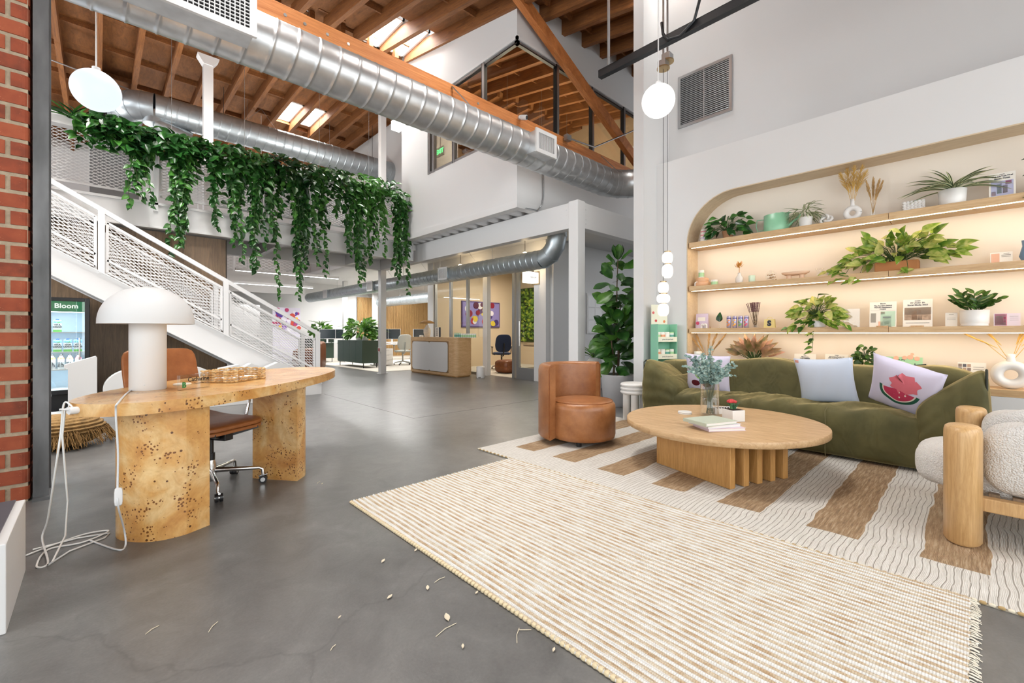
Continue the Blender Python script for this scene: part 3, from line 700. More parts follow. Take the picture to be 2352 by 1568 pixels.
tm = text_mb('Bloom', .088, .001, bold=.002); tm.xf(Matrix.Translation((W*.63, .003, Hh-.115)) @ Matrix.Rotation(PI/2, 4, 'X')); tm.build('lettering', EM('sign_white', (.9, .95, .9), .8), hd)
tm = text_mb('VITA\nCOCO', .052, .001, bold=.002); tm.xf(Matrix.Translation((W*.24, .003, Hh-.10)) @ Matrix.Rotation(PI/2, 4, 'X')); tm.build('lettering', EM('sign_white2', (.9, .95, .9), .8), hd)
fm_ = MB(); fm_.box(0, .05, -.03, -.002, .28, Hh).box(W-.05, W, -.03, -.002, .28, Hh).box(.05, W-.05, -.03, -.002, Hh-.05, Hh).box(.05, W-.05, -.03, -.002, .28, .34)
dr = fm_.build('door', m_black, fr, bevel=.004); MB().box(.05, W-.05, -.02, -.014, .34, Hh-.05).build('door_pane', m_glass, dr)
MB().cyl((W-.1, -.05, .75), (W-.1, -.05, 1.05), .01, n=10).build('door_handle', m_chrome, dr)
SH = (.34, .62, .86, 1.13)
for z in SH: MB().box(.04, W-.04, .03, Dp-.05, z-.012, z).build('shelf', m_wplast, fr)
area('fridge_lamp', (fx0+W/2, FY+.05, Hh-.22), (math.radians(25), 0, 0), .5, .04, 3, (.85, .94, 1))
for z_ in (1.10, .83, .59): area('fridge_shelf_fill', (fx0+.31, FY+.06, z_+.0), (R2(20), 0, 0), .5, .03, 2.2, (.85, .94, 1))  # fill lights added below the shelves to brighten the lower rows
MB().box(.06, W-.06, .03, .05, Hh-.2, Hh-.192).build('lamp_tube', EM('fridge_led', (.85, .94, 1), 8), fr)
m_cblue = M('carton_blue', '7FB4DE', .4); m_cgreen = M('carton_green', '5FA552', .4); m_cwhite = M('carton_white', 'E4ECF0', .4); m_cnavy = M('carton_navy', '1F3F8F', .4); m_ink = M('dark_ink', '16213A', .5)
def carton():
    t = thing('drink_carton', 'blue and white coconut water carton on a fridge shelf', 'carton', group='coconut water cartons in the fridge')
    MB().box(-.04, .04, -.04, .04, 0, .16).build('body', m_cwhite, t, bevel=.006)
    MB().box(-.0405, .0405, -.0405, .0405, .115, .162).build('blue_top', m_cblue, t, bevel=.006)
    MB().box(-.0405, .0405, -.0405, .0405, 0, .03).build('green_band', m_cgreen, t)
    MB().cyl((0, 0, .16), (0, 0, .178), .017, n=10).build('cap', m_cnavy, t)
    x = text_mb('VITA\nCOCO', .03, .0005, bold=.001); x.xf(Matrix.Translation((0, -.0412, .082)) @ Matrix.Rotation(PI/2, 4, 'X')); x.build('lettering', m_ink, t)
    for a in (-1, 0, 1): MB().add([(0, -.0412, .12), (a*.022-.006, -.0412, .142), (a*.028, -.0412, .132), (a*.02+.006, -.0412, .128)], [(0, 1, 2, 3)]).build('palm_leaf', m_cgreen, t)
    return t
c0 = carton(); firstc = True
for z, xs_ in ((SH[3], (.10, .20, .30)), (SH[2]+0.0, (.10, .2, .3, .4, .5))):
    for x in xs_:
        c = c0 if firstc else copy_tree(c0); firstc = False
        c.location = (fx0+x, FY+.12, z+.001); c['label'] = 'blue and white coconut water carton on the %s fridge shelf' % ('top' if z > 1 else 'middle')
m_fl = [M('bottle_%s' % n, c, .35) for n, c in (('pink', 'E0566E'), ('lime', 'A4CC3A'), ('orange', 'EE7B4B'))]
def bottle(mat, cn):
    t = thing('drink_bottle', '%s capped white flavoured water bottle on a fridge shelf' % cn, 'bottle', group='flavoured water bottles in the fridge')
    MB().lathe([(.032, 0), (.034, .01), (.034, .13), (.03, .15), (.014, .175), (.014, .185)], n=16).build('body', m_cwhite, t)
    MB().lathe([(.0345, .125), (.0305, .15), (.016, .172)], n=16, caps=False).build('shoulder', mat, t)
    MB().cyl((0, 0, .185), (0, 0, .205), .016, n=12).build('cap', m_black, t)
    x = text_mb('PWR\nLIFT', .034, .0005, bold=.001); x.xf(Matrix.Translation((0, -.0352, .065)) @ Matrix.Rotation(PI/2, 4, 'X') @ Matrix.Rotation(PI/2, 4, 'Z')); x.build('lettering', m_ink, t)
    return t
bs_ = [bottle(m, n) for m, n in zip(m_fl, ('pink', 'lime', 'orange'))]
for i, x in enumerate((.08, .165, .25, .335, .42, .505)):
    k = (0, 0, 1, 2, 2, 0)[i]
    c = bs_[k] if i in (0, 2, 3) else copy_tree(bs_[k]); c.location = (fx0+x, FY+.1, SH[1]+.001)
# white pedestal with a dark top
pd = thing('display_pedestal', 'low white box pedestal with a dark printed top by the brick pier', 'pedestal', (-.25, 3.08, 0))
MB().box(-.6, 0, -.6, 0, 0, .335).build('body', m_white, pd, bevel=.003)
tp = MB().box(-.6, -.03, -.6, -.0, .335, .341).build('printed_top', M('pedestal_print', '4A4A52', .5), pd)
lg = text_mb('VITA', .07, .0005, bold=.002); lg.xf(Matrix.Translation((-.2, -.12, .3418)) @ Matrix.Rotation(-.6, 4, 'Z')); lg.build('logo_print', m_cwhite, tp)
# ================================================================ LOUNGE
def wpart(name, mb, mats, t, **k):           # build world coordinates as a part of thing t
    Mx = (Matrix.Translation(t.location) @ t.rotation_euler.to_matrix().to_4x4()).inverted(); mb.xf(Mx); return mb.build(name, mats, t, **k)
# ---- rugs
def rugmat():
    m, nt, b = newmat('braided_wool_jute'); L = nt.links.new
    tc = N(nt, 'ShaderNodeTexCoord'); sp = N(nt, 'ShaderNodeSeparateXYZ'); L(tc.outputs['Object'], sp.inputs[0])
    fx = N(nt, 'ShaderNodeMath', operation='MULTIPLY'); fx.inputs[1].default_value = 1/.0341; L(sp.outputs[0], fx.inputs[0])
    fr = N(nt, 'ShaderNodeMath', operation='FRACT'); L(fx.outputs[0], fr.inputs[0])
    st = N(nt, 'ShaderNodeMath', operation='GREATER_THAN'); st.inputs[1].default_value = .5; L(fr.outputs[0], st.inputs[0])
    mp = N(nt, 'ShaderNodeMapping'); mp.inputs['Scale'].default_value = (24, 5, 1); L(tc.outputs['Object'], mp.inputs[0])
    nz = N(nt, 'ShaderNodeTexNoise', i_Scale=1.5, i_Detail=6, i_Roughness=.75); L(mp.outputs[0], nz.inputs[0])
    jr = ramp(nt, [(.36, 'A98C6A'), (.5, 'C0AE94'), (.64, 'CFC8BA')], nz.outputs[0])
    wr_ = ramp(nt, [(.3, 'CFCECA'), (.7, 'E2E1DE')], nz.outputs[0])
    mx = N(nt, 'ShaderNodeMix', data_type='RGBA'); L(st.outputs[0], mx.inputs[0]); L(jr.outputs[0], mx.inputs[6]); L(wr_.outputs[0], mx.inputs[7]); L(mx.outputs[2], b.inputs['Base Color'])
    b.inputs['Roughness'].default_value = .95
    wv = N(nt, 'ShaderNodeTexWave', bands_direction='Y', i_Scale=38, i_Distortion=2.5, i_Detail=2); L(tc.outputs['Object'], wv.inputs[0])
    bp = N(nt, 'ShaderNodeBump', i_Strength=.55, i_Distance=.006); L(wv.outputs[0], bp.inputs['Height']); L(bp.outputs[0], b.inputs['Normal'])
    return m
m_rug1 = rugmat()
rg = thing('striped_rug', 'cream and jute rug with thick braided rows lying on the concrete', 'rug', (1.205, .02, 0))
nrow = 85; Lx, Ly = 1.449, 2.815
mb = MB(); nu = nrow*4+1; nv = 70
def rugf(u, v):
    x = u*Lx; ph = (x/.01705) % 1
    z = .006+.010*abs(math.sin(ph*PI))**.6+.0012*math.sin(v*Ly*150+int(x/.01705)*2.1)
    return (x+.004*math.sin(v*Ly*4.3+1), v*Ly+.003*math.sin(int(x/.01705)*1.7), z)
mb.grid(nu, nv, rugf)
mb.build('braided_rows', m_rug1, rg)
MB().box(0, Lx, .004, Ly-.004, 0, .007).build('backing', M('rug_backing', 'B7A689', .95), rg)
mb = MB(); m_fringe = M('cream_thread', 'DED6C6', .9)
for k in range(190):
    x = Lx*k/190+random.uniform(-.003, .003); mb.tube([(x, .01, .008), (x+random.uniform(-.006, .006), -.008, .009), (x+random.uniform(-.01, .01), -.02-random.random()*.012, .003)], .0022, n=4)
p = mb.build('fringe', m_fringe, rg); p['kind'] = 'stuff'
mb = MB()
for k in range(120):
    y = Ly*(k+.5)/120; mb.soft(-.008, .016, y-.0115, y+.0115, 0, .017, p=2.2, n=4)
mb.build('bound_edge', M('bound_jute', 'CDBD9C', .95), rg)
def rug2mat():
    m, nt, b = newmat('flatweave_jute'); L = nt.links.new
    tc = N(nt, 'ShaderNodeTexCoord')
    dn = N(nt, 'ShaderNodeTexNoise', i_Scale=3.2, i_Detail=2); L(tc.outputs['Object'], dn.inputs[0])
    sb = N(nt, 'ShaderNodeVectorMath', operation='SUBTRACT'); sb.inputs[1].default_value = (.5, .5, .5); L(dn.outputs['Color'], sb.inputs[0])
    sc_ = N(nt, 'ShaderNodeVectorMath', operation='SCALE'); sc_.inputs['Scale'].default_value = .07; L(sb.outputs[0], sc_.inputs[0])
    av = N(nt, 'ShaderNodeVectorMath', operation='ADD'); L(tc.outputs['Object'], av.inputs[0]); L(sc_.outputs[0], av.inputs[1])
    sp = N(nt, 'ShaderNodeSeparateXYZ'); L(av.outputs[0], sp.inputs[0])
    def mth(op, a, v=None, v2=None):
        n = N(nt, 'ShaderNodeMath', operation=op); L(a, n.inputs[0])
        if isinstance(v, (int, float)): n.inputs[1].default_value = v
        elif v is not None: L(v, n.inputs[1])
        if v2 is not None: n.inputs[2].default_value = v2
        return n.outputs[0]
    fy = mth('FRACT', mth('DIVIDE', mth('ADD', sp.outputs[1], .04+4.81-.6), .481))
    inb = mth('LESS_THAN', fy, .5); inx = mth('GREATER_THAN', sp.outputs[0], .31); brown = mth('MULTIPLY', inb, inx)
    mp = N(nt, 'ShaderNodeMapping'); mp.inputs['Scale'].default_value = (3, 34, 1); L(tc.outputs['Object'], mp.inputs[0])
    nz = N(nt, 'ShaderNodeTexNoise', i_Scale=2.2, i_Detail=6, i_Roughness=.7); L(mp.outputs[0], nz.inputs[0])
    n0 = N(nt, 'ShaderNodeTexNoise', i_Scale=1.6, i_Detail=1); L(tc.outputs['Object'], n0.inputs[0])
    br = ramp(nt, [(.3, '6E5843'), (.5, '957A5B'), (.7, 'BBA68A')], nz.outputs[0])
    wt = ramp(nt, [(.3, 'BDB8AF'), (.55, 'CFCBC4'), (.8, 'DDDAD4')], nz.outputs[0])
    ln = mth('FRACT', mth('MULTIPLY', sp.outputs[1], 1/.027)); lm = mth('LESS_THAN', ln, .15)
    nm = mth('GREATER_THAN', nz.outputs[0], .42); lm = mth('MULTIPLY', mth('MULTIPLY', lm, nm), .75)
    wl = N(nt, 'ShaderNodeMix', data_type='RGBA'); L(lm, wl.inputs[0]); L(wt.outputs[0], wl.inputs[6]); wl.inputs[7].default_value = rgb('70675C')
    mx = N(nt, 'ShaderNodeMix', data_type='RGBA'); L(brown, mx.inputs[0]); L(wl.outputs[2], mx.inputs[6]); L(br.outputs[0], mx.inputs[7]); L(mx.outputs[2], b.inputs['Base Color'])
    b.inputs['Roughness'].default_value = .95
    wv = N(nt, 'ShaderNodeTexWave', bands_direction='Y', i_Scale=60, i_Distortion=1.5); L(av.outputs[0], wv.inputs[0])
    bp = N(nt, 'ShaderNodeBump', i_Strength=.4, i_Distance=.004); L(wv.outputs[0], bp.inputs['Height']); L(bp.outputs[0], b.inputs['Normal'])
    return m
rg2 = thing('flatweave_rug', 'large pale flatweave rug with brown blocks under the coffee table', 'rug', (2.655, -.6, 0))
mb = MB(); mb.grid(40, 60, lambda u, v: (u*2.33, v*3.9, .0105+.0015*math.sin(v*30+u*4)*math.sin(u*17)))
mb.build('woven_field', rug2mat(), rg2); MB().box(0, 2.33, 0, 3.9, 0, .008).build('backing', M('rug_backing2', 'B9AE9A', .95), rg2)
mb = MB()
for k in range(150):
    y = 3.9*(k+.5)/150; mb.soft(-.006, .012, y-.012, y+.012, 0, .014, p=2.2, n=4, m=k % 2)
mb.build('whipped_edge', [M('whip_tan', 'A98F63', .95), M('whip_cream', 'D6CDB8', .95)], rg2)

# ---- sofa
def velvet():
    m, nt, b = newmat('olive_velvet'); L = nt.links.new
    tc = N(nt, 'ShaderNodeTexCoord'); nz = N(nt, 'ShaderNodeTexNoise', i_Scale=4, i_Detail=5); L(tc.outputs['Object'], nz.inputs[0])
    r = ramp(nt, [(.3, '45421F'), (.7, '625C34')], nz.outputs[0]); L(r.outputs[0], b.inputs['Base Color']); b.inputs['Roughness'].default_value = .75
    b.inputs['Sheen Weight'].default_value = 1.0; b.inputs['Sheen Roughness'].default_value = .38; b.inputs['Sheen Tint'].default_value = rgb('D2BC86')
    mp = N(nt, 'ShaderNodeMapping'); mp.inputs['Scale'].default_value = (1.2, 3, 1.4); L(tc.outputs['Object'], mp.inputs[0])
    n2 = N(nt, 'ShaderNodeTexNoise', i_Scale=2.6, i_Detail=2, i_Distortion=1.0); L(mp.outputs[0], n2.inputs[0])
    bp = N(nt, 'ShaderNodeBump', i_Strength=.4, i_Distance=.05); L(n2.outputs[0], bp.inputs['Height']); L(bp.outputs[0], b.inputs['Normal'])
    return m
m_velvet = velvet(); m_pipe = M('dark_piping', (.012, .016, .008), .6)
sofa = thing('velvet_sofa', 'long olive green velvet sofa with a slouchy back below the shelf niche', 'sofa', (5.2, 1.4, 0))
def wr_seat(q):
    k = max(0, (q.z-.2)/.25); f = max(0, (5.35-q.x)/.6)
    dz = .017*math.sin(q.y*21+q.x*12+2*math.sin(q.y*4))*k*min(1, f*2)+.010*math.sin(q.y*9-q.x*6)*k
    dx = -.020*math.sin(PI*min(1, max(0, q.z/.45)))+.012*math.sin(q.y*17+q.z*9)*k
    return Vector((q.x+dx*f, q.y, q.z+dz+.012*math.sin(PI*(q.y-.1)/2.6)))
wpart('seat', MB().soft(4.735, 5.5, .05, 2.74, .0, .445, p=9, n=46, fn=wr_seat), m_velvet, sofa)
def wr_back(q):
    k = max(0, (q.z-.3)/.5)
    top = .022*math.sin(q.y*4.4+.6)+.012*math.sin(q.y*9.1)
    lean = .10*k
    return Vector((q.x+lean-.016*math.sin(q.y*13)*(1-k)*.6, q.y, q.z+top*k*k))
wpart('backrest', MB().soft(5.16, 5.56, -.06, 2.86, .22, .80, p=6, n=46, fn=wr_back), m_velvet, sofa)
def arm(y_in, y_out, tip):
    def fn(q):
        s = (q.y-y_in)/(y_out-y_in); s = max(0, min(1, s)); k = q.z/.8; fr_ = max(0, min(1, (5.5-q.x)/.75))
        top = .47+(tip-.47)*s**.75; top = top*(.85+.15*fr_) if s > .3 else top
        z = .0+(top)*max(0, q.z/.8)
        y = q.y+(y_out-y_in)*.06*math.sin(PI*k)
        return Vector((q.x-.03*math.sin(PI*k)*fr_+.006*math.sin(q.z*40+q.y*20), y, z))
    a, b = sorted((y_in, y_out)); return MB().soft(4.73, 5.55, a, b, .0, .8, p=9, n=26, fn=fn)
wpart('armrest', arm(2.30, 2.74, .84), m_velvet, sofa)
wpart('armrest', arm(.36, -.05, .88), m_velvet, sofa)
for yo, tz in ((2.735, .83), (-.045, .88)):
    wpart('piping', MB().tube([(4.745, yo, .03+k*(tz-.10)/14) for k in range(15)]+[(4.80, yo, tz-.05)], .008, n=6), m_pipe, sofa)
wpart('piping', MB().tube([(5.47+.0, y, .80+.022*math.sin(y*4.4+.6)+.012*math.sin(y*9.1)-.004) for y in [.32+k*2.0/40 for k in range(41)]], .006, n=6), m_pipe, sofa)
for y in (.93, 1.85): wpart('seam', MB().tube([(4.716-.012*math.sin(PI*z/.42), y+.004*math.sin(z*20), z) for z in [.01+.4*k/10 for k in range(11)]]+[(4.80, y, .447), (5.1, y, .452)], .0035, n=5), M('seam_thread', '6E6644', .8), sofa)

sofa.location.z += .013
# ---- pillows
def pil(u, v, S, T):       # u,v in -1..1: pinched square with puffed middle
    e = 1-.07*(1-v*v)*abs(u)**3; e2 = 1-.07*(1-u*u)*abs(v)**3
    th = T*((1-abs(u)**2.6)*(1-abs(v)**2.6))**.5
    return u*S*e, v*S*e2, th
def pillow(name, label, c, yaw, tilt, roll, S, T, mat, prints=()):
    t = thing(name, label, 'pillow', c); t.rotation_euler = (0, 0, 0)
    t.matrix_world = Matrix.Translation(c) @ Matrix.Rotation(yaw, 4, 'Z') @ Matrix.Rotation(-tilt, 4, 'Y') @ Matrix.Rotation(roll, 4, 'X')
    mb = MB()
    for sg in (-1, 1):
        mb.grid(22, 22, lambda a, b: (lambda r: (sg*(r[2]+.004*math.sin(a*23+b*9)*r[2]/T), r[0], r[1]))(pil(2*a-1, (2*b-1)*(1 if sg < 0 else -1), S, T)))
    mb.build('cover', mat, t, weld=True)
    for nm, fn, m in prints:
        mb = MB(); mb.grid(26, 12, lambda a, b: (lambda r: (-(r[2]+.004*math.sin((fn(a, b)[0]/2+.5)*23+(fn(a, b)[1]/2+.5)*9)*r[2]/T+.0025), r[0], r[1]))(pil(*fn(a, b), S, T)))
        mb.build(nm, m, t)
    return t
def disc(cu, cv, ru, rv): return lambda a, b: (cu+ru*b*math.cos(2*PI*a), cv+rv*b*math.sin(2*PI*a))
def sector(cu, cv, r0, r1, a0, a1): return lambda a, b: (cu+(r0+(r1-r0)*b)*math.cos(a0+(a1-a0)*a), cv+(r0+(r1-r0)*b)*math.sin(a0+(a1-a0)*a))
m_lav = M('lavender_cotton', 'D9D4EA', .85, bump=.15, bs=12); m_blue = M('pale_blue_cotton', 'CDD8EA', .85, bump=.2, bs=10)
m_mel = M('melon_red', 'C2385A', .7); m_rind = M('melon_rind', '1F5A46', .7); m_smear = M('melon_pink', 'DE7382', .7); m_lime = M('lime_green', '8FC66A', .7); m_cher = M('cherry_red', '5A1020', .6); m_cream = M('cream_dot', 'EFE3D6', .7)
R_ = math.radians
pillow('throw_pillow', 'pale blue throw pillow with a printed tip in the middle of the green sofa', (5.03, .93+.06, .665), 0, R_(20), R_(-4), .235, .085, m_blue, [('printed_tip', lambda a, b: (.80+.14*a, .86+.10*b), M('tip_print', 'C98F86', .7))])
pillow('throw_pillow', 'lavender throw pillow printed with a watermelon slice on the green sofa', (4.90, .42, .665), R_(-24), R_(26), R_(20), .25, .085, m_lav,
       [('smear_print', lambda a, b: (-.12+(.40+.06*math.sin(a*44))*b*math.cos(2*PI*a), .36+(.36+.07*math.sin(a*63+1))*b*math.sin(2*PI*a)), m_smear), ('melon_print', sector(-.0, .1, 0, .44, PI*1.08, PI*1.98), m_mel), ('flesh_print', sector(0, .1, .44, .48, PI*1.06, PI*2.0), m_cream), ('rind_print', sector(0, .1, .48, .58, PI*1.06, PI*2.0), m_rind)]
       +[('seed_print', disc(u, v, .025, .035), m_cream) for u, v in ((-.2, -.05), (-.05, -.18), (.12, -.12), (.2, 0), (-.02, .0))])
pillow('throw_pillow', 'lavender throw pillow printed with a lime and cherries on the green sofa', (5.03, 2.10, .66), R_(12), R_(22), R_(3), .235, .085, m_lav,
       [('lime_print', disc(.12, .16, .42, .36), m_lime), ('cherry_print', disc(.0, -.42, .2, .17), m_cher), ('cherry_print', disc(.5, -.40, .2, .17), m_cher), ('stem_print', lambda a, b: (.05+.35*a, -.25+.4*a+.04*b), M('stem_green', '3C7A40', .7))])

# ---- coffee table
CT = Vector((3.86, 1.5, 0)); TZ = .38
ct = thing('coffee_table', 'round oak coffee table on a row of upright oak slabs', 'coffee table', CT)
wpart('table_top', MB().lathe([(.97, -.053), (1, -.045), (1, -.004), (.995, 0)], (CT.x, CT.y, TZ), n=72, sx=.80, sy=.765), m_oakx, ct)
for k in range(5):
    a = Vector((3.272+k*.131, 1.19-k*.048, 0)); d = Vector((.3, .954, 0)); b = a+d*.71
    wpart('slab_leg', MB().bar(a+Vector((0, 0, .1695)), b+Vector((0, 0, .1695)), .055, .314), m_oakleg, ct, bevel=.004)
# things on it
p = onZ(1635, 956, TZ); p = Vector((p.x+.03, p.y+.03, TZ))
vz = thing('glass_vase', 'clear square shouldered glass vase holding eucalyptus on the coffee table', 'vase', p)
MB().lathe([(.075, .0), (.078, .01), (.078, .285), (.074, .285), (.073, .02), (.001, .018)], n=28, caps=False).build('glass_body', m_vase, vz)
MB().lathe([(.001, .017), (.072, .018), (.072, .15), (.001, .151)], n=24, caps=False).build('water', GLASS('water', (.985, .99, .99), .05), vz)
VASE = p
p = onZ(1573, 950, TZ); mb = MB().lathe([(.055, 0), (.06, .003), (.06, .009), (.057, .011)], n=32).lathe([(.055, .012), (.06, .015), (.06, .021), (.056, .023)], n=32)
tag(mb.build('coaster_pair', m_ceram), 'two stacked round white coasters on the coffee table', 'coaster').location = (p.x, p.y, TZ)
p = onZ(1694, 968, TZ); pt = thing('cactus_pot', 'square white pot with a red cactus flower on the coffee table', 'pot', (p.x+.02, p.y+.04, TZ), R_(-28))
MB().box(-.062, .062, -.062, .062, 0, .095).build('pot', m_ceram, pt, bevel=.003); MB().box(-.054, .054, -.054, .054, .0951, .097).build('soil', M('soil', '3A2A1C', .95), pt)
for k in range(9):
    a = k*.7; MB().tube([(.0, 0, .095), (.02*math.cos(a), .02*math.sin(a), .125), (.05*math.cos(a), .05*math.sin(a), .14+.01*(k % 3))], [.012, .010, .002], n=6).build('succulent_leaf', M('succulent_%d' % k, '3F6A4A', .6), pt)
mb = MB()
for k in range(14): a = k*2.4; r = .004+.0022*k; mb.soft(-.02+r*math.cos(a)-.014, -.02+r*math.cos(a)+.014, r*math.sin(a)-.014, r*math.sin(a)+.014, .15, .185-.001*k, p=2, n=4)
mb.build('flower', M('cactus_red', 'C23A3E', .6), pt); MB().cyl((-.02, 0, .1), (-.02, 0, .155), .012, n=8).build('stalk', M('cactus_green', '4E7A4A', .6), pt)
p = onZ(1664, 952, TZ); cb = thing('card_box', 'low white box with black dashes beside the vase on the coffee table', 'box', (p.x+.06, p.y+.03, TZ), R_(-35))
MB().box(-.11, .11, -.035, .035, 0, .06).build('body', m_ceram, cb, bevel=.003)
for k in range(7): MB().box(-.09+k*.026, -.075+k*.026, -.036, .0, .054, .0606).build('dash_print', m_black, cb)
m_bk = [M('book_pink', 'D9C4CE', .7), M('book_lilac', 'D8D3DC', .7), M('book_sage', 'B9C1B0', .7)]; m_page = M('paper', 'E4E2DE', .9)
pc = onZ(1645, 982, TZ)
for k, (rot, w, d, hgt, nm, dx, dy) in enumerate(((R_(-36), .30, .22, .022, 'pink', .0, -.02), (R_(-28), .30, .225, .022, 'white', -.01, .01), (R_(-22), .31, .235, .024, 'sage green', -.045, .03))):
    b = thing('coffee_table_book', '%s covered book in the stack on the coffee table, %s' % (nm, ('at the bottom', 'in the middle', 'on top')[k]), 'book', (pc.x+dx, pc.y+dy, TZ+sum((.022, .022, .024)[:k])), rot)
    MB().box(-w/2, w/2, -d/2, d/2, hgt-.003, hgt).box(-w/2, w/2, -d/2, d/2, 0, .003).box(-w/2, -w/2+.004, -d/2, d/2, .003, hgt-.003).build('cover', m_bk[k], b)
    MB().box(-w/2+.004, w/2-.005, -d/2+.005, d/2-.005, .003, hgt-.003).build('pages', m_page, b)

# ---- tan leather barrel chair
def leather(name, c1, c2, rough=.32):
    m, nt, b = newmat(name); L = nt.links.new
    tc = N(nt, 'ShaderNodeTexCoord'); nz = N(nt, 'ShaderNodeTexNoise', i_Scale=7, i_Detail=6, i_Roughness=.65); L(tc.outputs['Object'], nz.inputs[0])
    r = ramp(nt, [(.3, c1), (.7, c2)], nz.outputs[0]); L(r.outputs[0], b.inputs['Base Color']); b.inputs['Roughness'].default_value = rough
    vo = N(nt, 'ShaderNodeTexVoronoi', i_Scale=260); L(tc.outputs['Object'], vo.inputs[0])
    ad = N(nt, 'ShaderNodeMath', operation='MULTIPLY_ADD'); ad.inputs[1].default_value = 6; L(nz.outputs[0], ad.inputs[0]); L(vo.outputs['Distance'], ad.inputs[2])
    bp = N(nt, 'ShaderNodeBump', i_Strength=.12, i_Distance=.004); L(ad.outputs[0], bp.inputs['Height']); L(bp.outputs[0], b.inputs['Normal']); return m
m_tan = leather('tan_leather', '875530', 'A77046'); m_seamt = M('tan_seam', '8A4F22', .5)
face = math.radians(312)-PI/2+0; 
r_, F_ = Vector((_c, -_s, 0)), Vector((_s, _c, 0))
fd = r_*math.cos(math.radians(312))+F_*math.sin(math.radians(312)); frz = math.atan2(fd.y, fd.x)
bc = thing('barrel_chair', 'tan leather barrel chair with a curved low back standing on the pale rug', 'armchair', (3.63, 2.84, 0), frz)
RS, RO, RI, Z0 = .335, .42, .325, .055
MB().lathe([(RS-.04, Z0), (RS-.01, Z0+.012), (RS, Z0+.05), (RS, .36), (RS-.005, .40), (RS-.03, .428), (RS-.08, .44), (RS*.4, .448), (.001, .45)], n=56, c=(.045, 0, 0)).build('seat', m_tan, bc)
mb = MB(); a0, a1 = PI*.53, PI*1.47; nA, prof = 36, [(RI, Z0+.02), (RO-.02, Z0), (RO, Z0+.03), (RO, .74), (RO-.012, .785), (RO-.04, .805), (RI+.02, .80), (RI, .78)]
k_ = len(prof); vs = [(r*math.cos(a0+(a1-a0)*i/nA), r*math.sin(a0+(a1-a0)*i/nA), z) for i in range(nA+1) for r, z in prof]
mb.add(vs, [(i*k_+j, (i+1)*k_+j, (i+1)*k_+(j+1) % k_, i*k_+(j+1) % k_) for i in range(nA) for j in range(k_)], 0, True)
mb.add(vs[:k_], [tuple(range(k_))]); mb.add(vs[-k_:], [tuple(range(k_))[::-1]])
mb.build('back_shell', m_tan, bc, bevel=.012, seg=3)
for a in (a0, a1):
    e = a-(.012 if a == a0 else -.012)
    MB().tube([((RO-.012)*math.cos(e), (RO-.012)*math.sin(e), z) for z in (Z0+.03, .3, .6, .775)]+[((RI+.02)*math.cos(e), (RI+.02)*math.sin(e), .79)], .004, n=6).build('seam', m_seamt, bc)
MB().tube([(.045+(RS-.03)*math.cos(t), (RS-.03)*math.sin(t), .43) for t in [2*PI*i/48 for i in range(49)]], .0035, n=5, caps=False).build('seam', m_seamt, bc)
for a in (-PI*.28, PI*.28, PI*.78, -PI*.78): MB().cyl((.28*math.cos(a), .28*math.sin(a), 0.0128), (.28*math.cos(a), .28*math.sin(a), Z0+.02), .026, .028, n=14).build('foot', m_black, bc)
# ---- white ribbed stool
st = thing('ribbed_stool', 'white plaster stool with a stacked ring seat beside the green sofa', 'stool', (4.99, 3.0, 0))
pr = []
for k in range(3): 
    z = .345+k*.045; pr += [(.165, z), (.182, z+.01), (.186, z+.022), (.182, z+.036), (.168, z+.045)]
pr = [(.02, .345)]+pr+[(.15, .484), (.001, .486)]
MB().lathe(pr, n=40).build('seat', m_ceram, st)
for k in range(4): a = k*PI/2+.5; MB().cyl((.105*math.cos(a), .105*math.sin(a), .01), (.105*math.cos(a), .105*math.sin(a), .35), .048, n=20).build('leg', m_ceram, st)
# ---- white pebble sculpture
sc = MB(); sc.grid(24, 24, lambda u, v: (lambda th, ph: (.03*math.sin(ph)*math.sin(th)*(1.3), .13*math.sin(ph)*math.cos(th)*(1.15-.5*(math.cos(ph)*.5+.5)), .16+.155*math.cos(ph)*-1))(2*PI*u, PI*v), cu=True)
wp_ = onZ(1408, 962, 0)
tag(sc.build('pebble_sculpture', m_ceram), 'flat white pebble shaped sculpture leaning beside the tan barrel chair', 'sculpture').location = (4.62, 3.28, .0)
bpy.data.objects['pebble_sculpture'].rotation_euler = (0, 0, R_(47)-PI/2)

# ---- oak and boucle armchair (right edge)
def boucle():
    m, nt, b = newmat('white_boucle'); L = nt.links.new
    tc = N(nt, 'ShaderNodeTexCoord'); vo = N(nt, 'ShaderNodeTexVoronoi', i_Scale=120); L(tc.outputs['Object'], vo.inputs[0])
    nz = N(nt, 'ShaderNodeTexNoise', i_Scale=160, i_Detail=3); L(tc.outputs['Object'], nz.inputs[0])
    ad = N(nt, 'ShaderNodeMath', operation='ADD'); L(vo.outputs['Distance'], ad.inputs[0]); L(nz.outputs[0], ad.inputs[1])
    b.inputs['Base Color'].default_value = rgb('E3E0DC'); b.inputs['Roughness'].default_value = .95
    bp = N(nt, 'ShaderNodeBump', i_Strength=.9, i_Distance=.008, invert=True); L(ad.outputs[0], bp.inputs['Height']); L(bp.outputs[0], b.inputs['Normal']); return m
m_bouc = boucle()
ac = thing('boucle_armchair', 'white boucle armchair with thick rounded oak posts in front of the sofa', 'armchair', (3.8, -.4, 0))
def oval_post(x, y, h, rx, ry):
    prof = [(.9, 0), (1, .012), (1, h-.05), (.985, h-.025), (.93, h-.008), (.82, h), (.001, h+.002)]
    return MB().lathe(prof, (x, y, 0.0128), n=36, sx=rx, sy=ry)
for x, y in ((3.37, .055), (4.22, .03), (3.37, -.85), (4.22, -.85)): wpart('post', oval_post(x, y, .612, .12, .075), m_ash, ac)
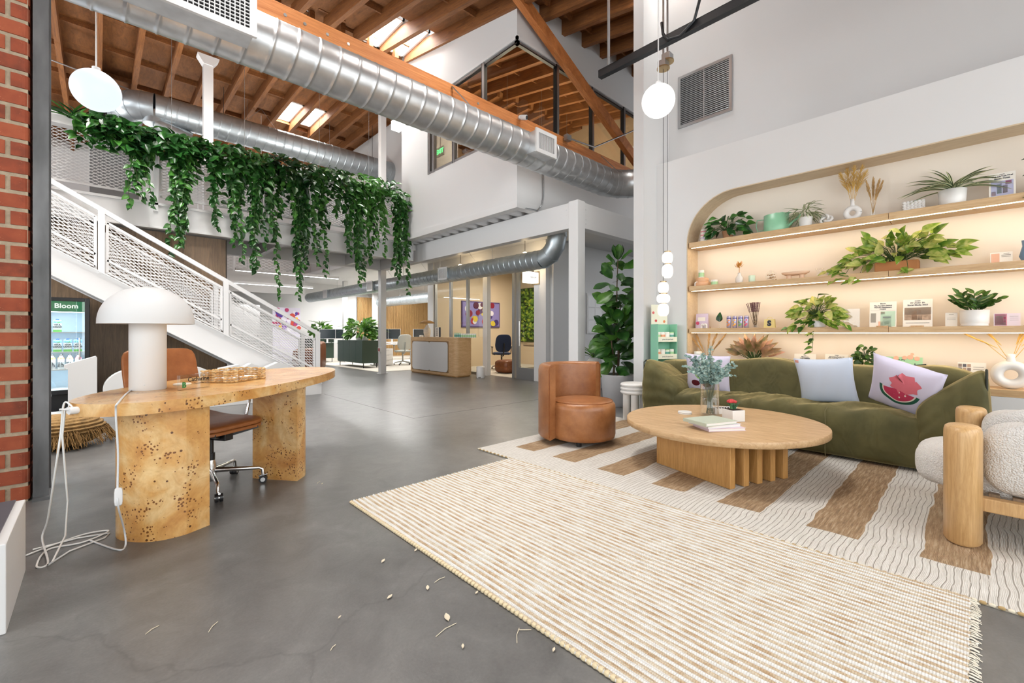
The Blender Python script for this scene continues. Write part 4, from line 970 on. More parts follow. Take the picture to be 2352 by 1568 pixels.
for x in (3.40, 4.2): wpart('side_rail', MB().box(x-.03, x+.03, -.80, .03, .185, .255), m_ash, ac, bevel=.006)
wpart('front_rail', MB().box(3.42, 4.18, .01, .06, .2, .27), m_ash, ac, bevel=.006)
for k in range(9): wpart('slat', MB().box(3.43, 4.17, -.76+k*.085, -.72+k*.085, .25, .268), m_walnut, ac)
def fz(a): return lambda q: Vector((q.x, q.y, q.z+.006*math.sin(q.x*31+q.y*23)))
wpart('seat_cushion', MB().soft(3.47, 4.13, -.78, .27, .20, .47, p=3.6, n=26, fn=fz(0)), m_bouc, ac)
for x0, x1 in ((3.395, 3.62), (3.98, 4.21)): wpart('arm_cushion', MB().soft(x0, x1, -.90, -.015, .255, .66, p=4, n=22, fn=fz(1)), m_bouc, ac)
wpart('back_cushion', MB().soft(3.42, 4.18, -1.02, -.74, .3, .84, p=3.5, n=22, fn=fz(2)), m_bouc, ac)

# ---- green product display stand behind the sofa
m_mint = M('mint_card', '8CC9AC', .6); m_mint2 = M('mint_light', 'C8E4D2', .6); m_cl = M('cream_card', 'E9EBD9', .6)
ds = thing('display_stand', 'mint green cardboard display stand with shelves behind the sofa arm', 'stand', (5.60, 2.93, 0), R_(-28))
Wd, Dd, Hd = .30, .17, 1.235
def sbox(x0, x1, y0, y1, z0, z1): return MB().box(x0, x1, y0, y1, z0, z1)
sbox(-Wd/2, -Wd/2+.008, -Dd/2, Dd/2, 0, Hd).build('side_panel', m_mint, ds); sbox(Wd/2-.008, Wd/2, -Dd/2, Dd/2, 0, Hd).build('side_panel', m_mint, ds)
sbox(-Wd/2, Wd/2, Dd/2-.006, Dd/2, 0, Hd).build('back_panel', m_mint, ds)
for z in (.3, .55, .80, 1.03): 
    sh = sbox(-Wd/2+.008, Wd/2-.008, -Dd/2, Dd/2-.006, z-.01, z).build('shelf', m_mint2, ds)
    sbox(-Wd/2+.008, Wd/2-.008, -Dd/2-.005, -Dd/2, z-.03, z+.035).build('shelf_lip', m_cl, sh)
    tx = text_mb('greens & superfoods', .02, .0004); tx.xf(Matrix.Translation((0, -Dd/2-.0058, z+.002)) @ Matrix.Rotation(PI/2, 4, 'X')); tx.build('lettering', m_ink, sh)
hdr = sbox(-Wd/2, Wd/2-.05, Dd/2-.02, Dd/2-.012, Hd, Hd+.27).build('header_card', m_cl, ds)
for k, (x, z) in enumerate(((-.08, .05), (.05, .04), (.0, .24), (-.12, .16))): 
    MB().cyl((x, Dd/2-.023, Hd+z), (x, Dd/2-.02, Hd+z), .018, n=14).build('fruit_print', M('fruit_%d' % k, ('C94A4A', 'E08A5A', 'F0B050', 'D86A6A')[k], .6), hdr)
m_jar = [M('jar_white', 'EEEFEA', .35), M('jar_green', 'A9D3A0', .35), M('jar_orange', 'E9A07A', .35), M('jar_teal', '5FA596', .35)]
def jar(idx, label, group, r=.034, h=.10):
    t = thing('supplement_jar', label, 'jar', group=group)
    MB().lathe([(r*.95, 0), (r, .004), (r, h*.78), (r*.93, h*.82)], n=20).build('body', m_jar[0], t)
    MB().lathe([(r*1.015, h*.12), (r*1.015, h*.66)], n=20, caps=False).build('label_band', m_jar[idx], t)
    MB().lathe([(r*.96, h*.82), (r*.98, h*.83), (r*.98, h*.98), (r*.9, h)], n=20).build('lid', m_jar[0] if idx != 3 else m_jar[1], t)
    return t
protoj = {}
dM = Matrix.Translation(ds.location) @ Matrix.Rotation(R_(-28), 4, 'Z')
for zi, (z, nm) in enumerate(((1.03, 'top'), (.80, 'second'))):
    for k in range(4):
        i = (1, 2, 0, 3)[(k+zi) % 4]; key = (zi, i)
        lab = '%s banded white supplement jar on the %s shelf of the mint display stand' % (('white', 'green', 'orange', 'teal')[i], nm)
        j = jar(i, lab, 'jars on the mint display stand'); q = dM @ Vector((-.105+.07*k, -.02, z)); j.location = q; j.rotation_euler.z = R_(-28)

# ---- pendant lamps
PD = 5.3
def pendant(px, blobs, label, ctop):
    t = thing('pendant_lamp', label, 'pendant lamp'); base = atD(px, blobs[-1][1], PD); t.location = base
    for (y0, y1, wpx) in blobs:
        a = atD(px, y0, PD); b = atD(px, y1, PD); r = wpx/2/FPX*PD; hgt = a.z-b.z; zc = b.z-base.z
        prof = [(r*.55, 0)]+[(r*(1-abs(2*k/10-1)**3*.42), hgt*k/10) for k in range(1, 10)]+[(r*.55, hgt)]
        MB().lathe(prof, (0, 0, zc), n=24).build('opal_shade', m_opal, t)
        MB().cyl((0, 0, zc+hgt-.001), (0, 0, zc+hgt+.012), r*.6, n=16).build('brass_ring', m_brass, t)
    top = atD(px, ctop, PD)
    MB().cyl((0, 0, atD(px, blobs[0][0], PD).z-base.z), (0, 0, top.z-base.z), .003, n=6).build('cord', m_dark, t)
    MB().cyl((0, 0, top.z-base.z-.005), (0, 0, top.z-base.z+.012), .075, n=28).build('canopy', m_brass, t)
    MB().box(-.05, .05, -.05, .05, top.z-base.z+.012, top.z-base.z+.09).build('junction_box', m_alu, t)
    MB().cyl((0, 0, top.z-base.z+.09), (0, 0, RZ(base.x, base.y)-base.z), .012, n=8).build('conduit_drop', m_alu, t)
    return t
m_brass = M('aged_brass', (.45, .33, .18), .35, .9)
pendant(1533, [(579, 606, 24), (607, 638, 25)], 'pendant of two stacked opal glass beads beside the shelf niche', 142)
pendant(1523.5, [(648, 673, 24), (675, 696, 30), (697, 726, 25)], 'pendant of three stacked opal glass beads hanging lower beside the shelf niche', 158)
def globe(px, py, D, r, m, label, power, col, pxw):
    c = atD(px, py, D); t = thing('globe_lamp', label, 'pendant lamp', c)
    MB().lathe([(max(.001, r*math.sin(PI*k/20)), -r*math.cos(PI*k/20)) for k in range(21)], n=36, caps=False).build('globe', m, t)
    MB().cyl((0, 0, r-.005), (0, 0, RZ(c.x, c.y)-c.z-.02), .006, n=8).build('stem', m_wplast, t)
    MB().cyl((0, 0, RZ(c.x, c.y)-c.z-.04), (0, 0, RZ(c.x, c.y)-c.z), .05, n=20).build('canopy', m_wplast, t)
    MB().cyl((0, 0, r-.01), (0, 0, r+.03), .03, n=16).build('fitter', m_wplast, t)
    return t
globe(221, 208, 3.97, .177, m_globe, 'glowing cool white globe lamp hanging in front of the balcony plants', 20, (.9, .95, 1), 0)
globe(1512, 232, 4.66, .17, m_globe2, 'glowing white globe lamp hanging near the wall grille', 20, (1, 1, 1), 0)
# ---- dark strut channel hung from the roof
su = thing('strut_channel', 'dark steel strut channel hung across the corner near the wall grille', 'channel', (4.62, 0, 0))
z_ = 4.38; a_, b_ = 3.28, .3
MB().box(-.035, .035, b_, a_, z_-.045, z_-.038).box(-.035, -.028, b_, a_, z_-.038, z_+.045).box(.028, .035, b_, a_, z_-.038, z_+.045).box(-.035, -.018, b_, a_, z_+.04, z_+.047).box(.018, .035, b_, a_, z_+.04, z_+.047).box(-.028, .028, b_, a_, z_-.01, z_-.006).build('channel', m_dark, su)
for y in (3.15, 1.5): MB().box(-.025, .025, y-.004, y+.004, z_+.04, RZ(4.6, y)).build('hanger_bar', m_alu, su)
MB().tube([(-.045, 2.42, z_+.2), (-.05, 2.40, z_+.06), (-.05, 2.34, z_-.03), (-.05, 2.2, z_-.06), (-.05, 2.05, z_+.03), (-.05, 1.95, z_+.35), (-.05, 1.9, 5.8)], .016, n=8).build('bent_hook', m_dark, su)
MB().bar((.0, 3.3, z_+1.1), (.0, 3.0, RZ(4.6, 3)), .04, .008).build('hanger_bar', m_alu, su)
# ================================================================ DESK
def burl():
    m, nt, b = newmat('burl_veneer'); L = nt.links.new
    tc = N(nt, 'ShaderNodeTexCoord')
    n0 = N(nt, 'ShaderNodeTexNoise', i_Scale=2.2, i_Detail=4, i_Distortion=2.0); L(tc.outputs['Object'], n0.inputs[0])
    n1 = N(nt, 'ShaderNodeTexNoise', i_Scale=9, i_Detail=7, i_Roughness=.7, i_Distortion=3.0); L(tc.outputs['Object'], n1.inputs[0])
    base = ramp(nt, [(.3, 'C08440'), (.48, 'D9A662'), (.62, 'E6C48C'), (.8, 'D2954C')], n0.outputs[0])
    fig = ramp(nt, [(.35, (.72, .6, .46)), (.6, (1, 1, 1))], n1.outputs[0])
    mx = N(nt, 'ShaderNodeMix', data_type='RGBA', blend_type='MULTIPLY'); mx.inputs[0].default_value = .55; L(base.outputs[0], mx.inputs[6]); L(fig.outputs[0], mx.inputs[7])
    vo = N(nt, 'ShaderNodeTexVoronoi', i_Scale=58, i_Randomness=1.0); L(tc.outputs['Object'], vo.inputs[0])
    cl = N(nt, 'ShaderNodeTexNoise', i_Scale=7.5, i_Detail=3); L(tc.outputs['Object'], cl.inputs[0])
    cm = ramp(nt, [(.46, (0, 0, 0)), (.6, (1, 1, 1))], cl.outputs[0])
    ad = N(nt, 'ShaderNodeMath', operation='MULTIPLY'); ad.inputs[1].default_value = .33; L(cm.outputs[0], ad.inputs[0])
    lt = N(nt, 'ShaderNodeMath', operation='LESS_THAN'); L(vo.outputs['Distance'], lt.inputs[0]); L(ad.outputs[0], lt.inputs[1])
    eye = N(nt, 'ShaderNodeMix', data_type='RGBA'); L(lt.outputs[0], eye.inputs[0]); L(mx.outputs[2], eye.inputs[6]); eye.inputs[7].default_value = rgb('7A4A20')
    v2 = N(nt, 'ShaderNodeTexVoronoi', i_Scale=14); L(tc.outputs['Object'], v2.inputs[0])
    l2 = N(nt, 'ShaderNodeMath', operation='LESS_THAN'); l2.inputs[1].default_value = .09; L(v2.outputs['Distance'], l2.inputs[0])
    k2 = N(nt, 'ShaderNodeMix', data_type='RGBA'); L(l2.outputs[0], k2.inputs[0]); L(eye.outputs[2], k2.inputs[6]); k2.inputs[7].default_value = rgb('5E3818')
    L(k2.outputs[2], b.inputs['Base Color']); b.inputs['Roughness'].default_value = .3; b.inputs['Coat Weight'].default_value = .35; b.inputs['Coat Roughness'].default_value = .12
    return m
m_burl = burl()
DC = Vector((.79, 3.79, 0)); DA = math.radians(46.2); DZT = .772
dk = thing('burl_desk', 'oval burl wood reception desk on two curved slab legs', 'desk', DC, DA)
def sup(a, b, e, n=80): return [(a*math.copysign(abs(math.cos(t))**(2/e), math.cos(t)), b*math.copysign(abs(math.sin(t))**(2/e), math.sin(t))) for t in [2*PI*k/n for k in range(n)]]
MB().prism(sup(1.165, .46, 2.3), DZT-.062, DZT, smside=True).build('desk_top', m_burl, dk, bevel=.006)
def dleg(uf, bulge, v0, v1):
    n = 18; pts = [(uf, v0), (uf, v1)]; h = (v1-v0)/2; c = (v0+v1)/2
    pts += [(uf+bulge*(1-abs(2*k/n-1)**2.4)**(1/2.0), v1-(v1-v0)*k/n) for k in range(1, n)]
    return pts if bulge < 0 else pts[::-1]
LM = Matrix.Translation((.74, 3.86, 0)) @ Matrix.Rotation(R_(37), 4, 'Z')
wpart('slab_leg', MB().prism(dleg(-.69, -.25, -.47, .02), 0, DZT-.062, smside=False).xf(LM), m_burl, dk)
wpart('slab_leg', MB().prism(dleg(.08, .24, -.48, -.10), 0, DZT-.062).xf(LM), m_burl, dk)
# mushroom lamp
q = onZ(333, 893, DZT)
LP = Vector((.222, 3.5, DZT))
lm = thing('mushroom_lamp', 'white mushroom lamp with a dome shade on the burl desk', 'table lamp', LP)
m_lampw = M('lamp_white', (.70, .70, .70), .55)
MB().lathe([(.088, 0), (.091, .004), (.091, .42)], n=48).build('base', m_lampw, lm)
RR, hh = .233, .222
MB().lathe([(.09, .404), (RR-.004, .404)], n=56, caps=False).build('shade_underside', m_lampw, lm)
MB().lathe([(RR, .402)]+[(max(.001, RR*abs(math.cos(t))**.94), .406+hh*abs(math.sin(t))**.94) for t in [PI/2*k/16 for k in range(1, 17)]], n=56, caps=False).build('shade', m_lampw, lm)
# cable of the lamp with an inline switch
def cable(name, label, pts, r, mat, parts=()):
    t = thing(name, label, 'cable', pts[-1]); l = Vector(pts[-1]); out = []
    P = [Vector(p)-l for p in pts]
    for i in range(len(P)-1):        # Catmull-Rom
        a, b, c, d = P[max(i-1, 0)], P[i], P[i+1], P[min(i+2, len(P)-1)]
        for k in range(8):
            u = k/8; out.append(.5*((2*b)+(c-a)*u+(2*a-5*b+4*c-d)*u*u+(3*b-a-3*c+d)*u**3))
    out.append(P[-1]); MB().tube(out, r, n=8).build('cord', mat, t)
    for nm, mb, m in parts: mb.xf(Matrix.Translation(-l)); mb.build(nm, m, t)
    return t
m_cord = M('clear_white_cord', (.7, .72, .74), .3); m_wcord = M('white_cord', (.75, .75, .73), .4)
e1 = onZ(268, 912, DZT+.008); b_ = 2.52
def D_(px, py, z): return onZ(px, py, z)
c0 = Vector((LP.x-.02, LP.y-.09, DZT+.035))
edge = onZ(272, 927, DZT); 
def col(px, py, base): d = ray(px, py); t = (base.x*_s+base.y*_c)/1.0; return Vector((d.x*t, d.y*t, HC+d.z*t))
fb = onZ(288, 1252, .005)
cable('lamp_cord', 'lamp cord with an inline switch hanging over the edge of the burl desk', [c0, col(300, 896, c0), Vector((edge.x, edge.y-.012, DZT+.008)), col(266, 945, edge+Vector((0, -.03, 0))), col(271, 1040, edge), col(270, 1125, edge), col(272, 1165, edge), col(285, 1215, fb), fb, onZ(270, 1262, .004), onZ(205, 1240, .004)], .0045, m_cord,
      [('inline_switch', MB().soft(*(lambda p: (p.x-.016, p.x+.016, p.y-.01, p.y+.01, p.z-.05, p.z+.04))(col(272, 1138, edge)), p=5, n=6), m_wplast)])
clip = onZ(160, 925, DZT-.03); cl_ = Vector((DC.x+math.cos(DA)*-1.16-math.sin(DA)*.10, DC.y+math.sin(DA)*-1.16+math.cos(DA)*.10, DZT-.03))
def cc(px, py): return col(px, py, cl_)
cable('charger_cable', 'pair of white cables draped from a clip on the desk end to the floor', [cl_+Vector((.0, 0, .005)), cc(148, 925), cc(140, 990), cc(130, 1060), onZ(110, 1190, .16), onZ(97, 1235, .05), onZ(110, 1292, .005), onZ(84, 1300, .005), onZ(110, 1262, .005), onZ(190, 1245, .005), onZ(250, 1219, .005), onZ(200, 1225, .005), onZ(130, 1248, .005), onZ(60, 1275, .006)], .0042, m_wcord,
      [('cord', MB().tube([cl_, cc(150, 940), cc(143, 1000), cc(148, 1060), onZ(155, 1150, .2), onZ(150, 1230, .06), onZ(120, 1290, .006), onZ(110, 1297, .005), onZ(160, 1265, .005), onZ(240, 1235, .005), onZ(252, 1224, .005), onZ(180, 1235, .005), onZ(75, 1262, .006)], .0042, n=8), m_wcord),
       ('cable_clip', MB().cyl(cl_+Vector((-.02, -.01, 0)), cl_+Vector((.012, .004, 0)), .018, n=14).cyl(cl_+Vector((-.05, -.02, .012)), cl_+Vector((.0, 0, .004)), .005, n=8), m_wplast)])
# acrylic nameplate
q = onZ(447, 893, DZT); npl = thing('name_plate', 'clear acrylic name plate reading Catharine on the burl desk', 'name plate', (q.x, q.y+.02, DZT), R_(33))
ab = MB().box(-.10, .10, -.012, .012, 0, .092).build('acrylic_block', m_acryl, npl, bevel=.002)
tx = text_mb('Catharine', .036, .0004, bold=.0006); tx.xf(Matrix.Translation((.02, -.0128, .060)) @ Matrix.Rotation(PI/2, 4, 'X')); tx.build('lettering', m_black, npl)
tx = text_mb('Gianetmort', .014, .0003); tx.xf(Matrix.Translation((.02, -.0128, .034)) @ Matrix.Rotation(PI/2, 4, 'X')); tx.build('lettering', m_black, npl)
tx = text_mb('B', .045, .0004, bold=.002); tx.xf(Matrix.Translation((-.075, -.0128, .03)) @ Matrix.Rotation(PI/2, 4, 'X')); tx.build('logo_letter', M('logo_green', '1E7A3C', .5), npl)
q = onZ(408, 886, DZT); tag(MB().lathe([(.045, 0), (.05, .003), (.05, .009), (.046, .011)], n=32).build('drink_coaster', M('cork_white', 'E8E2D6', .6)), 'round pale coaster behind the acrylic name plate', 'coaster').location = (q.x+.03, q.y+.05, DZT)
# woven letter tray
m_wov = [M('woven_hyacinth_a', 'CDA570', .8, var=.25, vs=40), M('woven_hyacinth_b', 'DDBE8C', .8, var=.25, vs=40), M('woven_hyacinth_c', 'B98F58', .8, var=.25, vs=40)]
qa = onZ(530, 880, DZT); wt = thing('woven_tray', 'woven water hyacinth letter tray with a cut out front on the burl desk', 'tray', (qa.x, qa.y, DZT), R_(37))
def braid(mb, p, q, r, step=.028, ph=0):
    p = Vector(p); q = Vector(q); d = q-p; n = max(1, int(d.length/step)); u = d.normalized()
    for k in range(n):
        c = p+d*((k+.5)/n); s = 1 if (k+ph) % 2 else -1
        a = u*(step*.62)+Vector((0, 0, r*.5*s))
        mb.tube([c-a, c-a*.4+Vector((0, 0, .0)), c+a*.4, c+a], [r*.25, r*.9, r*.9, r*.25], n=6, m=(k*7+ph*3) % 3)
Wt, Dt = .33, .24
mb = MB(); mf = MB()
for i in range(5):
    z = .012+i*.0165; r = .0078
    braid(mb, (0, 0, z), (0, Dt, z), r, ph=i); braid(mb, (Wt, 0, z), (Wt, Dt, z), r, ph=i+1); braid(mb, (0, Dt, z), (Wt, Dt, z), r, ph=i)
    if i < 2: braid(mf, (0, 0, z), (Wt, 0, z), r, ph=i+1)
    else: braid(mf, (0, 0, z), (Wt*.36, 0, z), r, ph=i+1); braid(mf, (Wt*.76, 0, z), (Wt, 0, z), r, ph=i)
mb.build('woven_sides', m_wov, wt); mf.build('woven_front', m_wov, wt); MB().box(0, Wt, 0, Dt, .001, .006).build('base', m_wov[2], wt)
tag(MB().box(-.13, .13, -.085, .085, 0, .02).build('paper_stack', m_page), 'small stack of papers inside the woven tray', 'papers').location = (qa.x+.165*math.cos(R_(37))-.12*math.sin(R_(37)), qa.y+.165*math.sin(R_(37))+.12*math.cos(R_(37)), DZT+.007)
bpy.data.objects['paper_stack'].rotation_euler.z = R_(37)
# desk chair
m_brn = leather('cognac_leather', '8A5229', 'A86A3C', .4)
ch = thing('office_chair', 'cognac leather office chair with a polished five star base under the burl desk', 'office chair', (.585, 3.775, 0), R_(-59))
def bent(fn): return fn
sx_ = .24
def seatpad(z0, th): 
    def fn(q): return Vector((q.x, q.y, q.z+.03*max(0, (-q.x-.05)/.25)**2-.022*max(0, (q.x-.12)/.16)**2))
    return MB().soft(-.34, .25, -.25, .25, z0, z0+th, p=7, n=16, fn=fn)
S0 = .435
seatpad(S0, .028).build('seat', m_brn, ch); seatpad(S0+.026, .034).build('seat_cushion', m_brn, ch)
def backfn(q):
    k = (q.z-.5)/.5; return Vector((q.x-.13*k-.02*math.sin(PI*k)+.02*(q.y/.26)**2, q.y*(1-.05*k), q.z))
MB().soft(-.39, -.365, -.275, .275, .48, 1.0, p=8, n=18, fn=backfn).build('backrest', m_brn, ch)
MB().soft(-.377, -.345, -.255, .255, .50, .70, p=8, n=14, fn=backfn).build('back_pad', m_brn, ch)
for s in (-1, 1):
    MB().tube([(.2, s*.25, S0-.005), (.0, s*.25, S0-.01), (-.25, s*.25, S0+.0), (-.37, s*.25, S0+.06)], .011, n=8).build('side_rail', m_chrome, ch)
    if s > 0: MB().tube([(.02, .275, S0+.02), (.04, .29, S0+.16), (.0, .295, S0+.24), (-.24, .29, S0+.25), (-.33, .275, S0+.22)], .012, n=8).build('arm_loop', m_chrome, ch)
MB().box(-.02, .17, -.035, .035, .36, .41).box(-.2, .0, -.1, .1, .385, .41).build('tilt_mechanism', m_black, ch, bevel=.006)
MB().bar((.1, -.03, .38), (.24, -.18, .43), .03, .02).bar((.1, .03, .38), (.24, .18, .43), .03, .02).bar((-.1, -.03, .38), (-.2, -.2, .43), .03, .02).bar((-.1, .03, .38), (-.2, .2, .43), .03, .02).build('seat_bracket', m_black, ch)
MB().cyl((0, -.03, .36), (0, -.13, .355), .028, n=16).build('tension_tube', m_black, ch); MB().cyl((0, -.13, .355), (0, -.16, .354), .032, n=20).build('tension_knob', m_chrome, ch)
MB().cyl((0, 0, .2), (0, 0, .37), .02, n=16).cyl((0, 0, .2), (0, 0, .26), .028, n=16).build('gas_column', m_black, ch)
MB().lathe([(.028, .06), (.036, .09), (.036, .18), (.03, .21)], n=20).build('hub', m_chrome, ch)
S_R = .33
for k in range(5):
    a = 2*PI*k/5+R_(327); d = Vector((math.cos(a), math.sin(a), 0)); n_ = Vector((-d.y, d.x, 0))
    MB().tube([d*.03+Z*.135, d*.17+Z*.125, d*(S_R-.025)+Z*.118, d*(S_R-.004)+Z*.105, d*S_R+Z*.06], [.02, .016, .013, .012, .010], n=8).build('star_arm', m_chrome, ch)
    c = d*S_R+n_*.006
    cs_ = MB().cyl(c-n_*.022+Z*.029, c-n_*.004+Z*.029, .028, n=18).cyl(c+n_*.004+Z*.029, c+n_*.022+Z*.029, .028, n=18).build('caster', m_black, ch)
    MB().cyl(c-n_*.024+Z*.029, c+n_*.024+Z*.029, .016, n=14).tube([c+Z*.062+d*.028, c+Z*.06, c+Z*.05-d*.028], .008, n=6).build('caster_hood', m_chrome, cs_)
# jute pouf behind the steel column
q = onZ(150, 1045, 0); ju = thing('jute_pouf', 'round woven jute floor cushion with frayed ends beside the steel column', 'pouf', (-.30, 6.25, 0))
m_jute = M('jute', '9A7A4C', .95, var=.4, vs=30, bump=.8, bs=70)
def rp(u, v):
    ph = PI*v; th = 2*PI*u; r = math.sin(ph)**.7; rr = 1+.03*math.sin(v*90); return (.36*r*rr*math.cos(th), .36*r*rr*math.sin(th), .15-.15*math.cos(ph)*rr)
MB().grid(40, 60, rp, cu=True).build('cushion', m_jute, ju)
mb = MB()
for k in range(140):
    a = random.uniform(-1.6, .4); r = .34; p0 = Vector((r*math.cos(a), r*math.sin(a), .12+random.random()*.08)); mb.tube([p0, p0+Vector((.04*math.cos(a), .04*math.sin(a), -.03)), Vector((.43*math.cos(a)+random.uniform(-.03, .03), .43*math.sin(a)+random.uniform(-.03, .03), .01+random.random()*.05))], .0028, n=4)
p = mb.build('fringe', M('jute_fringe', '8A693C', .95), ju); p['kind'] = 'stuff'
# litter on the concrete
m_deb = M('dry_leaf', 'C9BEA8', .9); k = 0
for (px, py, L_, a, kind) in ((895, 1373, .03, .3, 0), (1027, 1420, .045, 1.2, 0), (982, 1352, .03, 1.0, 0), (1025, 1447, .10, .1, 1), (955, 1265, .025, .5, 0), (1095, 1363, .02, .2, 0), (1063, 1487, .02, .9, 0), (1272, 1495, .02, .4, 0), (1190, 1460, .08, .7, 1), (732, 1108, .05, .8, 1), (740, 1112, .02, .8, 0), (880, 1290, .03, .6, 0), (1205, 1447, .05, 2.4, 1), (780, 1420, .015, .3, 0), (765, 1488, .03, .6, 1), (1010, 1332, .06, .1, 1), (350, 1447, .05, .6, 1), (490, 1440, .06, .9, 1)):
    q = onZ(px, py, 0)
    if kind: mb = MB().tube([(-L_/2, 0, .002), (0, L_*.06, .004), (L_/2, 0, .002)], .0016, n=5)
    else: mb = MB().grid(5, 4, lambda u, v: (L_*(u-.5), L_*.5*(v-.5)*math.sin(PI*min(1, max(.02, u*.96+.02))), .002+.006*abs(v-.5)+.004*u))
    o = mb.build('dry_twig' if kind else 'dry_petal', m_deb); o.location = q; o.rotation_euler.z = a
    tag(o, 'thin dry stalk fallen on the concrete floor' if kind else 'small dry petal fallen on the concrete floor', 'twig' if kind else 'petal', 'dry plant litter on the floor')
# ================================================================ PLANTS
def leafmat(name, c1, c2, c3=None, rough=.35, stripe=None):
    m, nt, b = newmat(name); L = nt.links.new
    oi = N(nt, 'ShaderNodeObjectInfo'); tc = N(nt, 'ShaderNodeTexCoord')
    nz = N(nt, 'ShaderNodeTexNoise', noise_dimensions='4D', i_Scale=3.0, i_Detail=3); L(tc.outputs['Object'], nz.inputs[0])
    mm = N(nt, 'ShaderNodeMath', operation='MULTIPLY'); mm.inputs[1].default_value = 40; L(oi.outputs['Random'], mm.inputs[0]); L(mm.outputs[0], nz.inputs['W'])
    ad = N(nt, 'ShaderNodeMath', operation='MULTIPLY_ADD'); ad.inputs[1].default_value = .5; L(oi.outputs['Random'], ad.inputs[0]); L(nz.outputs[0], ad.inputs[2])
    r = ramp(nt, [(.4, c1), (.95, c2)] if c3 is None else [(.4, c1), (.72, c2), (1.0, c3)], ad.outputs[0]); out = r.outputs[0]
    if stripe:
        sp = N(nt, 'ShaderNodeSeparateXYZ'); L(tc.outputs['Object'], sp.inputs[0]); ab = N(nt, 'ShaderNodeMath', operation='ABSOLUTE'); L(sp.outputs[0], ab.inputs[0])
        s_ = ramp(nt, stripe, ab.outputs[0]); mx = N(nt, 'ShaderNodeMix', data_type='RGBA'); mx.inputs[7].default_value = rgb('D5DCB0'); L(s_.outputs[0], mx.inputs[0]); L(out, mx.inputs[6]); out = mx.outputs[2]
    L(out, b.inputs['Base Color']); b.inputs['Roughness'].default_value = rough
    b.inputs['Subsurface Weight'].default_value = .0
    tr = N(nt, 'ShaderNodeBsdfTranslucent'); L(out, tr.inputs[0]); ms = N(nt, 'ShaderNodeMixShader'); ms.inputs[0].default_value = .18
    L(b.outputs[0], ms.inputs[1]); L(tr.outputs[0], ms.inputs[2]); L(ms.outputs[0], nt.nodes['Material Output'].inputs[0]); return m
def leaf(name, mat, width, kind='heart', n=7, fold=.18, curl=.25):     # unit length leaf along +y, normal +z
    prof = {'heart': lambda t: math.sin(PI*t**.62)**.8*(1-.25*t), 'lance': lambda t: math.sin(PI*t**.8)**.7, 'strap': lambda t: (min(1, t*6+.35))*(1-t**4)**.9,
            'fig': lambda t: max(0, math.sin(PI*t**1.25))**.6*(.75+.3*t), 'round': lambda t: math.sin(PI*t**.8)**.5, 'spear': lambda t: math.sin(PI*t**.6)**.75*(1-.3*t)}[kind]
    mb = MB()
    def f(u, v):
        t = .004+.992*u; s = 2*v-1; w = width*prof(t)/2
        return (s*w, t, abs(s)*w*fold*2-curl*(t*t)*.5+.03*math.sin(t*9)*abs(s)*(kind == 'fig'))
    mb.grid(n, 5, f); return mesh_of(mb, name, [mat])
def put_leaf(me, parent, p, d, up, s, name='leaf'):
    d = Vector(d).normalized(); u = Vector(up); x = d.cross(u)
    if x.length < 1e-4: x = d.cross(Vector((1, .1, 0)))
    x.normalize(); z = x.cross(d)
    o = bpy.data.objects.new(name, me); COL.objects.link(o); o.parent = parent
    Mx = Matrix((x, d, z)).transposed().to_4x4(); Mx.translation = p
    o.matrix_basis = Mx @ Matrix.Scale(s, 4); return o
lm_dark = leafmat('pothos_green', '0F2E14', '285A24', '4A8234', .3); lm_pot = leafmat('pothos_bright', '1E4516', '4B7A22', '8FA53C', .32)
lm_var = leafmat('pothos_marbled', '3E6A1E', '7C9A34', 'C9C878', .35); lm_fig = leafmat('fig_green', '0F2C12', '2A5420', '4F7C30', .3)
lm_drac = leafmat('dracaena_green', '11301A', '254D2C', None, .35, [(.0, (1, 1, 1)), (.012, (1, 1, 1)), (.02, (0, 0, 0)), (.035, (0, 0, 0)), (.042, (1, 1, 1))])
lm_zz = leafmat('zz_green', '24401A', '4C7030', None, .25); lm_cal = leafmat('aglaonema_pink', '5A5A30', '9A7A58', 'D0A090', .4); lm_euc = leafmat('eucalyptus', '5E8080', '8CA8A2', 'B4C6BC', .6)
lm_spi = leafmat('spider_green', '2E5A24', '6E9A40', None, .4); lm_bush = leafmat('bush_green', '183A14', '3F6E24', '6E9A38', .35)
LF_dark = leaf('pothos_leaf', lm_dark, .72); LF_pot = leaf('pothos_leaf', lm_pot, .68); LF_var = leaf('pothos_leaf', lm_var, .6); LF_fig = leaf('fig_leaf', lm_fig, .62, 'fig', 9, .12, .35)
LF_drac = leaf('dracaena_leaf', lm_drac, .11, 'strap', 12, .3, .9); LF_zz = leaf('zz_leaf', lm_zz, .42, 'lance'); LF_cal = leaf('aglaonema_leaf', lm_cal, .45, 'spear'); LF_rub = leaf('round_leaf', lm_zz, .7, 'round')
LF_spi = leaf('strap_leaf', lm_spi, .06, 'strap', 12, .3, 1.1); LF_bush = leaf('bush_leaf', lm_bush, .4, 'lance'); LF_euc = leaf('eucalyptus_leaf', lm_euc, .9, 'round', 5, .1, .1); LF_dracd = leaf('dracaena_leaf', lm_dark, .10, 'strap', 10, .3, .7)
m_stem = M('green_stem', '3B5526', .7); m_soil = M('potting_soil', '2A1E14', .95); m_bark = M('fig_bark', '5A4A38', .85, var=.3, vs=30)
rnd = random.Random(11)
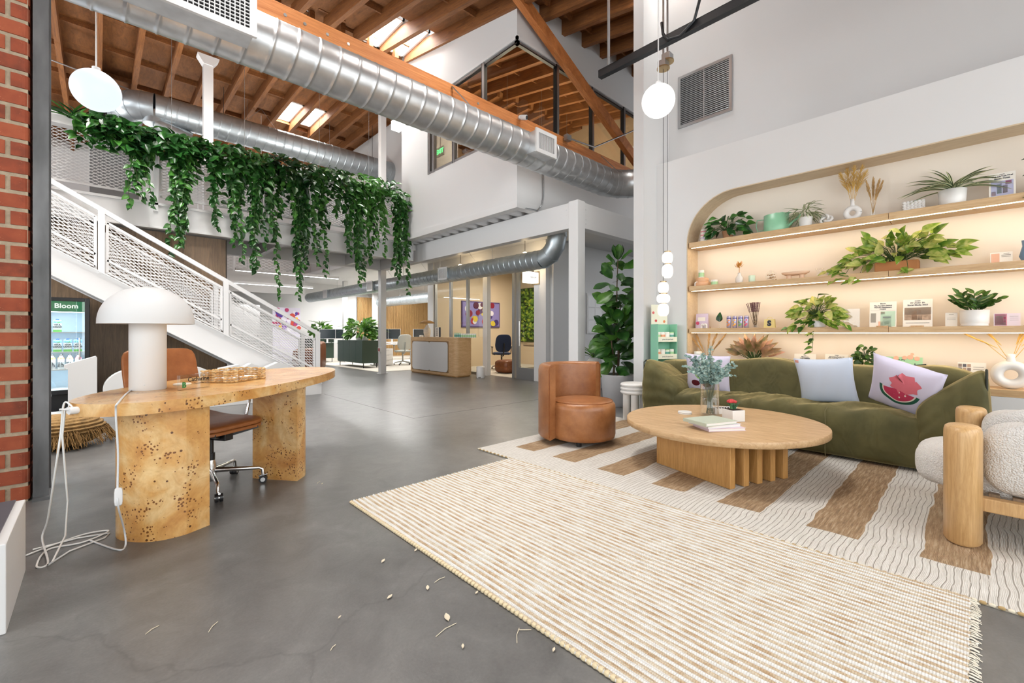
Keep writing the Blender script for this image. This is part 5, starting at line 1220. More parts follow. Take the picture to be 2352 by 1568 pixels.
# ---- trailing plants along the balcony rail
RAILY = 9.02
top_y = [(150, 262), (250, 275), (350, 303), (450, 325), (560, 348), (640, 362), (700, 380), (780, 397), (850, 412), (905, 420), (935, 452)]
def interp(tb, x):
    for (x0, y0), (x1, y1) in zip(tb, tb[1:]):
        if x0 <= x <= x1: return y0+(y1-y0)*(x-x0)/(x1-x0)
    return tb[0][1] if x < tb[0][0] else tb[-1][1]
clumps = [(205, 300, 18, 3), (250, 345, 24, 4), (315, 480, 26, 9), (345, 400, 20, 3), (408, 585, 26, 10), (440, 420, 22, 4), (492, 530, 10, 3), (545, 605, 22, 9), (590, 625, 24, 10), (628, 685, 16, 3), (655, 500, 20, 4), (690, 690, 20, 10), (738, 635, 14, 5), (770, 500, 18, 4), (815, 655, 24, 9), (850, 640, 16, 6), (876, 590, 10, 3), (916, 678, 17, 11)]
planters = []
for k in range(9):
    x0 = -1.55+k*.76; x1 = x0+.74
    t = thing('trailing_pothos', 'trailing pothos in a white rail planter on the balcony', 'plant', ((x0+x1)/2, 9.10, 4.12), 0, 'trailing pothos along the balcony railing')
    MB().box(-.36, .36, -.09, .085, .0, .17).build('planter_box', m_steelw, t, bevel=.004); MB().box(-.35, .35, -.08, .075, .1701, .175).build('soil', m_soil, t)
    planters.append((t, x0, x1, [], [0], MB()))
lbl = ['trailing pothos at the left end of the balcony rail beside the spiky leaves'] 
def planter_at(x): return min(planters, key=lambda p: abs((p[1]+p[2])/2-x))
def add_leaf(pl, p, d, s):
    up = (rnd.uniform(-.5, .5), -1, rnd.uniform(.1, .9))
    if pl[4][0] < 290: put_leaf(LF_dark, pl[0], Vector(p)-pl[0].location, d, up, s); pl[4][0] += 1
    else:
        d = Vector(d).normalized(); x = d.cross(Vector(up)).normalized(); z = x.cross(d); Mx = Matrix((x, d, z)).transposed().to_4x4(); Mx.translation = Vector(p)-pl[0].location; Mx = Mx @ Matrix.Scale(s, 4)
        pl[5].add([Mx @ v.co for v in LF_dark.vertices], [tuple(f.vertices) for f in LF_dark.polygons], 0, True)
for px, yb, wpx, ns in clumps:
    for k in range(ns):
        x_ = px+rnd.gauss(0, wpx*.42); yt = interp(top_y, x_); ye = yt+(yb-yt)*(1.0 if k == 0 else rnd.uniform(.45, 1.0))
        Yp = RAILY-rnd.uniform(.0, .22); a = onY(x_, yt+14, Yp); b = onY(x_+rnd.uniform(-6, 6), ye, Yp); pl = planter_at(a.x)
        pts = []; n = max(3, int((a.z-b.z)/.08)); ph = rnd.random()*6
        for i in range(n+1):
            u = i/n; pts.append(Vector((a.x+(b.x-a.x)*u+.035*math.sin(u*6+ph), a.y-.03*math.sin(u*3), a.z+(b.z-a.z)*u)))
        pl[3].append(pts); L_ = a.z-b.z; m_ = max(3, int(L_/.055))
        for i in range(m_):
            u = (i+rnd.random()*.6)/m_; q = a.lerp(b, u); q = Vector((q.x+.035*math.sin(u*6+ph), q.y, q.z)); sd = rnd.choice((-1, 1))
            s = rnd.uniform(.11, .17)*(1.08-.4*u)
            add_leaf(pl, q, (sd*rnd.uniform(.1, .8), -rnd.uniform(.0, .6), -rnd.uniform(.25, 1)), s)
for i in range(1700):                               # the dense mass spilling over the rail
    x_ = rnd.uniform(215, 935) if i > 90 else rnd.uniform(170, 300); yt = interp(top_y, x_); dpt = abs(rnd.gauss(0, 46 if x_ > 480 else 30))
    Yp = RAILY+.08-rnd.random()*.36; q = onY(x_, yt-6+dpt, Yp); pl = planter_at(q.x)
    add_leaf(pl, q, (rnd.uniform(-.9, .9), -rnd.uniform(.1, 1), rnd.uniform(-.9, .35)), rnd.uniform(.10, .17))
names_ = ['over the stair head', 'above the first stair panel', 'beside the balcony post', 'above the mushroom lamp', 'left of the steel post', 'in the middle of the balcony', 'right of the skylight view', 'near the far steel post', 'against the white upstairs wall']
for (t, x0, x1, st_, c_, ov), nm in zip(planters, names_):
    if ov.v: ov.build('foliage', lm_dark, t)['kind'] = 'stuff'
    t['label'] = 'trailing pothos in a white rail planter %s' % nm
    if st_:
        mb = MB()
        for pts in st_: mb.tube([p-t.location for p in pts], .0035, n=4, caps=False)
        mb.build('vine_stems', m_stem, t)
dr = thing('dracaena_plant', 'spiky dracaena rising from the rail planter beside the steel column', 'plant', onY(172, 275, 9.0))
for k in range(22):
    a = rnd.uniform(0, 2*PI); e = rnd.uniform(.1, 1.1); put_leaf(LF_dracd, dr, Vector((rnd.uniform(-.08, .08), rnd.uniform(-.05, .05), 0)), (math.cos(a)-.5, math.sin(a)*.6-.2, e), (0, 0, 1), rnd.uniform(.3, .5))
MB().cyl((0, 0, -.25), (0, 0, .02), .02, n=8).build('stem', m_stem, dr)
# ---- fiddle leaf fig
fg = thing('fiddle_leaf_fig', 'tall fiddle leaf fig in a round grey planter behind the tan chair', 'plant', (5.86, 3.83, 0))
m_plant = M('grey_planter', (.50, .50, .51), .6, var=.08, vs=4)
MB().lathe([(.2, 0), (.215, .01), (.255, .46), (.26, .48), (.245, .48), (.235, .44), (.001, .435)], n=40, caps=False).build('planter', m_plant, fg)
MB().lathe([(.001, .43), (.236, .432)], n=32, caps=False).build('soil', m_soil, fg)
trunks = []
for (bx_, by_, tx_, ty_, h_) in ((0, 0, -.02, -.01, 2.25), (.07, .05, .13, .02, 1.7), (-.06, .03, -.1, .05, 1.35)):
    pts = [Vector((bx_+(tx_-bx_)*u+.02*math.sin(u*7), by_+(ty_-by_)*u, .43+(h_-.43)*u)) for u in [i/10 for i in range(11)]]
    MB().tube(pts, [.016-.009*i/10 for i in range(11)], n=8).build('trunk', m_bark, fg); trunks.append(pts)
for ti, cnt in ((0, 64), (1, 28), (2, 20)):
    pts = trunks[ti]
    for k in range(cnt):
        u = .12+.88*k/(cnt-1); i = min(9, int(u*10)); p = pts[i].lerp(pts[i+1], u*10-i) if i < 10 else pts[-1]
        a = k*2.4+ti; e = -.25+.5*u+rnd.uniform(-.2, .35); s = rnd.uniform(.2, .29)*(1.05-.2*u)
        o_ = Vector((math.cos(a), math.sin(a), 0)); d = o_*rnd.uniform(.6, 1)+Z*rnd.uniform(-.5, .7); put_leaf(LF_fig, fg, p+o_*rnd.uniform(.04, .12), d, (-.7+rnd.uniform(-.4, .4), -.5+rnd.uniform(-.4, .4), .6), s*1.25)
for k in range(5): a = k*1.3; put_leaf(LF_fig, fg, trunks[0][-1], (math.cos(a)*.5, math.sin(a)*.5, 1), (math.cos(a), math.sin(a), .3), .24)
# ---- eucalyptus in the vase
eu = thing('eucalyptus_bunch', 'silver green eucalyptus stems standing in the glass vase', 'plant', VASE+Vector((0, 0, .02)))
mb = MB()
for k in range(22):
    a = k*2.4; sp_ = rnd.uniform(.06, .24); h_ = rnd.uniform(.42, .62)-.35*sp_; p0 = Vector((.03*math.cos(a+2), .03*math.sin(a+2), 0)); p1 = Vector((.045*math.cos(a), .045*math.sin(a), .27)); p2 = Vector((sp_*math.cos(a), sp_*math.sin(a), h_))
    if k == 0: d = r_; p2 = Vector((d.x*.24, d.y*.24, .33))
    pts = [p0.lerp(p1, i/3) for i in range(4)]+[p1.lerp(p2, i/6)+Vector((0, 0, .03*math.sin(PI*i/6))) for i in range(1, 7)]; mb.tube(pts, .002, n=5)
    for i in range(15):
        u = (i+.5)/15; q = p1.lerp(p2, u)+Vector((0, 0, .03*math.sin(PI*u)))
        for sgn in (0, PI):
            b_ = rnd.uniform(0, 6) + sgn; put_leaf(LF_euc, eu, q, (math.cos(b_), math.sin(b_), rnd.uniform(-.2, .6)), (-.7, -.5, .6), rnd.uniform(.028, .045)*(1.1-.4*u))
mb.build('stems', M('euc_stem', '6E7A66', .7), eu)
# ---- generic potted plants
def pot_lathe(t, prof, mat, name='pot', n=32):
    MB().lathe(prof, n=n, caps=False).build(name, mat, t)
def bushy(t, n, c, rx, ry, rz, me, s0, s1, seed, droop=.2, stems=True, up=.35, face=(-1, 0, .55)):
    r = random.Random(seed); mb = MB(); c = Vector(c)
    for k in range(n):
        a = r.uniform(0, 2*PI); e = r.uniform(-droop, 1); rr = r.uniform(.55, 1); d = Vector((math.cos(a)*math.sqrt(max(0, 1-e*e*.8)), math.sin(a)*math.sqrt(max(0, 1-e*e*.8)), e))
        if face == (-1, 0, .55) and d.x > 0: d.x *= .3
        p = c+Vector((d.x*rx, d.y*ry, d.z*rz))*rr
        if stems: mb.tube([c*.0+Vector((c.x*.3+d.x*.01, c.y*.3+d.y*.01, c.z-rz*.2)), c.lerp(p, .5)+Vector((0, 0, rz*.12)), p], .0022, n=4, caps=False)
        put_leaf(me, t, p, (d.x*.6+r.uniform(-.5, .5), d.y+r.uniform(-.5, .5), e*.5-up+r.uniform(-.4, .5)), face if face else (0, 0, 1), r.uniform(s0, s1))
    if stems: mb.build('stems', m_stem, t)
# ================================================================ SHELF THINGS
XS = 5.93; ST = (2.33, 1.745, 1.18, .62)
def sp(px, i, X=XS): q = onX(px, 764, X); return Vector((X, q.y, ST[i]))
def mpx(px, X=XS): return X/ray(px, 764).x/FPX                      # metres per pixel at that place
def hz(px, py, i, X=XS): return onX(px, py, X).z-ST[i]
FR = -PI/2
def card(px, i, wpx, ytop, label, base, els, cat='card', X=5.90, tilt=.16, stand=False, dz=0, yaw=0, th=.008):
    q = sp(px, i, X); w_ = wpx*mpx(px, X)/1.0; h_ = hz(px, ytop, i, X)-dz; w_ *= 1.0/abs(_c*1.0+0)*.0+1.0
    w_ = abs(onX(px-wpx/2, 764, X).y-onX(px+wpx/2, 764, X).y)
    t = thing('display_card' if cat == 'card' else 'display_%s' % cat, label, cat, q+Vector((0, 0, dz)), FR+yaw)
    Tm = Matrix.Rotation(-tilt, 4, 'X')
    MB().box(-w_/2, w_/2, 0, th, 0, h_).xf(Tm).build('panel', base, t)
    for nm, x0, x1, z0, z1, m in els:
        if isinstance(m, str):
            tx = text_mb(m, (z1-z0)*h_*1.25, .0003, bold=.0004); xs_ = [v[0] for v in tx.v]; ww = max(xs_)-min(xs_); k = min(1, (x1-x0)*w_/ww)
            tx.xf(Tm @ Matrix.Translation(((x0+x1)/2*w_-w_/2, -.0012, (z0+z1)/2*h_)) @ Matrix.Rotation(PI/2, 4, 'X') @ Matrix.Diagonal((k, 1, 1, 1))); tx.build(nm, m_ink, t)
        else: MB().box(x0*w_-w_/2, x1*w_-w_/2, -.0012, .0, z0*h_, z1*h_).xf(Tm).build(nm, m, t)
    if stand: MB().box(-w_*.22, w_*.22, -.025, .05, 0, .012).build('wooden_foot', m_oakx, t)
    return t
m_card = M('card_white', 'EDE9E0', .7); m_lilac = M('lilac_print', 'B5B6D2', .7); m_sage = M('sage_print', 'B9D4BE', .7); m_peach = M('peach_print', 'E8B79C', .7); m_pinkp = M('pink_print', 'C24A70', .7); m_line = M('grey_line', '9A968E', .7); m_photo = M('photo_tone', 'B59C86', .7, var=.4, vs=30); m_skin = M('figure_tone', 'C99A78', .7); m_drink = M('drink_green', '8CC070', .5)
# --- top shelf
for k, (y, r, c, lab) in enumerate(((0, .042, 'C9B8DA', 'lilac tub under a pink tub at the arched end of the top shelf'), (1, .036, 'E2909A', 'pink tub on top of a lilac tub at the arched end of the top shelf'))):
    t = thing('supplement_tub', lab, 'tub', sp(1616, 0)+Vector((0, 0, .088*k))); m_ = M('tub_%d' % k, c, .4)
    MB().lathe([(r*.96, 0), (r, .005), (r, .062), (r*.9, .066)], n=24).build('body', m_, t); MB().lathe([(r*.97, .066), (r, .068), (r, .085), (r*.95, .088)], n=24).build('lid', m_card, t)
    MB().lathe([(r*1.01, .018), (r*1.01, .05)], n=24, caps=False).build('label_band', m_card, t)
t = thing('potted_pothos', 'bushy green pothos in a clay pot at the arched end of the top shelf', 'plant', sp(1672, 0, 5.92)); m_clay = M('clay', 'B98A66', .8)
pot_lathe(t, [(.05, 0), (.07, .1), (.073, .1), (.066, .095), (.001, .09)], m_clay); bushy(t, 62, (-.02, 0, .14), .16, .27, .18, LF_pot if False else LF_dark, .075, .13, 3, .55)
t = thing('watering_can', 'mint green metal watering can on the top shelf', 'watering can', sp(1783, 0), FR); m_mintm = M('mint_enamel', '8CC4A0', .35)
r = 25*mpx(1783)*1.0; h_ = .20
MB().lathe([(r, 0), (r*1.02, .006), (r*1.0, h_), (r*.98, h_), (r*.97, .01)], n=36, caps=True).build('body', m_mintm, t)
MB().cyl((r*.8, 0, .035), (r*1.95, 0, .16), .018, .012, n=14).build('spout', m_mintm, t)
MB().tube([(-r*.95, 0, h_*.85), (-r*1.6, 0, h_*.88), (-r*1.7, 0, h_*.5), (-r*1.55, 0, h_*.2), (-r*.95, 0, h_*.22)], .006, n=8).build('side_handle', m_mintm, t)
MB().add([(r*.2, -r*.98, h_), (r*.2, r*.98, h_), (r*1.25, 0, h_*1.03), (r*.2, -r*.98, h_+.004), (r*.2, r*.98, h_+.004), (r*1.25, 0, h_*1.03+.004)], [(0, 1, 2), (3, 5, 4), (0, 2, 5, 3), (1, 4, 5, 2)]).build('rim_guard', m_mintm, t)
MB().tube([(-r*.6, 0, h_), (-r*.3, 0, h_+.02), (r*.5, 0, h_+.025), (r*.9, 0, h_*.98)], .006, n=8).build('top_handle', m_mintm, t)
t = thing('potted_dracaena', 'curly leaved plant in a small white pot beside the watering can', 'plant', sp(1850, 0, 5.885)); pot_lathe(t, [(.055, 0), (.06, .008), (.07, .10), (.073, .105), (.066, .105), (.06, .09), (.001, .09)], m_ceram)
MB().lathe([(.062, 0), (.064, .012)], n=28, caps=False).build('saucer_rim', m_ceram, t); bushy(t, 80, (0, 0, .13), .09, .11, .12, LF_drac, .10, .16, 5, .1, False, .2, (0, 0, 1))
def torus_knot(): return [Vector((.04*math.cos(2*a)*(1+.45*math.cos(3*a)), .03*math.sin(3*a)*.6, .05+.035*math.sin(2*a)*(1+.45*math.cos(3*a)))) for a in [2*PI*k/48 for k in range(49)]]
t = tag(MB().tube(torus_knot(), .014, n=8).build('knot_ornament', m_ceram), 'small white ceramic knot ornament on the top shelf', 'ornament'); t.location = sp(1897, 0)+Vector((0, 0, .012)); t.rotation_euler.z = FR
def donut_vase(px, i, R0, r0, neck, label, X=XS):
    t = thing('donut_vase', label, 'vase', sp(px, i, X), FR)
    pts = [Vector((R0*math.cos(a), 0, R0+r0+R0*math.sin(a))) for a in [2*PI*k/40 for k in range(41)]]; MB().tube(pts, r0, n=16, caps=False).build('ring_body', m_ceram, t)
    z = 2*R0+r0*1.7; MB().lathe([(r0*.8, z), (r0*.62, z+neck*.4), (r0*.66, z+neck), (r0*.5, z+neck), (r0*.45, z+neck*.3)], n=20, caps=False).build('neck', m_ceram, t); return t, Vector((0, 0, z+neck))
def pampas(label, base, stems, mat, L0, wd, seed):
    t = thing('dried_pampas', label, 'dried grass', base, FR); r = random.Random(seed)
    for dx, dy, L_ in stems:
        d = Vector((dx, dy, 1)).normalized(); MB().cyl((0, 0, -.08), d*(L_*.5), .0025, n=5).build('stem', mat, t)
        mb = MB()
        for k in range(130):
            u = r.uniform(.25, 1); a = r.uniform(0, 2*PI); p = d*(L_*u); w_ = wd*math.sin(PI*min(1, max(.05, (u-.2)/.85)))+.004
            q = p+d*(L_*.16)+Vector((math.cos(a)*w_, math.sin(a)*w_, 0)); mb.tube([p, q], [.0022, .0008], n=3, caps=False)
        o = mb.build('plume', mat, t); o['kind'] = 'stuff'
    return t
m_pamp = M('pampas_gold', 'D5AE62', .95); m_pamp2 = M('pampas_tan', 'BF9A66', .95)
t, tp_ = donut_vase(1958, 0, .055, .028, .075, 'white donut vase with golden pampas on the top shelf')
pampas('golden pampas fan in the white donut vase on the top shelf', t.location+tp_, [(-.35, 0, .30), (-.15, .05, .33), (.05, -.04, .34), (.25, .03, .32), (.45, 0, .28)], m_pamp, .3, .035, 1)
t = thing('bud_bottle', 'narrow clear glass bottle of dried stems on the top shelf', 'bottle', sp(2005, 0)); MB().lathe([(.024, 0), (.026, .01), (.026, .09), (.012, .12), (.012, .15), (.016, .152)], n=20).build('glass', m_vase, t)
pampas('dried bunny tail stems in the clear glass bottle', t.location+Vector((0, 0, .12)), [(-.2, 0, .26), (.0, .1, .28), (.2, 0, .25), (.32, .05, .24)], m_pamp2, .25, .012, 2)
t = thing('bubble_candle', 'white bubble block candle on the top shelf', 'candle', sp(2100, 0), FR)
bm_ = mesh_of(MB().lathe([(max(.001, .0155*math.sin(PI*k/8)), .0155-.0155*math.cos(PI*k/8)) for k in range(9)], n=12, caps=False), 'bubble', [m_ceram])
for a in range(6):
    for c_ in range(4):
        for d_ in range(2): share(bm_, 'bubble', (-.075+a*.028, -.014+d_*.028, c_*.027), parent=t)
MB().box(-.08, .08, -.02, .02, .01, .10).build('core', m_ceram, t)
t = thing('potted_dracaena', 'striped dracaena with long arching leaves in a white pot on the top shelf', 'plant', sp(2187, 0, 5.895)); pot_lathe(t, [(.085, 0), (.092, .01), (.1, .14), (.094, .14), (.09, .12), (.001, .12)], m_ceram)
r = random.Random(9)
for k in range(34):
    a = r.uniform(0, 2*PI); put_leaf(LF_drac, t, (.02*math.cos(a), .02*math.sin(a), .13+r.random()*.06), (math.cos(a)*(.7 if math.cos(a) < 0 else .12), math.sin(a)*1.1, r.uniform(.15, .9)), (0, 0, 1), r.uniform(.22, .36))
card(2302, 0, 62, 393, 'framed magazine page about a drink on the top shelf', m_card, [('headline', .1, .9, .83, .90, 'The TikTok-Viral'), ('headline', .2, .8, .74, .81, 'Bloom Drink'), ('masthead', .3, .7, .93, .95, 'POPSUGAR'), ('photo_print', .08, .92, .12, .68, m_lilac), ('drink_print', .3, .48, .2, .58, m_drink), ('drink_print', .52, .7, .2, .5, m_photo), ('fruit_print', .62, .85, .52, .66, m_pinkp), ('fruit_print', .1, .26, .14, .3, m_peach)], 'magazine', 5.92)
t = thing('potted_rubber_plant', 'round leaved plant in a pot at the frame end of the top shelf', 'plant', (5.94, -.43, ST[0])); pot_lathe(t, [(.08, 0), (.1, .15), (.094, .15), (.001, .13)], m_ceram)
for p, d, s in (((0, .04, .30), (-.2, 1, .25), .13), ((0, .03, .2), (-.3, 1, -.1), .14), ((-.08, .04, .02), (-.5, .8, -.3), .16), ((-.03, .02, .36), (0, .3, 1), .15), ((-.06, 0, .25), (-.6, -.4, .3), .15), ((0, -.05, .3), (.1, -1, .2), .15)): put_leaf(LF_fig, t, p, d, (0, 0, 1), s)
MB().tube([(0, 0, .13), (-.01, .0, .25), (-.03, .02, .37)], .008, n=6).build('stem', m_stem, t)
# --- second shelf
t = thing('riser_block', 'peach round riser block at the arched end of the second shelf', 'riser', sp(1613, 1, 5.95)); m_peachc = M('peach_ceramic', 'DDB08C', .6)
MB().lathe([(.085, 0), (.1, .01), (.1, .05), (.09, .06), (.09, .06), (.075, .066), (.08, .075), (.08, .105), (.07, .115), (.001, .116)], n=32).build('block', m_peachc, t)
j = jar(1, 'yellow green supplement jar on the peach riser block', None, .036, .105); j.location = sp(1611, 1, 5.95)+Vector((0, 0, .117))
def arch(label, px, i, R0, r0, n=1):
    t = thing('arch_candle', label, 'candle', sp(px, i, 5.87), FR)
    for k in range(n):
        c_ = (k-(n-1)/2)*2*R0; MB().tube([(c_-R0, 0, 0), (c_-R0, 0, .035)]+[(c_-R0*math.cos(a), 0, .035+R0*math.sin(a)) for a in [PI*i_/10 for i_ in range(11)]]+[(c_+R0, 0, 0)], r0, n=10).build('arch', m_ceram, t)
    return t
arch('small white arch candle in front of the peach riser block', 1600, 1, .02, .011); arch('small white double arch candle in front of the lilac pouch', 1617, 2, .017, .011, 2)
j = jar(1, 'mint green supplement jar beside the peach riser block', None, .042, .075); j.location = sp(1641, 1)
t = thing('bud_vase', 'white bud vase with dried ochre flower on the second shelf', 'vase', sp(1698, 1)); MB().lathe([(.035, 0), (.045, .03), (.045, .07), (.02, .11), (.016, .13), (.018, .135), (.012, .13), (.01, .1)], n=24).build('vase', m_ceram, t)
mb = MB(); r = random.Random(4)
for k in range(40): a = r.uniform(0, 6.3); p = Vector((r.gauss(0, .012), r.gauss(0, .012), .2+r.random()*.06)); mb.tube([p, p+Vector((math.cos(a)*.03, math.sin(a)*.03, .03))], [.004, .001], n=4)
mb.cyl((0, 0, .1), (0, 0, .22), .003, n=5); o = mb.build('dried_flower', M('ochre_flower', 'C88A2E', .9), t)
t = thing('glass_candle', 'mint candle glass on the second shelf', 'candle', sp(1727, 1)); MB().lathe([(.032, 0), (.036, .006), (.038, .088), (.034, .088), (.033, .01)], n=24).build('cup', M('mint_glass', 'CDE6D4', .3), t); MB().cyl((0, 0, .05), (0, 0, .07), .033, n=20).build('wax', m_ceram, t)
t = thing('glass_jar', 'round clear glass jar filled with shells on the second shelf', 'jar', sp(1772, 1)); MB().lathe([(.04, 0), (.062, .03), (.066, .06), (.055, .1), (.026, .118), (.03, .128), (.024, .128)], n=26).build('glass', m_vase, t)
r = random.Random(6); mb = MB()
for k in range(40): a = r.uniform(0, 6.3); q = r.uniform(0, .045); z = r.uniform(.015, .08); mb.soft(q*math.cos(a)-.01, q*math.cos(a)+.01, q*math.sin(a)-.01, q*math.sin(a)+.01, z-.006, z+.006, p=2, n=3, m=k % 2)
o = mb.build('shells', [M('shell_tan', 'B08A60', .7), M('shell_white', 'E0D2BC', .7)], t); o['kind'] = 'stuff'
t = thing('footed_bowl', 'peach ceramic tray bowl on stub feet on the second shelf', 'bowl', sp(1827, 1), FR); MB().lathe([(.001, .05), (.1, .05), (.135, .065), (.145, .085), (.138, .085), (.1, .066), (.001, .062)], n=36, sy=.5, caps=False).build('bowl', M('pale_peach', 'E6C8AC', .6), t)
for s in (-1, 1): MB().cyl((s*.065, 0, 0), (s*.065, 0, .055), .026, n=16).build('foot', M('pale_peach2', 'E6C8AC', .6), t)
for px, lab in ((1883, 'fluted clear glass jar with a label beside the footed bowl'), (1906, 'squat clear glass jar with a label beside the marbled pothos')):
    t = thing('label_jar', lab, 'jar', sp(px, 1)); MB().lathe([(.03, 0), (.042, .03), (.036, .07), (.05, .1), (.044, .1), (.03, .07)] if px < 1890 else [(.035, 0), (.045, .025), (.042, .05), (.03, .06), (.025, .06)], n=20).build('glass', m_vase, t)
    MB().box(-.043, -.041, -.02, .02, .02, .038).build('paper_label', m_card, t)
t = thing('potted_pothos', 'large marbled pothos spilling from a clay trough on the second shelf', 'plant', sp(2060, 1, 5.93)); MB().box(-.07, .07, -.17, .17, 0, .10).build('trough', M('clay_trough', 'B57A4A', .8), t, bevel=.01)
bushy(t, 120, (-.03, 0, .13), .15, .47, .26, LF_var, .09, .16, 12, .25, True, .3)
r = random.Random(21)
for dy, dz, dx in ((.5, -.02, -.1), (.42, -.05, -.12), (.58, .02, -.05), (.3, -.1, -.13), (-.1, -.05, -.14), (.52, -.06, -.08)):
    p1 = Vector((dx, dy, .02+dz)); MB().tube([(0, dy*.5, .15), (dx*.7, dy*.8, .14), p1], .0025, n=4).build('runner', m_stem, t)
    for k in range(3): put_leaf(LF_var, t, p1+Vector((0, r.uniform(-.05, .05), r.uniform(0, .06))), (-.3, r.uniform(-1, 1), -.3), (-.6, 0, .6), r.uniform(.08, .13))
card(2300, 1, 52, 578, 'small pale printed card on the second shelf', m_card, [('panel_print', .05, .42, .06, .9, m_peach), ('line_print', .5, .92, .7, .76, m_line), ('line_print', .5, .92, .58, .62, m_line), ('line_print', .6, .85, .84, .88, m_line)], 'card', 5.95)
t = thing('small_vase', 'small blue vase at the frame end of the second shelf', 'vase', (5.95, -.30, ST[1])); MB().lathe([(.03, 0), (.05, .05), (.03, .14), (.035, .19)], n=20).build('vase', M('blue_glaze', '6E8FB4', .4), t)
# --- third shelf
t = thing('product_pouch', 'lilac stand up pouch at the arched end of the third shelf', 'pouch', sp(1613, 2, 5.97), FR); m_pl = M('pouch_lilac', 'CDBFD6', .45)
MB().add([(-.08, -.03, 0), (.08, -.03, 0), (.08, .03, 0), (-.08, .03, 0), (-.082, -.022, .08), (.082, -.022, .08), (.082, .022, .08), (-.082, .022, .08), (-.08, -.004, .2), (.08, -.004, .2), (.08, .004, .2), (-.08, .004, .2)],
         [(0, 3, 2, 1), (0, 1, 5, 4), (1, 2, 6, 5), (2, 3, 7, 6), (3, 0, 4, 7), (4, 5, 9, 8), (5, 6, 10, 9), (6, 7, 11, 10), (7, 4, 8, 11), (8, 9, 10, 11)]).build('bag', m_pl, t)
MB().box(-.05, .05, -.022, -.018, .1, .15).build('label_print', m_card, t); MB().cyl((-.05, -.033, .07), (-.05, -.026, .07), .022, n=14).build('berry_print', m_pinkp, t); MB().cyl((.045, -.033, .05), (.045, -.027, .05), .016, n=12).build('fruit_print', m_peach, t)
t = thing('feather_ornament', 'dark green glass feather on a clear stand on the third shelf', 'ornament', sp(1653, 2), FR); put_leaf(LF_dark, t, (0, 0, .085), (0, 0, 1), (0, -1, 0), .13, 'feather'); MB().cyl((0, 0, 0), (0, 0, .1), .003, n=6).cyl((0, 0, 0), (0, 0, .005), .025, n=20).build('stand', m_acryl, t)
m_can = [M('can_%d' % k, c, .4) for k, c in enumerate(('E08A3A', 'F0B23A', '6AA84A', 'D0486A'))]; m_cans = M('can_silver', 'B9B4CE', .3, .5)
for k in range(4):
    cn = ('orange', 'yellow', 'green', 'pink')[k]; t = thing('drink_can', 'slim %s fruit drink can in the row on the third shelf' % cn, 'can', sp(1674.5+k*13.3, 2, 5.9), 0, 'slim cans on the third shelf')
    MB().lathe([(.022, 0), (.028, .006), (.028, .138), (.024, .150), (.023, .155), (.021, .152)], n=24).build('can', m_cans, t)
    for z, a in ((.05, PI+.35), (.075, PI-.4), (.035, PI-.2), (.1, PI+.3)): d = Vector((math.cos(a), math.sin(a), 0)); MB().cyl(d*.026+Z*z, d*.0288+Z*z, .011, n=12).build('fruit_print', m_can[k], t)
    MB().lathe([(.0283, .118), (.0283, .132)], n=24, caps=False).build('band_print', M('can_band_%d' % k, '5A4A8A', .4), t)
t = thing('dried_lavender_vase', 'clear glass vase with a bunch of dried lavender on the third shelf', 'vase', sp(1735, 2)); MB().lathe([(.035, 0), (.037, .01), (.037, .085), (.034, .085)], n=24).build('glass', m_vase, t)
mb = MB(); r = random.Random(8); m2 = MB()
for k in range(24):
    d = Vector((r.gauss(0, .1), r.gauss(0, .13), 1)).normalized(); b0 = Vector((r.uniform(-.015, .015), r.uniform(-.015, .015), .01)); mb.tube([b0, b0+d*.2], .0016, n=4)
    for q in range(9): p = b0+d*(.2+q*.013); m2.soft(p.x-.006, p.x+.006, p.y-.006, p.y+.006, p.z-.006, p.z+.006, p=2, n=3)
mb.build('stalks', M('lav_stalk', '6E5A40', .9), t); o = m2.build('florets', M('lav_floret', '6E4A52', .9), t); o['kind'] = 'stuff'
t = thing('gift_bag_ornament', 'small yellow bag shaped box with a black S on the third shelf', 'ornament', sp(1768, 2), FR); MB().add([(-.062, -.02, 0), (.062, -.02, 0), (.062, .02, 0), (-.062, .02, 0), (-.054, -.018, .105), (.054, -.018, .105), (.054, .018, .105), (-.054, .018, .105)], [(0, 3, 2, 1), (4, 5, 6, 7), (0, 1, 5, 4), (1, 2, 6, 5), (2, 3, 7, 6), (3, 0, 4, 7)]).build('bag', M('bag_yellow', 'E2D28C', .6), t)
MB().tube([(.028*math.cos(a), 0, .105+.026*math.sin(a)) for a in [PI*k/10 for k in range(11)]], .003, n=6).build('handle', M('bag_yellow2', 'E2D28C', .6), t)
tx = text_mb('S', .085, .0005, bold=.006); tx.xf(Matrix.Translation((0, -.0215, .052)) @ Matrix.Rotation(PI/2, 4, 'X') @ Matrix.Shear('XZ', 4, (0, 0))); tx.build('letter_print', m_ink, t)
t = thing('potted_pothos', 'golden pothos trailing from a white ribbed bowl on the third shelf', 'plant', sp(1876, 2, 5.9)); pot_lathe(t, [(.06, 0), (.085, .012), (.075, .03), (.09, .045), (.078, .062), (.08, .075), (.07, .075), (.001, .06)], m_ceram)
bushy(t, 62, (-.02, 0, .16), .13, .22, .16, LF_var, .09, .15, 31, .3)
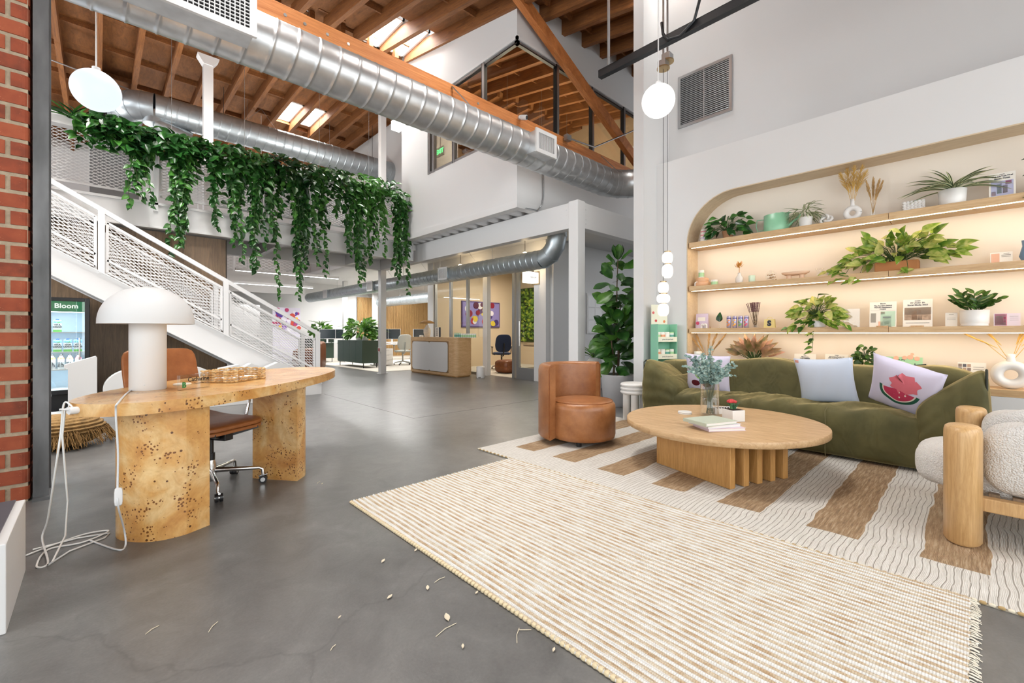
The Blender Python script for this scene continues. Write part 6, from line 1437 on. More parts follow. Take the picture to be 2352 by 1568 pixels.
for y0_, n_, z_e in ((.26, 7, .0), (-.28, 7, .02), (.12, 5, .01), (-.16, 4, .03), (.02, 8, -.27)):
    for k in range(n_):
        u = (k+1)/n_; put_leaf(LF_var if k % 2 else LF_pot, t, (-.07-.04*u, y0_*u, .12*(1-u)+z_e*u), (-.3, (1 if y0_ > 0 else -1)*rnd.uniform(.1, 1), rnd.uniform(-.9, .1)), (-.5, 0, .7), rnd.uniform(.075, .11))
    MB().tube([(-.02, 0, .13), (-.08, y0_*.5, .1), (-.11, y0_, z_e)], .0025, n=4).build('runner', m_stem, t)
put_leaf(LF_pot, t, (-.02, -.02, .36), (-.3, -.8, .1), (0, 0, 1), .12); put_leaf(LF_pot, t, (-.03, .05, .33), (-.5, .6, -.4), (0, 0, 1), .14); MB().tube([(0, 0, .1), (-.02, .0, .25), (-.02, -.02, .37)], .003, n=5).build('stalk', m_stem, t)
t = thing('acrylic_stand', 'empty clear acrylic sign stand beside the golden pothos', 'stand', sp(1955, 2, 5.98), FR); MB().box(-.075, .075, 0, .004, 0, .2).box(-.075, .075, -.04, .04, 0, .004).build('acrylic_sheet', m_acryl, t)
card(2027, 2, 62, 692, 'printed magazine page showing a phone on the third shelf', m_card, [('masthead', .38, .62, .9, .95, 'Bloom'), ('headline', .12, .88, .82, .87, 'The Founders Behind'), ('headline', .15, .85, .75, .80, "TikTok's Supplement"), ('headline', .28, .72, .69, .73, 'Company'), ('rule_print', .04, .96, .655, .66, m_line), ('text_print', .05, .25, .18, .55, m_line), ('green_print', .42, .96, .02, .62, m_sage), ('peach_print', .34, .5, .02, .22, m_peach), ('pink_print', .42, .58, .5, .6, M('salmon_print', 'E59A8A', .7)), ('phone_print', .48, .82, .0, .48, m_ink), ('screen_print', .5, .8, .0, .44, m_card), ('screen_line', .5, .8, .34, .4, m_lilac), ('jar_print', .58, .74, .1, .24, m_sage)], 'magazine', 5.92, .14, True)
card(2107, 2, 68, 686, 'printed magazine page with a photograph of two people on the third shelf', m_card, [('masthead', .4, .6, .92, .955, 'FORBES'), ('headline', .24, .76, .84, .9, '30 Under 30:'), ('headline', .12, .88, .76, .82, 'Social Media 2023'), ('photo_print', .05, .95, .24, .7, m_photo), ('photo_light', .05, .95, .44, .7, M('photo_sky', 'D8C8B6', .7)), ('figure_print', .3, .48, .24, .58, m_skin), ('figure_print', .5, .66, .24, .5, M('figure_dark', '4A4A52', .7)), ('figure_print', .53, .62, .5, .62, m_skin), ('figure_print', .38, .47, .5, .6, M('figure_hair', 'D2AE78', .7)), ('text_print', .1, .9, .13, .15, m_line)], 'magazine', 5.92, .14, True)
card(2185, 2, 28, 718, 'small square white card on a foot on the third shelf', m_card, [('line_print', .3, .7, .85, .88, m_line), ('line_print', .15, .85, .6, .62, m_line), ('line_print', .15, .85, .5, .52, m_line)], 'card', 5.92, .1, False, .0)
t = thing('potted_zz_plant', 'glossy green plant in a square shouldered white pot on the third shelf', 'plant', sp(2238, 2, 5.92)); pot_lathe(t, [(.085, 0), (.092, .006), (.092, .014), (.088, .016), (.095, .03), (.098, .15), (.09, .15), (.088, .13), (.001, .13)], m_ceram)
r = random.Random(14)
for k in range(12):
    a = k*.55; d = Vector((math.cos(a)*(.5 if math.cos(a) < 0 else .1), math.sin(a)*.9, r.uniform(.5, 1.1))).normalized(); L_ = r.uniform(.12, .22); MB().tube([(0.02*math.cos(a), .02*math.sin(a), .12), d*(L_*.5)+Z*.13, d*L_+Z*.12], .004, n=5).build('stalk', m_stem, t)
    for q in range(6):
        u = .35+.65*q/5; sd = 1 if q % 2 else -1; n_ = Vector((-d.y, d.x, 0)).normalized() if abs(d.z) < .99 else X; put_leaf(LF_zz, t, d*(L_*u)+Z*.12, d*.8+n_*sd*.8, (-1, 0, .5), .085)
card(2313, 2, 62, 719, 'lilac printed postcard with a jar on the third shelf', M('lilac_card', 'E0D4DE', .7), [('ring_print', .04, .5, .05, .97, M('rose_ring', 'C88A9C', .7)), ('inner_print', .04, .46, .08, .94, M('photo_grey', 'A9A9A2', .7)), ('jar_print', .08, .36, .2, .8, m_sage), ('berry_print', .38, .46, .55, .72, m_pinkp), ('berry_print', .38, .45, .3, .44, m_pinkp), ('text_print', .6, .92, .75, .78, m_line), ('text_print', .6, .92, .6, .62, m_line), ('text_print', .6, .92, .45, .47, m_line)], 'postcard', 5.95, .12)
# --- bottom shelf (seen over the sofa)
j = jar(0, 'cream supplement jar at the arched end of the bottom shelf', None, .05, .25); j.location = sp(1603, 3, 5.9)
t = thing('bud_vase', 'round white vase with tan pampas on the bottom shelf', 'vase', sp(1624, 3, 5.94)); MB().lathe([(.05, 0), (.075, .05), (.075, .1), (.04, .15), (.03, .17), (.034, .18), (.02, .17)], n=24).build('vase', m_ceram, t)
pampas('tan pampas spikes in the round white vase on the bottom shelf', t.location+Vector((0, 0, .16)), [(-.75, 0, .34), (-.5, .1, .34), (.1, 0, .38), (.35, .1, .38), (.75, 0, .38)], m_pamp2, .3, .016, 3)
t = thing('potted_aglaonema', 'pink mottled aglaonema in a white planter on the bottom shelf', 'plant', sp(1732, 3, 5.93)); pot_lathe(t, [(.1, 0), (.125, .02), (.125, .16), (.115, .16), (.001, .14)], m_ceram)
r = random.Random(17)
for k in range(34):
    a = k*2.4; rr = .3+.7*(k/34); e = 1.1-rr*.9; d = Vector((math.cos(a)*rr*(.7 if math.cos(a) < 0 else .1), math.sin(a)*rr*1.2, e)); p = Vector((0, 0, .19))+d*.15; MB().tube([(0, 0, .14), p], .004, n=4).build('stalk', m_stem, t); put_leaf(LF_cal, t, p, d, (-1, 0, .4), r.uniform(.15, .2))
card(1847, 3, 50, 812, 'white printed page with serif lettering on the bottom shelf behind the sofa', m_card, [('masthead', .35, .65, .93, .96, 'Bloom'), ('headline', .15, .85, .84, .89, 'Mary Lous'), ('headline', .1, .9, .77, .82, 'THE SUMMER'), ('headline', .15, .85, .70, .75, 'SENSATION'), ('print', .4, .6, .5, .62, m_sage)], 'magazine', 5.92)
card(1920, 3, 54, 813, 'white magazine page with a photograph strip on the bottom shelf behind the sofa', m_card, [('masthead', .4, .6, .94, .97, 'FORBES'), ('headline', .1, .9, .87, .91, 'Best Greens Powders Of'), ('headline', .1, .9, .82, .86, '2023, According To Experts'), ('photo_print', .06, .94, .45, .78, m_photo)], 'magazine', 5.92)
t = thing('potted_peperomia', 'small round leaved plant on the bottom shelf behind the sofa', 'plant', sp(1988, 3, 5.92)); pot_lathe(t, [(.05, 0), (.06, .12), (.055, .12), (.001, .1)], m_ceram); bushy(t, 44, (0, 0, .24), .07, .09, .14, LF_rub, .05, .075, 19, .6)
card(2068, 3, 98, 819, 'mint green sign with orange circles on the bottom shelf behind the sofa', M('mint_sign', 'A6D6AA', .6), [('script_print', .28, .62, .86, .93, 'plan to play'), ('word_print', .36, .92, .56, .76, 'Kowl')], 'sign', 5.94)
t = bpy.data.objects['display_sign']
for u, v, s in ((.4, .76, .022), (.58, .78, .02), (.7, .8, .024), (.84, .76, .022), (.74, .9, .014), (.2, .6, .024), (.3, .4, .03)): MB().cyl(((u-.5)*.36, -.004+.16*v*.31, v*.315), ((u-.5)*.36, .002+.16*v*.31, v*.315), s, n=18).build('circle_print', m_peach, t)
card(2232, 3, 66, 832, 'white contact sheet card with small photographs on the bottom shelf', m_card, [('photo_print', .02+.16*k, .15+.16*k, .8-.16*j_, .93-.16*j_, M('tiny_photo_%d_%d' % (k, j_), ('8A7A72', '5A5A62', 'B59A86')[(k+j_) % 3], .7)) for k in range(3) for j_ in range(2)]+[('text_print', .55, .92, .8, .82, m_line), ('text_print', .55, .92, .7, .72, m_line)], 'card', 5.94)
t, tp_ = donut_vase(2322, 3, .085, .042, .07, 'large white donut vase on the bottom shelf with golden pampas', 5.92)
pampas('golden pampas spikes in the large white donut vase', t.location+tp_, [(-1.6, 0, .36), (-.75, .05, .36), (.5, 0, .36), (.35, .1, .34), (.9, 0, .36)], m_pamp, .3, .014, 5)
# ================================================================ OFFICE BEYOND
def linear_lamp(label, p, q, power, group=None):
    p = Vector(p); q = Vector(q); c = (p+q)/2; d = q-p; t = thing('linear_lamp', label, 'ceiling lamp', c, math.atan2(d.y, d.x), group); L_ = d.length
    MB().box(-L_/2, L_/2, -.04, .04, .0, .07).build('housing', m_wplast, t, bevel=.003); MB().box(-L_/2+.01, L_/2-.01, -.032, .032, -.004, .001).build('diffuser', m_ledw, t)
    for s in (-1, 1): MB().cyl((s*L_*.4, 0, .07), (s*L_*.4, 0, (3.24 if c.x > 5.7 else RZ(c.x+s*L_*.4, 9)+.3)-c.z), .004, n=6).build('drop_wire', m_alu, t)
    a = area('linear_lamp_light', (c.x, c.y, c.z-.01), (0, 0, math.atan2(d.y, d.x)), L_, .06, power, (1, .99, .97)); return t
linear_lamp('long linear lamp running beside the blue grey duct', (7.1, 12.2, 2.86), (7.1, 18.6, 2.86), 100)
linear_lamp('long linear lamp above the desks by the slat wall', (8.6, 12.6, 2.86), (8.6, 19.0, 2.86), 90)
linear_lamp('linear lamp above the far end of the office', (10.6, 12.6, 2.86), (10.6, 19.0, 2.86), 60)
linear_lamp('linear lamp under the balcony near the far mezzanine', (2.2, 15.2, 2.6), (5.2, 15.2, 2.6), 40)
linear_lamp('linear lamp hung behind the staircase', (2.6, 13.3, 2.75), (5.3, 13.3, 2.75), 40)
for o_ in bpy.data.objects:
    if o_.name.startswith('drop_wire') and o_.parent and o_.parent.location.x < 5.5: pass
# hanging frame lamp above the balcony, then added fill uplights
fl = thing('frame_pendant', 'thin white rectangular frame lamp hung above the balcony', 'pendant lamp', onY(600, 300, 13.5))
a, b = .5, .35
for p, q in (((-a, -b, 0), (a, -b, 0)), ((a, -b, 0), (a, b, 0)), ((a, b, 0), (-a, b, 0)), ((-a, b, 0), (-a, -b, 0))): MB().bar(p, q, .03, .03).build('frame_bar', m_wplast, fl)
MB().cyl((0, 0, -1.4), (0, 0, RZ(2.6, 9)-fl.location.z), .006, n=6).build('stem', m_wplast, fl)
for x in (-a, a): MB().cyl((x, 0, 0), (0, 0, .6), .003, n=4).build('wire', m_alu, fl)
MB().cyl((-3, 12.0, 6.55), (2.4, 13.4, 6.5), .015, n=8).build('cable_conduit', m_alu, thing('conduit_run', 'thin grey conduit running under the roof joists above the balcony', 'conduit'))
for (x, y, pw) in ((1.5, 15.5, 34), (4.2, 16.3, 34), (-1.6, 13.6, 30), (1.6, 10.4, 34), (4.3, 10.4, 34), (7.6, 7.6, 60), (9.8, 8.6, 60)):  # mezzanine bars are added to brighten the roof; office pair lights its room
    t = thing('fill_uplight_bar', 'linear fill uplight added above the mezzanine floor' if x < 6 else 'linear uplight bar hung inside the glazed upstairs office', 'lamp', (x, y, 4.6), 0, 'uplight bars upstairs')
    MB().box(-.8, .8, -.06, .06, -.05, 0).build('housing', m_wplast, t); MB().box(-.78, .78, -.05, .05, 0, .004).build('diffuser', m_ledw, t)
    for s in (-.6, .6): MB().cyl((s, 0, 0), (s, 0, RZ(x+s, y)-4.6+.3), .004, n=5).build('drop_wire', m_alu, t)
    area('uplight', (x, y, 4.62), (PI, 0, 0), 1.5, .1, pw, (1, .97, .92) if x < 6 else (1, .8, .55))
# wall lamp on the upstairs end wall
wl = onX(920, 292, 5.12); t = thing('wall_lamp', 'bright box wall lamp on the upstairs wall', 'wall lamp', wl); MB().box(-.2, 0, -.07, .07, -.1, .1).build('lit_box', EM('box_lamp', (1, .97, .92), 6), t); MB().box(0, .02, -.05, .05, -.05, .05).build('bracket', m_wplast, t)
# exit sign behind the upstairs glazing
q = onX(1010, 348, 5.6); t = thing('exit_sign', 'green lit exit sign behind the upstairs glazing', 'sign', q, FR); MB().box(-.15, .15, 0, .03, -.1, .1).build('box', m_wplast, t)
tx = text_mb('EXIT', .14, .001, bold=.004); tx.xf(Matrix.Translation((0, -.003, 0)) @ Matrix.Rotation(PI/2, 4, 'X')); tx.build('lettering', EM('exit_green', (.1, .8, .2), 2), t); MB().cyl((0, .015, .1), (0, .015, 1.6), .01, n=6).build('stem', m_alu, t)
# security camera on the truss chord
q = onY(1198, 268, TY-.06); t = thing('security_camera', 'round white security camera on the orange timber chord', 'camera', (q.x, TY, 4.60), R_(-20)); MB().cyl((0, 0, 0), (0, -.06, -.01), .03, n=16).build('mount', m_wplast, t); MB().cyl((.02, -.05, -.01), (.08, -.12, -.03), .04, n=20).build('housing', m_wplast, t); MB().cyl((.08, -.12, -.03), (.083, -.124, -.031), .03, n=20).build('lens', m_black, t)
# conduit loop on the upstairs box
t = thing('conduit_loop', 'thin grey conduit looping down the white upstairs box', 'conduit', (5.6, 5.28, 3.2))
MB().tube([(-.0, .03, 1.1), (.12, .02, 1.05), (.16, .015, .9), (.16, .015, .35), (.13, .015, .2), (.0, .01, .06), (-.3, .0, .04)], .012, n=8).build('pipe', m_alu, t)
t = thing('conduit_loop', 'thin grey conduit sagging across the upstairs glazing from a junction box', 'conduit', (7.3, 5.05, 4.72)); q0 = onY(1308, 318, 5.02)-t.location; q1 = onY(1365, 338, 5.02)-t.location; q2 = onY(1455, 300, 5.02)-t.location
MB().tube([q0, q0.lerp(q1, .7), q1, q1.lerp(q2, .3), q2], .014, n=8).build('pipe', m_alu, t); MB().box(q0.x-.1, q0.x+.02, q0.y-.03, q0.y+.05, q0.z-.05, q0.z+.05).build('junction_box', m_alu, t)
# hvac unit
t = thing('air_handler', 'grey metal air handling unit at the end of the balcony duct', 'air handler', (.3, 13.6, 3.23)); MB().box(-.45, .4, 0, .8, 0, 3.47).build('casing', M('unit_grey', (.22, .23, .24), .5, .4), t, bevel=.01); MB().box(-.35, .3, -.02, 0, 2.67, 3.17).build('access_panel', m_dark, t)
# electrical gutter under the left roof
t = thing('roof_junction_tray', 'grey slotted junction tray fixed under the roof joists', 'tray', (.1, 9.6, RZ(.1, 9)-.12)); MB().box(-.6, .6, -.1, .1, 0, .1).build('tray', M('tray_grey', (.2, .21, .22), .5), t); MB().box(-.05, .05, -.101, -.1, .02, .08).build('slot', m_black, t)

# ---- oak counter
cn = thing('reception_counter', 'oak counter with rounded corners and white sliding panels', 'counter', (6.48, 8.93, 0))
def rrect(x0, x1, y0, y1, r, n=8):
    pts = []
    for cx_, cy_, a in ((x1-r, y1-r, 0), (x0+r, y1-r, PI/2), (x0+r, y0+r, PI), (x1-r, y0+r, 3*PI/2)): pts += [(cx_+r*math.cos(a+PI/2*k/n), cy_+r*math.sin(a+PI/2*k/n)) for k in range(n+1)]
    return pts
MB().prism(rrect(0, .56, 0, 2.25, .13), .03, 1.0, smside=True).build('body', m_oak, cn); MB().prism(rrect(.03, .53, .03, 2.22, .1), 0, .03).build('plinth', m_oakleg, cn)
def pan(y0, y1, z0, z1, r, x): return MB().prism(rrect(y0, y1, z0, z1, r), 0, .012, fn=lambda a, b, z: (x-z, a, b))
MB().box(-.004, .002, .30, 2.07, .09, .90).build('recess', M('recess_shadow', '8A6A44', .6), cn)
pan(.33, 1.20, .11, .88, .09, -.003).build('sliding_panel', m_white, cn); pan(1.16, 2.05, .11, .88, .09, -.001).build('sliding_panel', m_white, cn)
CTZ = 1.0
def on_counter(px, X=6.75): q = onX(px, 764, X); return Vector((X, q.y, CTZ))
t = thing('rattan_lamp', 'table lamp with a rattan shade and white clay base on the oak counter', 'table lamp', on_counter(981)); MB().lathe([(.07, 0), (.075, .01), (.1, .12), (.1, .22), (.05, .28), (.04, .33), (.045, .34)], n=28).build('clay_base', M('clay_white', 'D6CEC0', .8, var=.15, vs=20), t); MB().cyl((0, 0, .33), (0, 0, .4), .01, n=8).build('stem', m_brass, t)
m_rat = M('rattan', 'A9814E', .8, var=.35, vs=60, bump=.6, bs=90)
MB().lathe([(.2, .385), (.22, .39), (.17, .43), (.11, .46), (.001, .47)], n=32).build('rattan_shade', m_rat, t)
t = thing('framed_card', 'white framed card standing on the oak counter', 'frame', on_counter(1004), FR); MB().box(-.09, .09, 0, .03, 0, .27).build('frame', m_card, t); MB().box(.09, .1, -.0, .05, 0, .27).build('edge', M('navy_edge', '2A3448', .5), t)
for k in range(4): MB().box(-.05, .03, -.002, 0, .04+k*.055, .075+k*.055).build('printed_tile', m_line, t)
for k in range(10):
    px = 1046+k*5.0; dark = k < 3
    j = jar(3 if dark else 1, ('dark green capped bottle in the row on the oak counter' if dark else 'pale green supplement jar in the row on the oak counter'), 'jars on the oak counter', .03, .12 if dark else .1); j.location = on_counter(px, 6.62)
t = tag(MB().soft(-.06, .06, -.05, .05, 0, .05, p=3, n=8).build('desk_gadget', m_wplast), 'small rounded white gadget on the oak counter', 'gadget'); t.location = on_counter(968)
bn = onZ(1101, 868, 0); t = thing('pedal_bin', 'small white pedal bin beside the oak counter', 'bin', (bn.x+.08, bn.y+.05, 0)); MB().lathe([(.1, .0), (.105, .01), (.105, .24), (.1, .245)], n=28).build('drum', m_wplast, t); MB().lathe([(.108, .245), (.108, .262), (.09, .285), (.001, .295)], n=28).build('lid', m_wplast, t); MB().box(-.11, -.07, -.09, -.05, .005, .03).build('pedal', m_chrome, t)
# alarm box on the post
t = thing('alarm_pull', 'red and white alarm box on the steel post', 'alarm', (5.56, 11.12, .66)); MB().box(-.03, .02, -.06, .06, -.06, .07).build('plate', m_wplast, t); MB().box(-.035, -.03, -.035, .035, -.04, .04).build('red_switch', M('alarm_red', 'A8302A', .5), t)
# ---- glazed meeting room
GX = 7.45
gy = {p: onX(p, 764, GX).y for p in (1000, 1036, 1075, 1113, 1123, 1172, 1181, 1191, 1232, 1259)}
part_ = struct('wall_glazed', MB().box(GX-.04, GX+.04, gy[1172]-.0, 11.4, 2.78, 3.24).box(GX-.04, GX+.04, gy[1259], gy[1172], 2.78, 3.24), m_white, 'aluminium framed glass wall of the meeting room behind the oak counter')
for p in (1000, 1036, 1075, 1181, 1191): MB().box(GX-.035, GX+.035, gy[p]-.04, gy[p]+.04, 0, 2.78).build('mullion', m_alu, part_)
MB().box(GX-.06, GX+.06, gy[1123], gy[1113], 0, 2.78).build('jamb', m_white, part_); MB().box(GX-.08, GX+.08, gy[1259], gy[1232], 0, 3.24).build('jamb', m_white, part_)
for a, b in ((1036, 1000), (1075, 1036), (1113, 1075)): MB().box(GX-.004, GX+.004, gy[a]+.03, gy[b]-.03, .05, 2.75).build('pane', m_glass, part_)
MB().box(GX-.03, GX+.03, gy[1113], 11.4, 0, .06).box(GX-.03, GX+.03, gy[1113], 11.4, 2.72, 2.78).build('rail', m_alu, part_)
dd = struct('door_1', MB().box(GX-.03, GX+.03, gy[1232], gy[1191], .0, .28).box(GX-.03, GX+.03, gy[1232], gy[1191], 2.68, 2.78), m_alu, 'open glass door leaf of the meeting room'); MB().box(GX-.004, GX+.004, gy[1232]+.02, gy[1191]-.03, .28, 2.68).build('pane', m_glass, dd); MB().cyl((GX-.07, gy[1191]-.1, .8), (GX-.07, gy[1191]-.1, 1.4), .012, n=8).build('door_handle', m_chrome, dd)
MB().box(GX-.08, GX+.08, 11.3, 11.6, 0, 3.24).build('jamb', m_white, part_)
m_warm = M('warm_plaster', 'D9C6AC', .8)
struct('wall_meeting_end', MB().box(GX+.08, 11.2, 11.5, 11.6, 0, 3.24), m_warm); struct('wall_meeting_back', MB().box(11.1, 11.2, 6.76, 11.5, 0, 3.24), m_warm)
struct('wall_corridor', MB().box(GX+.08, 12, 6.62, 6.72, 0, 3.24), m_wall); struct('floor_meeting', MB().box(GX+.05, 11.1, 6.75, 11.5, 0, .008), m_carpet)
area('meeting_lamp', (9.2, 9.6, 3.1), (0, 0, 0), 1.2, 1.2, 60, (1, .88, .72)); t = thing('ceiling_lamp', 'square warm ceiling lamp in the meeting room', 'ceiling lamp', (9.2, 9.6, 3.14)); MB().box(-.6, .6, -.6, .6, .0, .08).build('lit_panel', EM('warm_panel', (1, .82, .6), 2), t)
q0, q1 = onY(1060, 690, 11.48), onY(1147, 752, 11.48); t = thing('framed_poster', 'purple framed fruit poster in the meeting room', 'poster', ((q0.x+q1.x)/2, 11.49, (q0.z+q1.z)/2)); w_, h_ = (q1.x-q0.x)/2, (q0.z-q1.z)/2
MB().box(-w_, w_, -.03, 0, -h_, h_).build('frame', M('frame_purple', '5A4A86', .5), t); MB().box(-w_+.04, w_-.04, -.034, -.03, -h_+.04, h_-.04).build('print', M('print_lilac', '8E86C4', .6), t)
r = random.Random(3)
for k in range(26): c_ = r.choice(('8A2438', 'B23A4A', '5A2040', 'D8C24A', 'E0DCE8', '4A3A7A')); x, z, s = r.uniform(-w_*.8, w_*.8), r.uniform(-h_*.75, h_*.75), r.uniform(.05, .12); MB().cyl((x, -.037-.0006*k, z), (x, -.034, z), s, n=14).build('fruit_print', M('poster_%d' % k, c_, .6), t)
t = thing('moss_panel', 'green moss wall panel in the meeting room', 'wall panel', (11.08, 10.4, 1.75)); mb = MB(); r = random.Random(5)
for k in range(700): y, z = r.uniform(-1.0, 1.0), r.uniform(-.9, .9); s = r.uniform(.03, .07); mb.soft(-.06-s*r.random(), .0, y-s, y+s, z-s, z+s, p=2, n=3, m=k % 3)
mb.build('moss', [M('moss_a', '6A8A2E', .95), M('moss_b', '94A63A', .95), M('moss_c', '4A6A2A', .95)], t)['kind'] = 'stuff'; MB().box(-.02, .01, -1.05, 1.05, -.95, .95).build('backboard', M('moss_back', '3A4A22', .9), t)
t = thing('light_sign', 'small lit box sign on the white jamb of the meeting room', 'sign', (GX-.08, gy[1232]-.06, 2.38)); MB().box(-.34, -.02, -.1, .1, -.12, .12).build('lit_box', EM('sign_box', (1, .97, .9), 1.4), t); MB().box(-.02, 0, -.12, .12, -.15, .15).build('bracket', m_brass, t)
tx = text_mb('bloom', .075, .001, bold=.001); tx.xf(Matrix.Translation((-.18, -.102, 0)) @ Matrix.Rotation(PI/2, 4, 'X')); tx.build('lettering', m_ink, t)
for y_ in (6.9, 9.3): 
    t = thing('bulb_pendant', 'bare bulb wall lamp above the glass wall %s' % ('near the duct elbow' if y_ < 8 else 'near the middle of the duct'), 'wall lamp', (6.9, y_, 2.86)); MB().lathe([(max(.001, .06*math.sin(PI*k/10)), -.06*math.cos(PI*k/10)) for k in range(11)], n=16, caps=False).build('bulb', EM('bulb_warm_%d' % int(y_), (1, .75, .42), 10), t); MB().cyl((0, 0, .05), (0, 0, .38), .006, n=6).build('rod', m_dark, t)
    l = bpy.data.lights.new('bulb', 'POINT'); l.energy = 9; l.color = (1, .75, .45); l.shadow_soft_size = .06; o = bpy.data.objects.new('bulb', l); COL.objects.link(o); o.location = (6.9, y_, 2.76)
t = thing('meeting_table', 'dark oval meeting table behind the glass', 'table', (9.95, 8.6, 0.009)); MB().lathe([(.98, .70), (1, .71), (1, .74), (.98, .745)], n=40, sx=.6, sy=1.3).build('table_top', m_walnut, t); MB().cyl((0, -.5, .01), (0, -.5, .7), .06, n=14).cyl((0, .5, .01), (0, .5, .7), .06, n=14).build('pedestal', m_dark, t)
def task_chair(label, loc, rz, m_up, m_fr, mesh_back=False, group=None):
    t = thing('task_chair', label, 'office chair', loc, rz, group)
    MB().soft(-.24, .26, -.25, .25, .44, .52, p=4, n=10).build('seat', m_up, t)
    def bf(q): k = (q.z-.55)/.5; return Vector((q.x-.1*k+.10*(q.y/.25)**2*.6, q.y*(1-.18*abs(k-.4)), q.z))
    MB().soft(-.30, -.25, -.25, .25, .53, 1.06, p=4, n=12, fn=bf).build('backrest', m_up, t)
    MB().tube([(-.05, 0, .40), (-.26, 0, .42), (-.35, 0, .6), (-.37, 0, .8)], .02, n=8).build('back_support', m_fr, t)
    MB().cyl((0, 0, .14), (0, 0, .44), .025, n=10).build('gas_column', m_fr, t)
    for s in (-1, 1): MB().tube([(0, s*.2, .44), (0, s*.29, .46), (-.02, s*.3, .66), (.12, s*.3, .68), (-.14, s*.3, .68)], .015, n=6).build('armrest', m_fr, t)
    for k in range(5): a = 2*PI*k/5; d = Vector((math.cos(a), math.sin(a), 0)); MB().tube([d*.02+Z*.13, d*.28+Z*.08], [.025, .014], n=6).build('star_leg', m_fr, t); MB().soft(d.x*.29-.025, d.x*.29+.025, d.y*.29-.025, d.y*.29+.025, 0.008, .06, p=2, n=5).build('caster', m_black, t)
    return t
m_navy = M('navy_fabric', '22304E', .8); m_brnl = leather('brown_leather', '6A3A1C', '8A5230', .4)
q = onZ(1152, 848, 0); task_chair('navy task chair seen through the open meeting room door', (q.x, q.y, .009), R_(60), m_navy, m_black)
task_chair('dark brown task chair behind the glass door leaf', (8.75, 7.5, .009), R_(120), M('brown_fabric', '5A4A3A', .8), m_black)
t = thing('leather_ottoman', 'brown leather ottoman inside the meeting room door', 'ottoman', (8.3, 9.0, .009)); MB().soft(-.28, .28, -.28, .28, 0, .36, p=5, n=12).build('cushion', m_brnl, t); MB().box(-.281, .281, -.281, .281, .17, .18).build('seam_band', m_seamt, t)
# ---- green cabinets with plants
m_gcab = M('green_lacquer', '2C4034', .45)
def cabinet(label, x0, y0, L_, n):
    t = thing('green_cabinet', label, 'cabinet', (x0, y0, 0.006)); MB().box(0, .54, 0, L_, .15, .87).build('body', m_gcab, t, bevel=.003)
    for k in range(n):
        a = L_*k/n+.004; b = L_*(k+1)/n-.004; d = MB().box(-.016, 0, a, b, .16, .865).build('door', m_gcab, t, bevel=.002); MB().box(-.03, -.016, (b-.08) if k % 2 == 0 else (a+.03), (b-.03) if k % 2 == 0 else (a+.08), .82, .828).build('handle', m_black, d)
    for x in (.05, .49):
        for y in (.06, L_-.06): MB().cyl((x, y, 0), (x, y, .15), .014, n=8).build('leg', m_black, t)
    return t
cabinet('dark green low cabinet nearest the steel post with leafy plants on top', 6.02, 13.2, 1.95, 4)
cabinet('dark green low cabinet behind the stair foot near the far desks', 6.02, 16.9, 1.6, 3)
t = thing('cabinet_plant', 'bushy green plant in a white bowl on the near green cabinet', 'plant', (6.3, 14.0, .879)); pot_lathe(t, [(.12, 0), (.16, .1), (.15, .1), (.001, .08)], m_ceram); bushy(t, 200, (0, 0, .25), .34, .75, .42, LF_bush, .17, .28, 41, .4, False, .3, (-.6, -.6, .5))
t = thing('cabinet_plant', 'spiky strap leaved plant rising from the near green cabinet', 'plant', (6.35, 13.75, .879)); pot_lathe(t, [(.1, 0), (.13, .16), (.12, .16), (.001, .14)], m_ceram)
for k in range(44): a = k*2.4; put_leaf(LF_spi, t, (.03*math.cos(a), .03*math.sin(a), .3), (math.cos(a)*.7, math.sin(a)*.7, .2+1.1*((k*7) % 10)/10), (0, 0, 1), rnd.uniform(.5, .8))
MB().cyl((0, 0, .1), (0, 0, .32), .02, n=8).build('stem', m_bark, t)
t = thing('cabinet_plant', 'leafy plant with pale tips on the far green cabinet', 'plant', (6.3, 17.6, .879)); pot_lathe(t, [(.12, 0), (.15, .12), (.14, .12), (.001, .1)], m_ceram); bushy(t, 90, (0, 0, .3), .35, .45, .3, LF_bush, .16, .24, 43, .4, False, .3, (-.6, -.6, .5))
for k in range(20): a = k*2.4; put_leaf(LF_spi, t, (0, 0, .5), (math.cos(a)*.6, math.sin(a)*.6, .8), (0, 0, 1), .45)
for k in range(4): j = jar(1, 'pale green tub standing in the row on the far green cabinet', 'tubs on the far green cabinet', .06, .2); j.location = (6.15, 16.98+k*.14, .877)
# ---- desks, monitors, chairs
def desk(label, x0, x1, y0, y1):
    t = thing('office_desk', label, 'desk', (x0, y0, .006)); MB().box(0, x1-x0, 0, y1-y0, .70, .73).build('desk_top', m_white, t)
    for x in (.1, x1-x0-.1): MB().box(x-.04, x+.04, (y1-y0)/2-.05, (y1-y0)/2+.05, .03, .70).box(x-.04, x+.04, .05, y1-y0-.05, 0, .03).build('lift_leg', m_white, t)
    return t
desk('white sit stand desk behind the post with dark monitors', 6.75, 8.35, 13.7, 14.4); desk('white sit stand desk behind the oak counter', 8.4, 10.0, 13.7, 14.4); desk('white desk beside the far green cabinet', 6.75, 8.35, 16.4, 17.1); desk('white desk at the far end by the slat wall', 8.4, 10.0, 16.4, 17.1)
def monitor(label, x, y, w_=.58):
    t = thing('monitor', label, 'monitor', (x, y, .737), R_(-15)); MB().box(-w_/2, w_/2, 0, .03, .16, .52).build('screen_case', m_wplast, t); MB().box(-w_/2+.01, w_/2-.01, -.003, 0, .17, .51).build('screen', M('dark_screen', (.02, .028, .035), .2), t); MB().box(-.03, .03, .02, .05, .01, .3).box(-.12, .12, -.06, .1, 0, .012).build('stand', m_wplast, t)
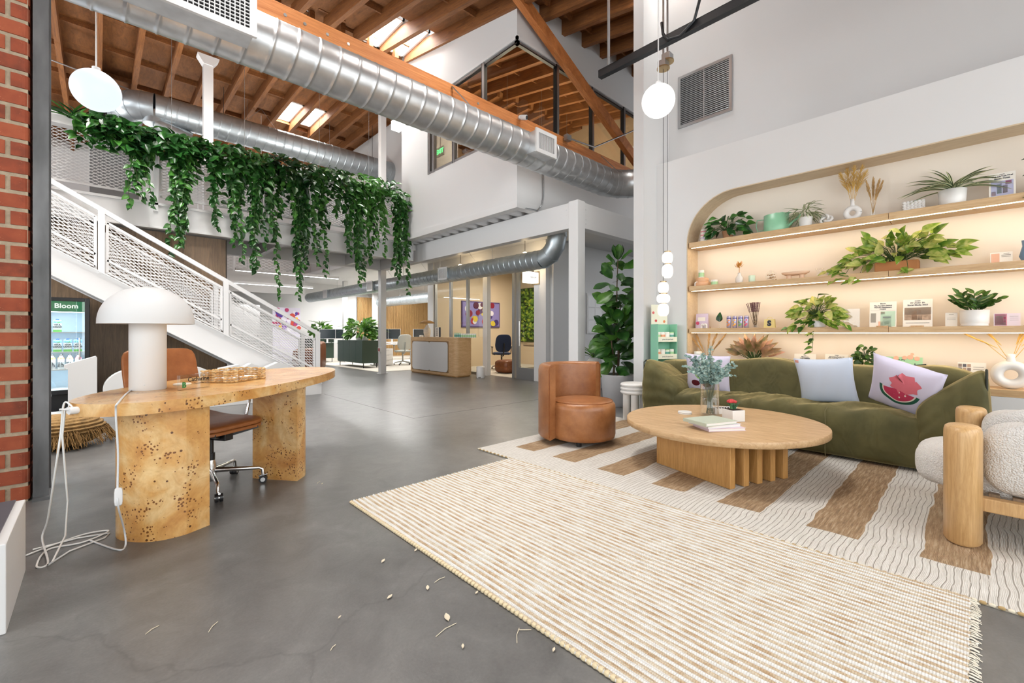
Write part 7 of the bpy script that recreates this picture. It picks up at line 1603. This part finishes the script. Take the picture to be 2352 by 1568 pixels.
for px, lab in ((872, 'dark monitor partly behind the post'), (901, 'dark monitor between the post and the grey task chair'), (967, 'dark monitor above the oak counter')): q = onY(px, 760, 14.0); monitor(lab, q.x, 14.0)
for px, lab in ((770, 'dark monitor behind the far leafy plant'), (752, 'dark monitor next to the far green cabinet')): q = onY(px, 760, 16.8); monitor(lab, q.x, 16.8)
q = onZ(925, 838, 0); task_chair('light grey mesh task chair beside the oak counter', (q.x, q.y, .006), R_(75), M('grey_mesh', 'B9BDB9', .7), M('grey_frame', 'A9ABAA', .5))
t = thing('drawer_pedestal', 'white mobile drawer pedestal under the near desk', 'drawers', (7.1, 13.9, .006)); MB().box(-.2, .2, -.25, .25, .03, .58).build('body', m_white, t)
for k in range(3): d = MB().box(-.19, .19, -.262, -.25, .05+.175*k, .21+.175*k).build('drawer', m_white, t); MB().box(-.05, .05, -.268, -.262, .17+.175*k, .18+.175*k).build('pull', m_alu, d)
# ---- oak slat wall
sw = thing('slat_wall', 'vertical oak slat panelling on the back wall of the office', 'wall panel', (8.6, 19.46, 0)); MB().box(0, 4.2, -.02, .02, 0, 2.75).build('backing', M('slat_back', '4A341C', .8), sw)
sm_ = None
for k in range(70):
    if sm_ is None: sm_ = MB().box(0, .045, -.05, -.02, 0, 2.75).build('slat', m_slat, sw); sm_.location.x = .005
    else: share(sm_, 'slat', (.005+k*.06, 0, 0), parent=sw)
# ---- floral mural board, far post, brown chair, stair side pieces
q0, q1 = onY(626, 705, 17.4), onY(690, 758, 17.4); t = thing('floral_mural', 'purple and yellow flower mural board behind the staircase', 'mural', ((q0.x+q1.x)/2, 17.4, q1.z)); w_, h_ = (q1.x-q0.x)/2, q0.z-q1.z
MB().box(-w_, w_, 0, .04, -q1.z+.01, h_).build('board', M('mural_white', 'DAD6E6', .6), t); r = random.Random(13)
for k in range(60): c_ = ('5A3A9A', 'E0B83A', 'B23A6A', '8A5AB0', 'E8E4F0', 'C84A3A')[k % 6]; x, z, s = r.uniform(-w_*.9, w_*.9), r.uniform(.05, h_*.92), r.uniform(.04, .1); MB().cyl((x, -.004-.0005*k, z), (x, 0, z), s, n=10).build('flower_print', M('mural_%d' % k, c_, .6) if k < 6 else bpy.data.materials['mural_%d' % (k % 6)], t)
post(9.2, 18.9, .2, 3.24, 'white post in front of the oak slat wall'); post(7.4, 17.9, .16, 3.24, 'white post beside the far green cabinet plants')
br = thing('club_chair', 'brown leather club chair behind the stair foot', 'armchair', (4.55, 13.6, 0), R_(150)); MB().soft(-.38, .4, -.4, .4, .05, .45, p=5, n=12).build('seat', m_brnl, br); MB().soft(-.42, -.2, -.42, .42, .05, .86, p=5, n=12).build('backrest', m_brnl, br)
for s in (-1, 1): MB().soft(-.4, .38, s*.32-.1, s*.32+.1, .05, .66, p=5, n=10).build('armrest', m_brnl, br)
for x in (-.3, .3):
    for s in (-.3, .3): MB().cyl((x, s, 0), (x, s, .07), .02, n=8).build('foot', m_black, br)
t = thing('storage_cabinet', 'white tall storage cabinet behind the staircase mesh', 'cabinet', (1.72, 13.9, 0)); MB().box(0, 1.6, 0, .4, .05, 1.9).build('body', m_white, t)
for k in range(4): d = MB().box(.02+.39*k, .40+.39*k, -.015, 0, .06, 1.88).build('door', m_white, t); MB().box(.36+.39*k, .375+.39*k, -.025, -.015, .9, 1.05).build('handle', m_alu, d)
MB().box(.05, 1.55, .03, .37, 0, .05).build('plinth', m_black, t)
# right corridor: bin with plant, mirror
t = thing('arch_planter', 'tall rounded white planter behind the corner post', 'planter', (7.35, 5.35, 0)); MB().lathe([(.16, 0), (.17, .01), (.17, .42), (.15, .55), (.10, .62), (.085, .62), (.001, .58)], n=28).build('pot', M('matt_white', (.62, .62, .62), .7), t)
for k in range(30): a = k*2.4; put_leaf(LF_spi, t, (.02*math.cos(a), .02*math.sin(a), .6), (math.cos(a)*.8, math.sin(a)*.8, .5+.8*((k*3) % 7)/7), (0, 0, 1), rnd.uniform(.4, .6))
q = onY(1365, 720, 6.6); t = thing('white_window_board', 'white gridded board on the wall behind the fiddle leaf fig', 'board', (q.x, 6.61, q.z)); MB().box(-.3, .3, -.03, 0, -.5, .5).build('frame', m_white, t)
for i in range(2):
    for j_ in range(3): MB().box(-.27+.28*i, -.01+.28*i, -.035, -.03, -.46+.31*j_, -.18+.31*j_).build('pane', M('board_pane', (.78, .78, .78), .25), t)
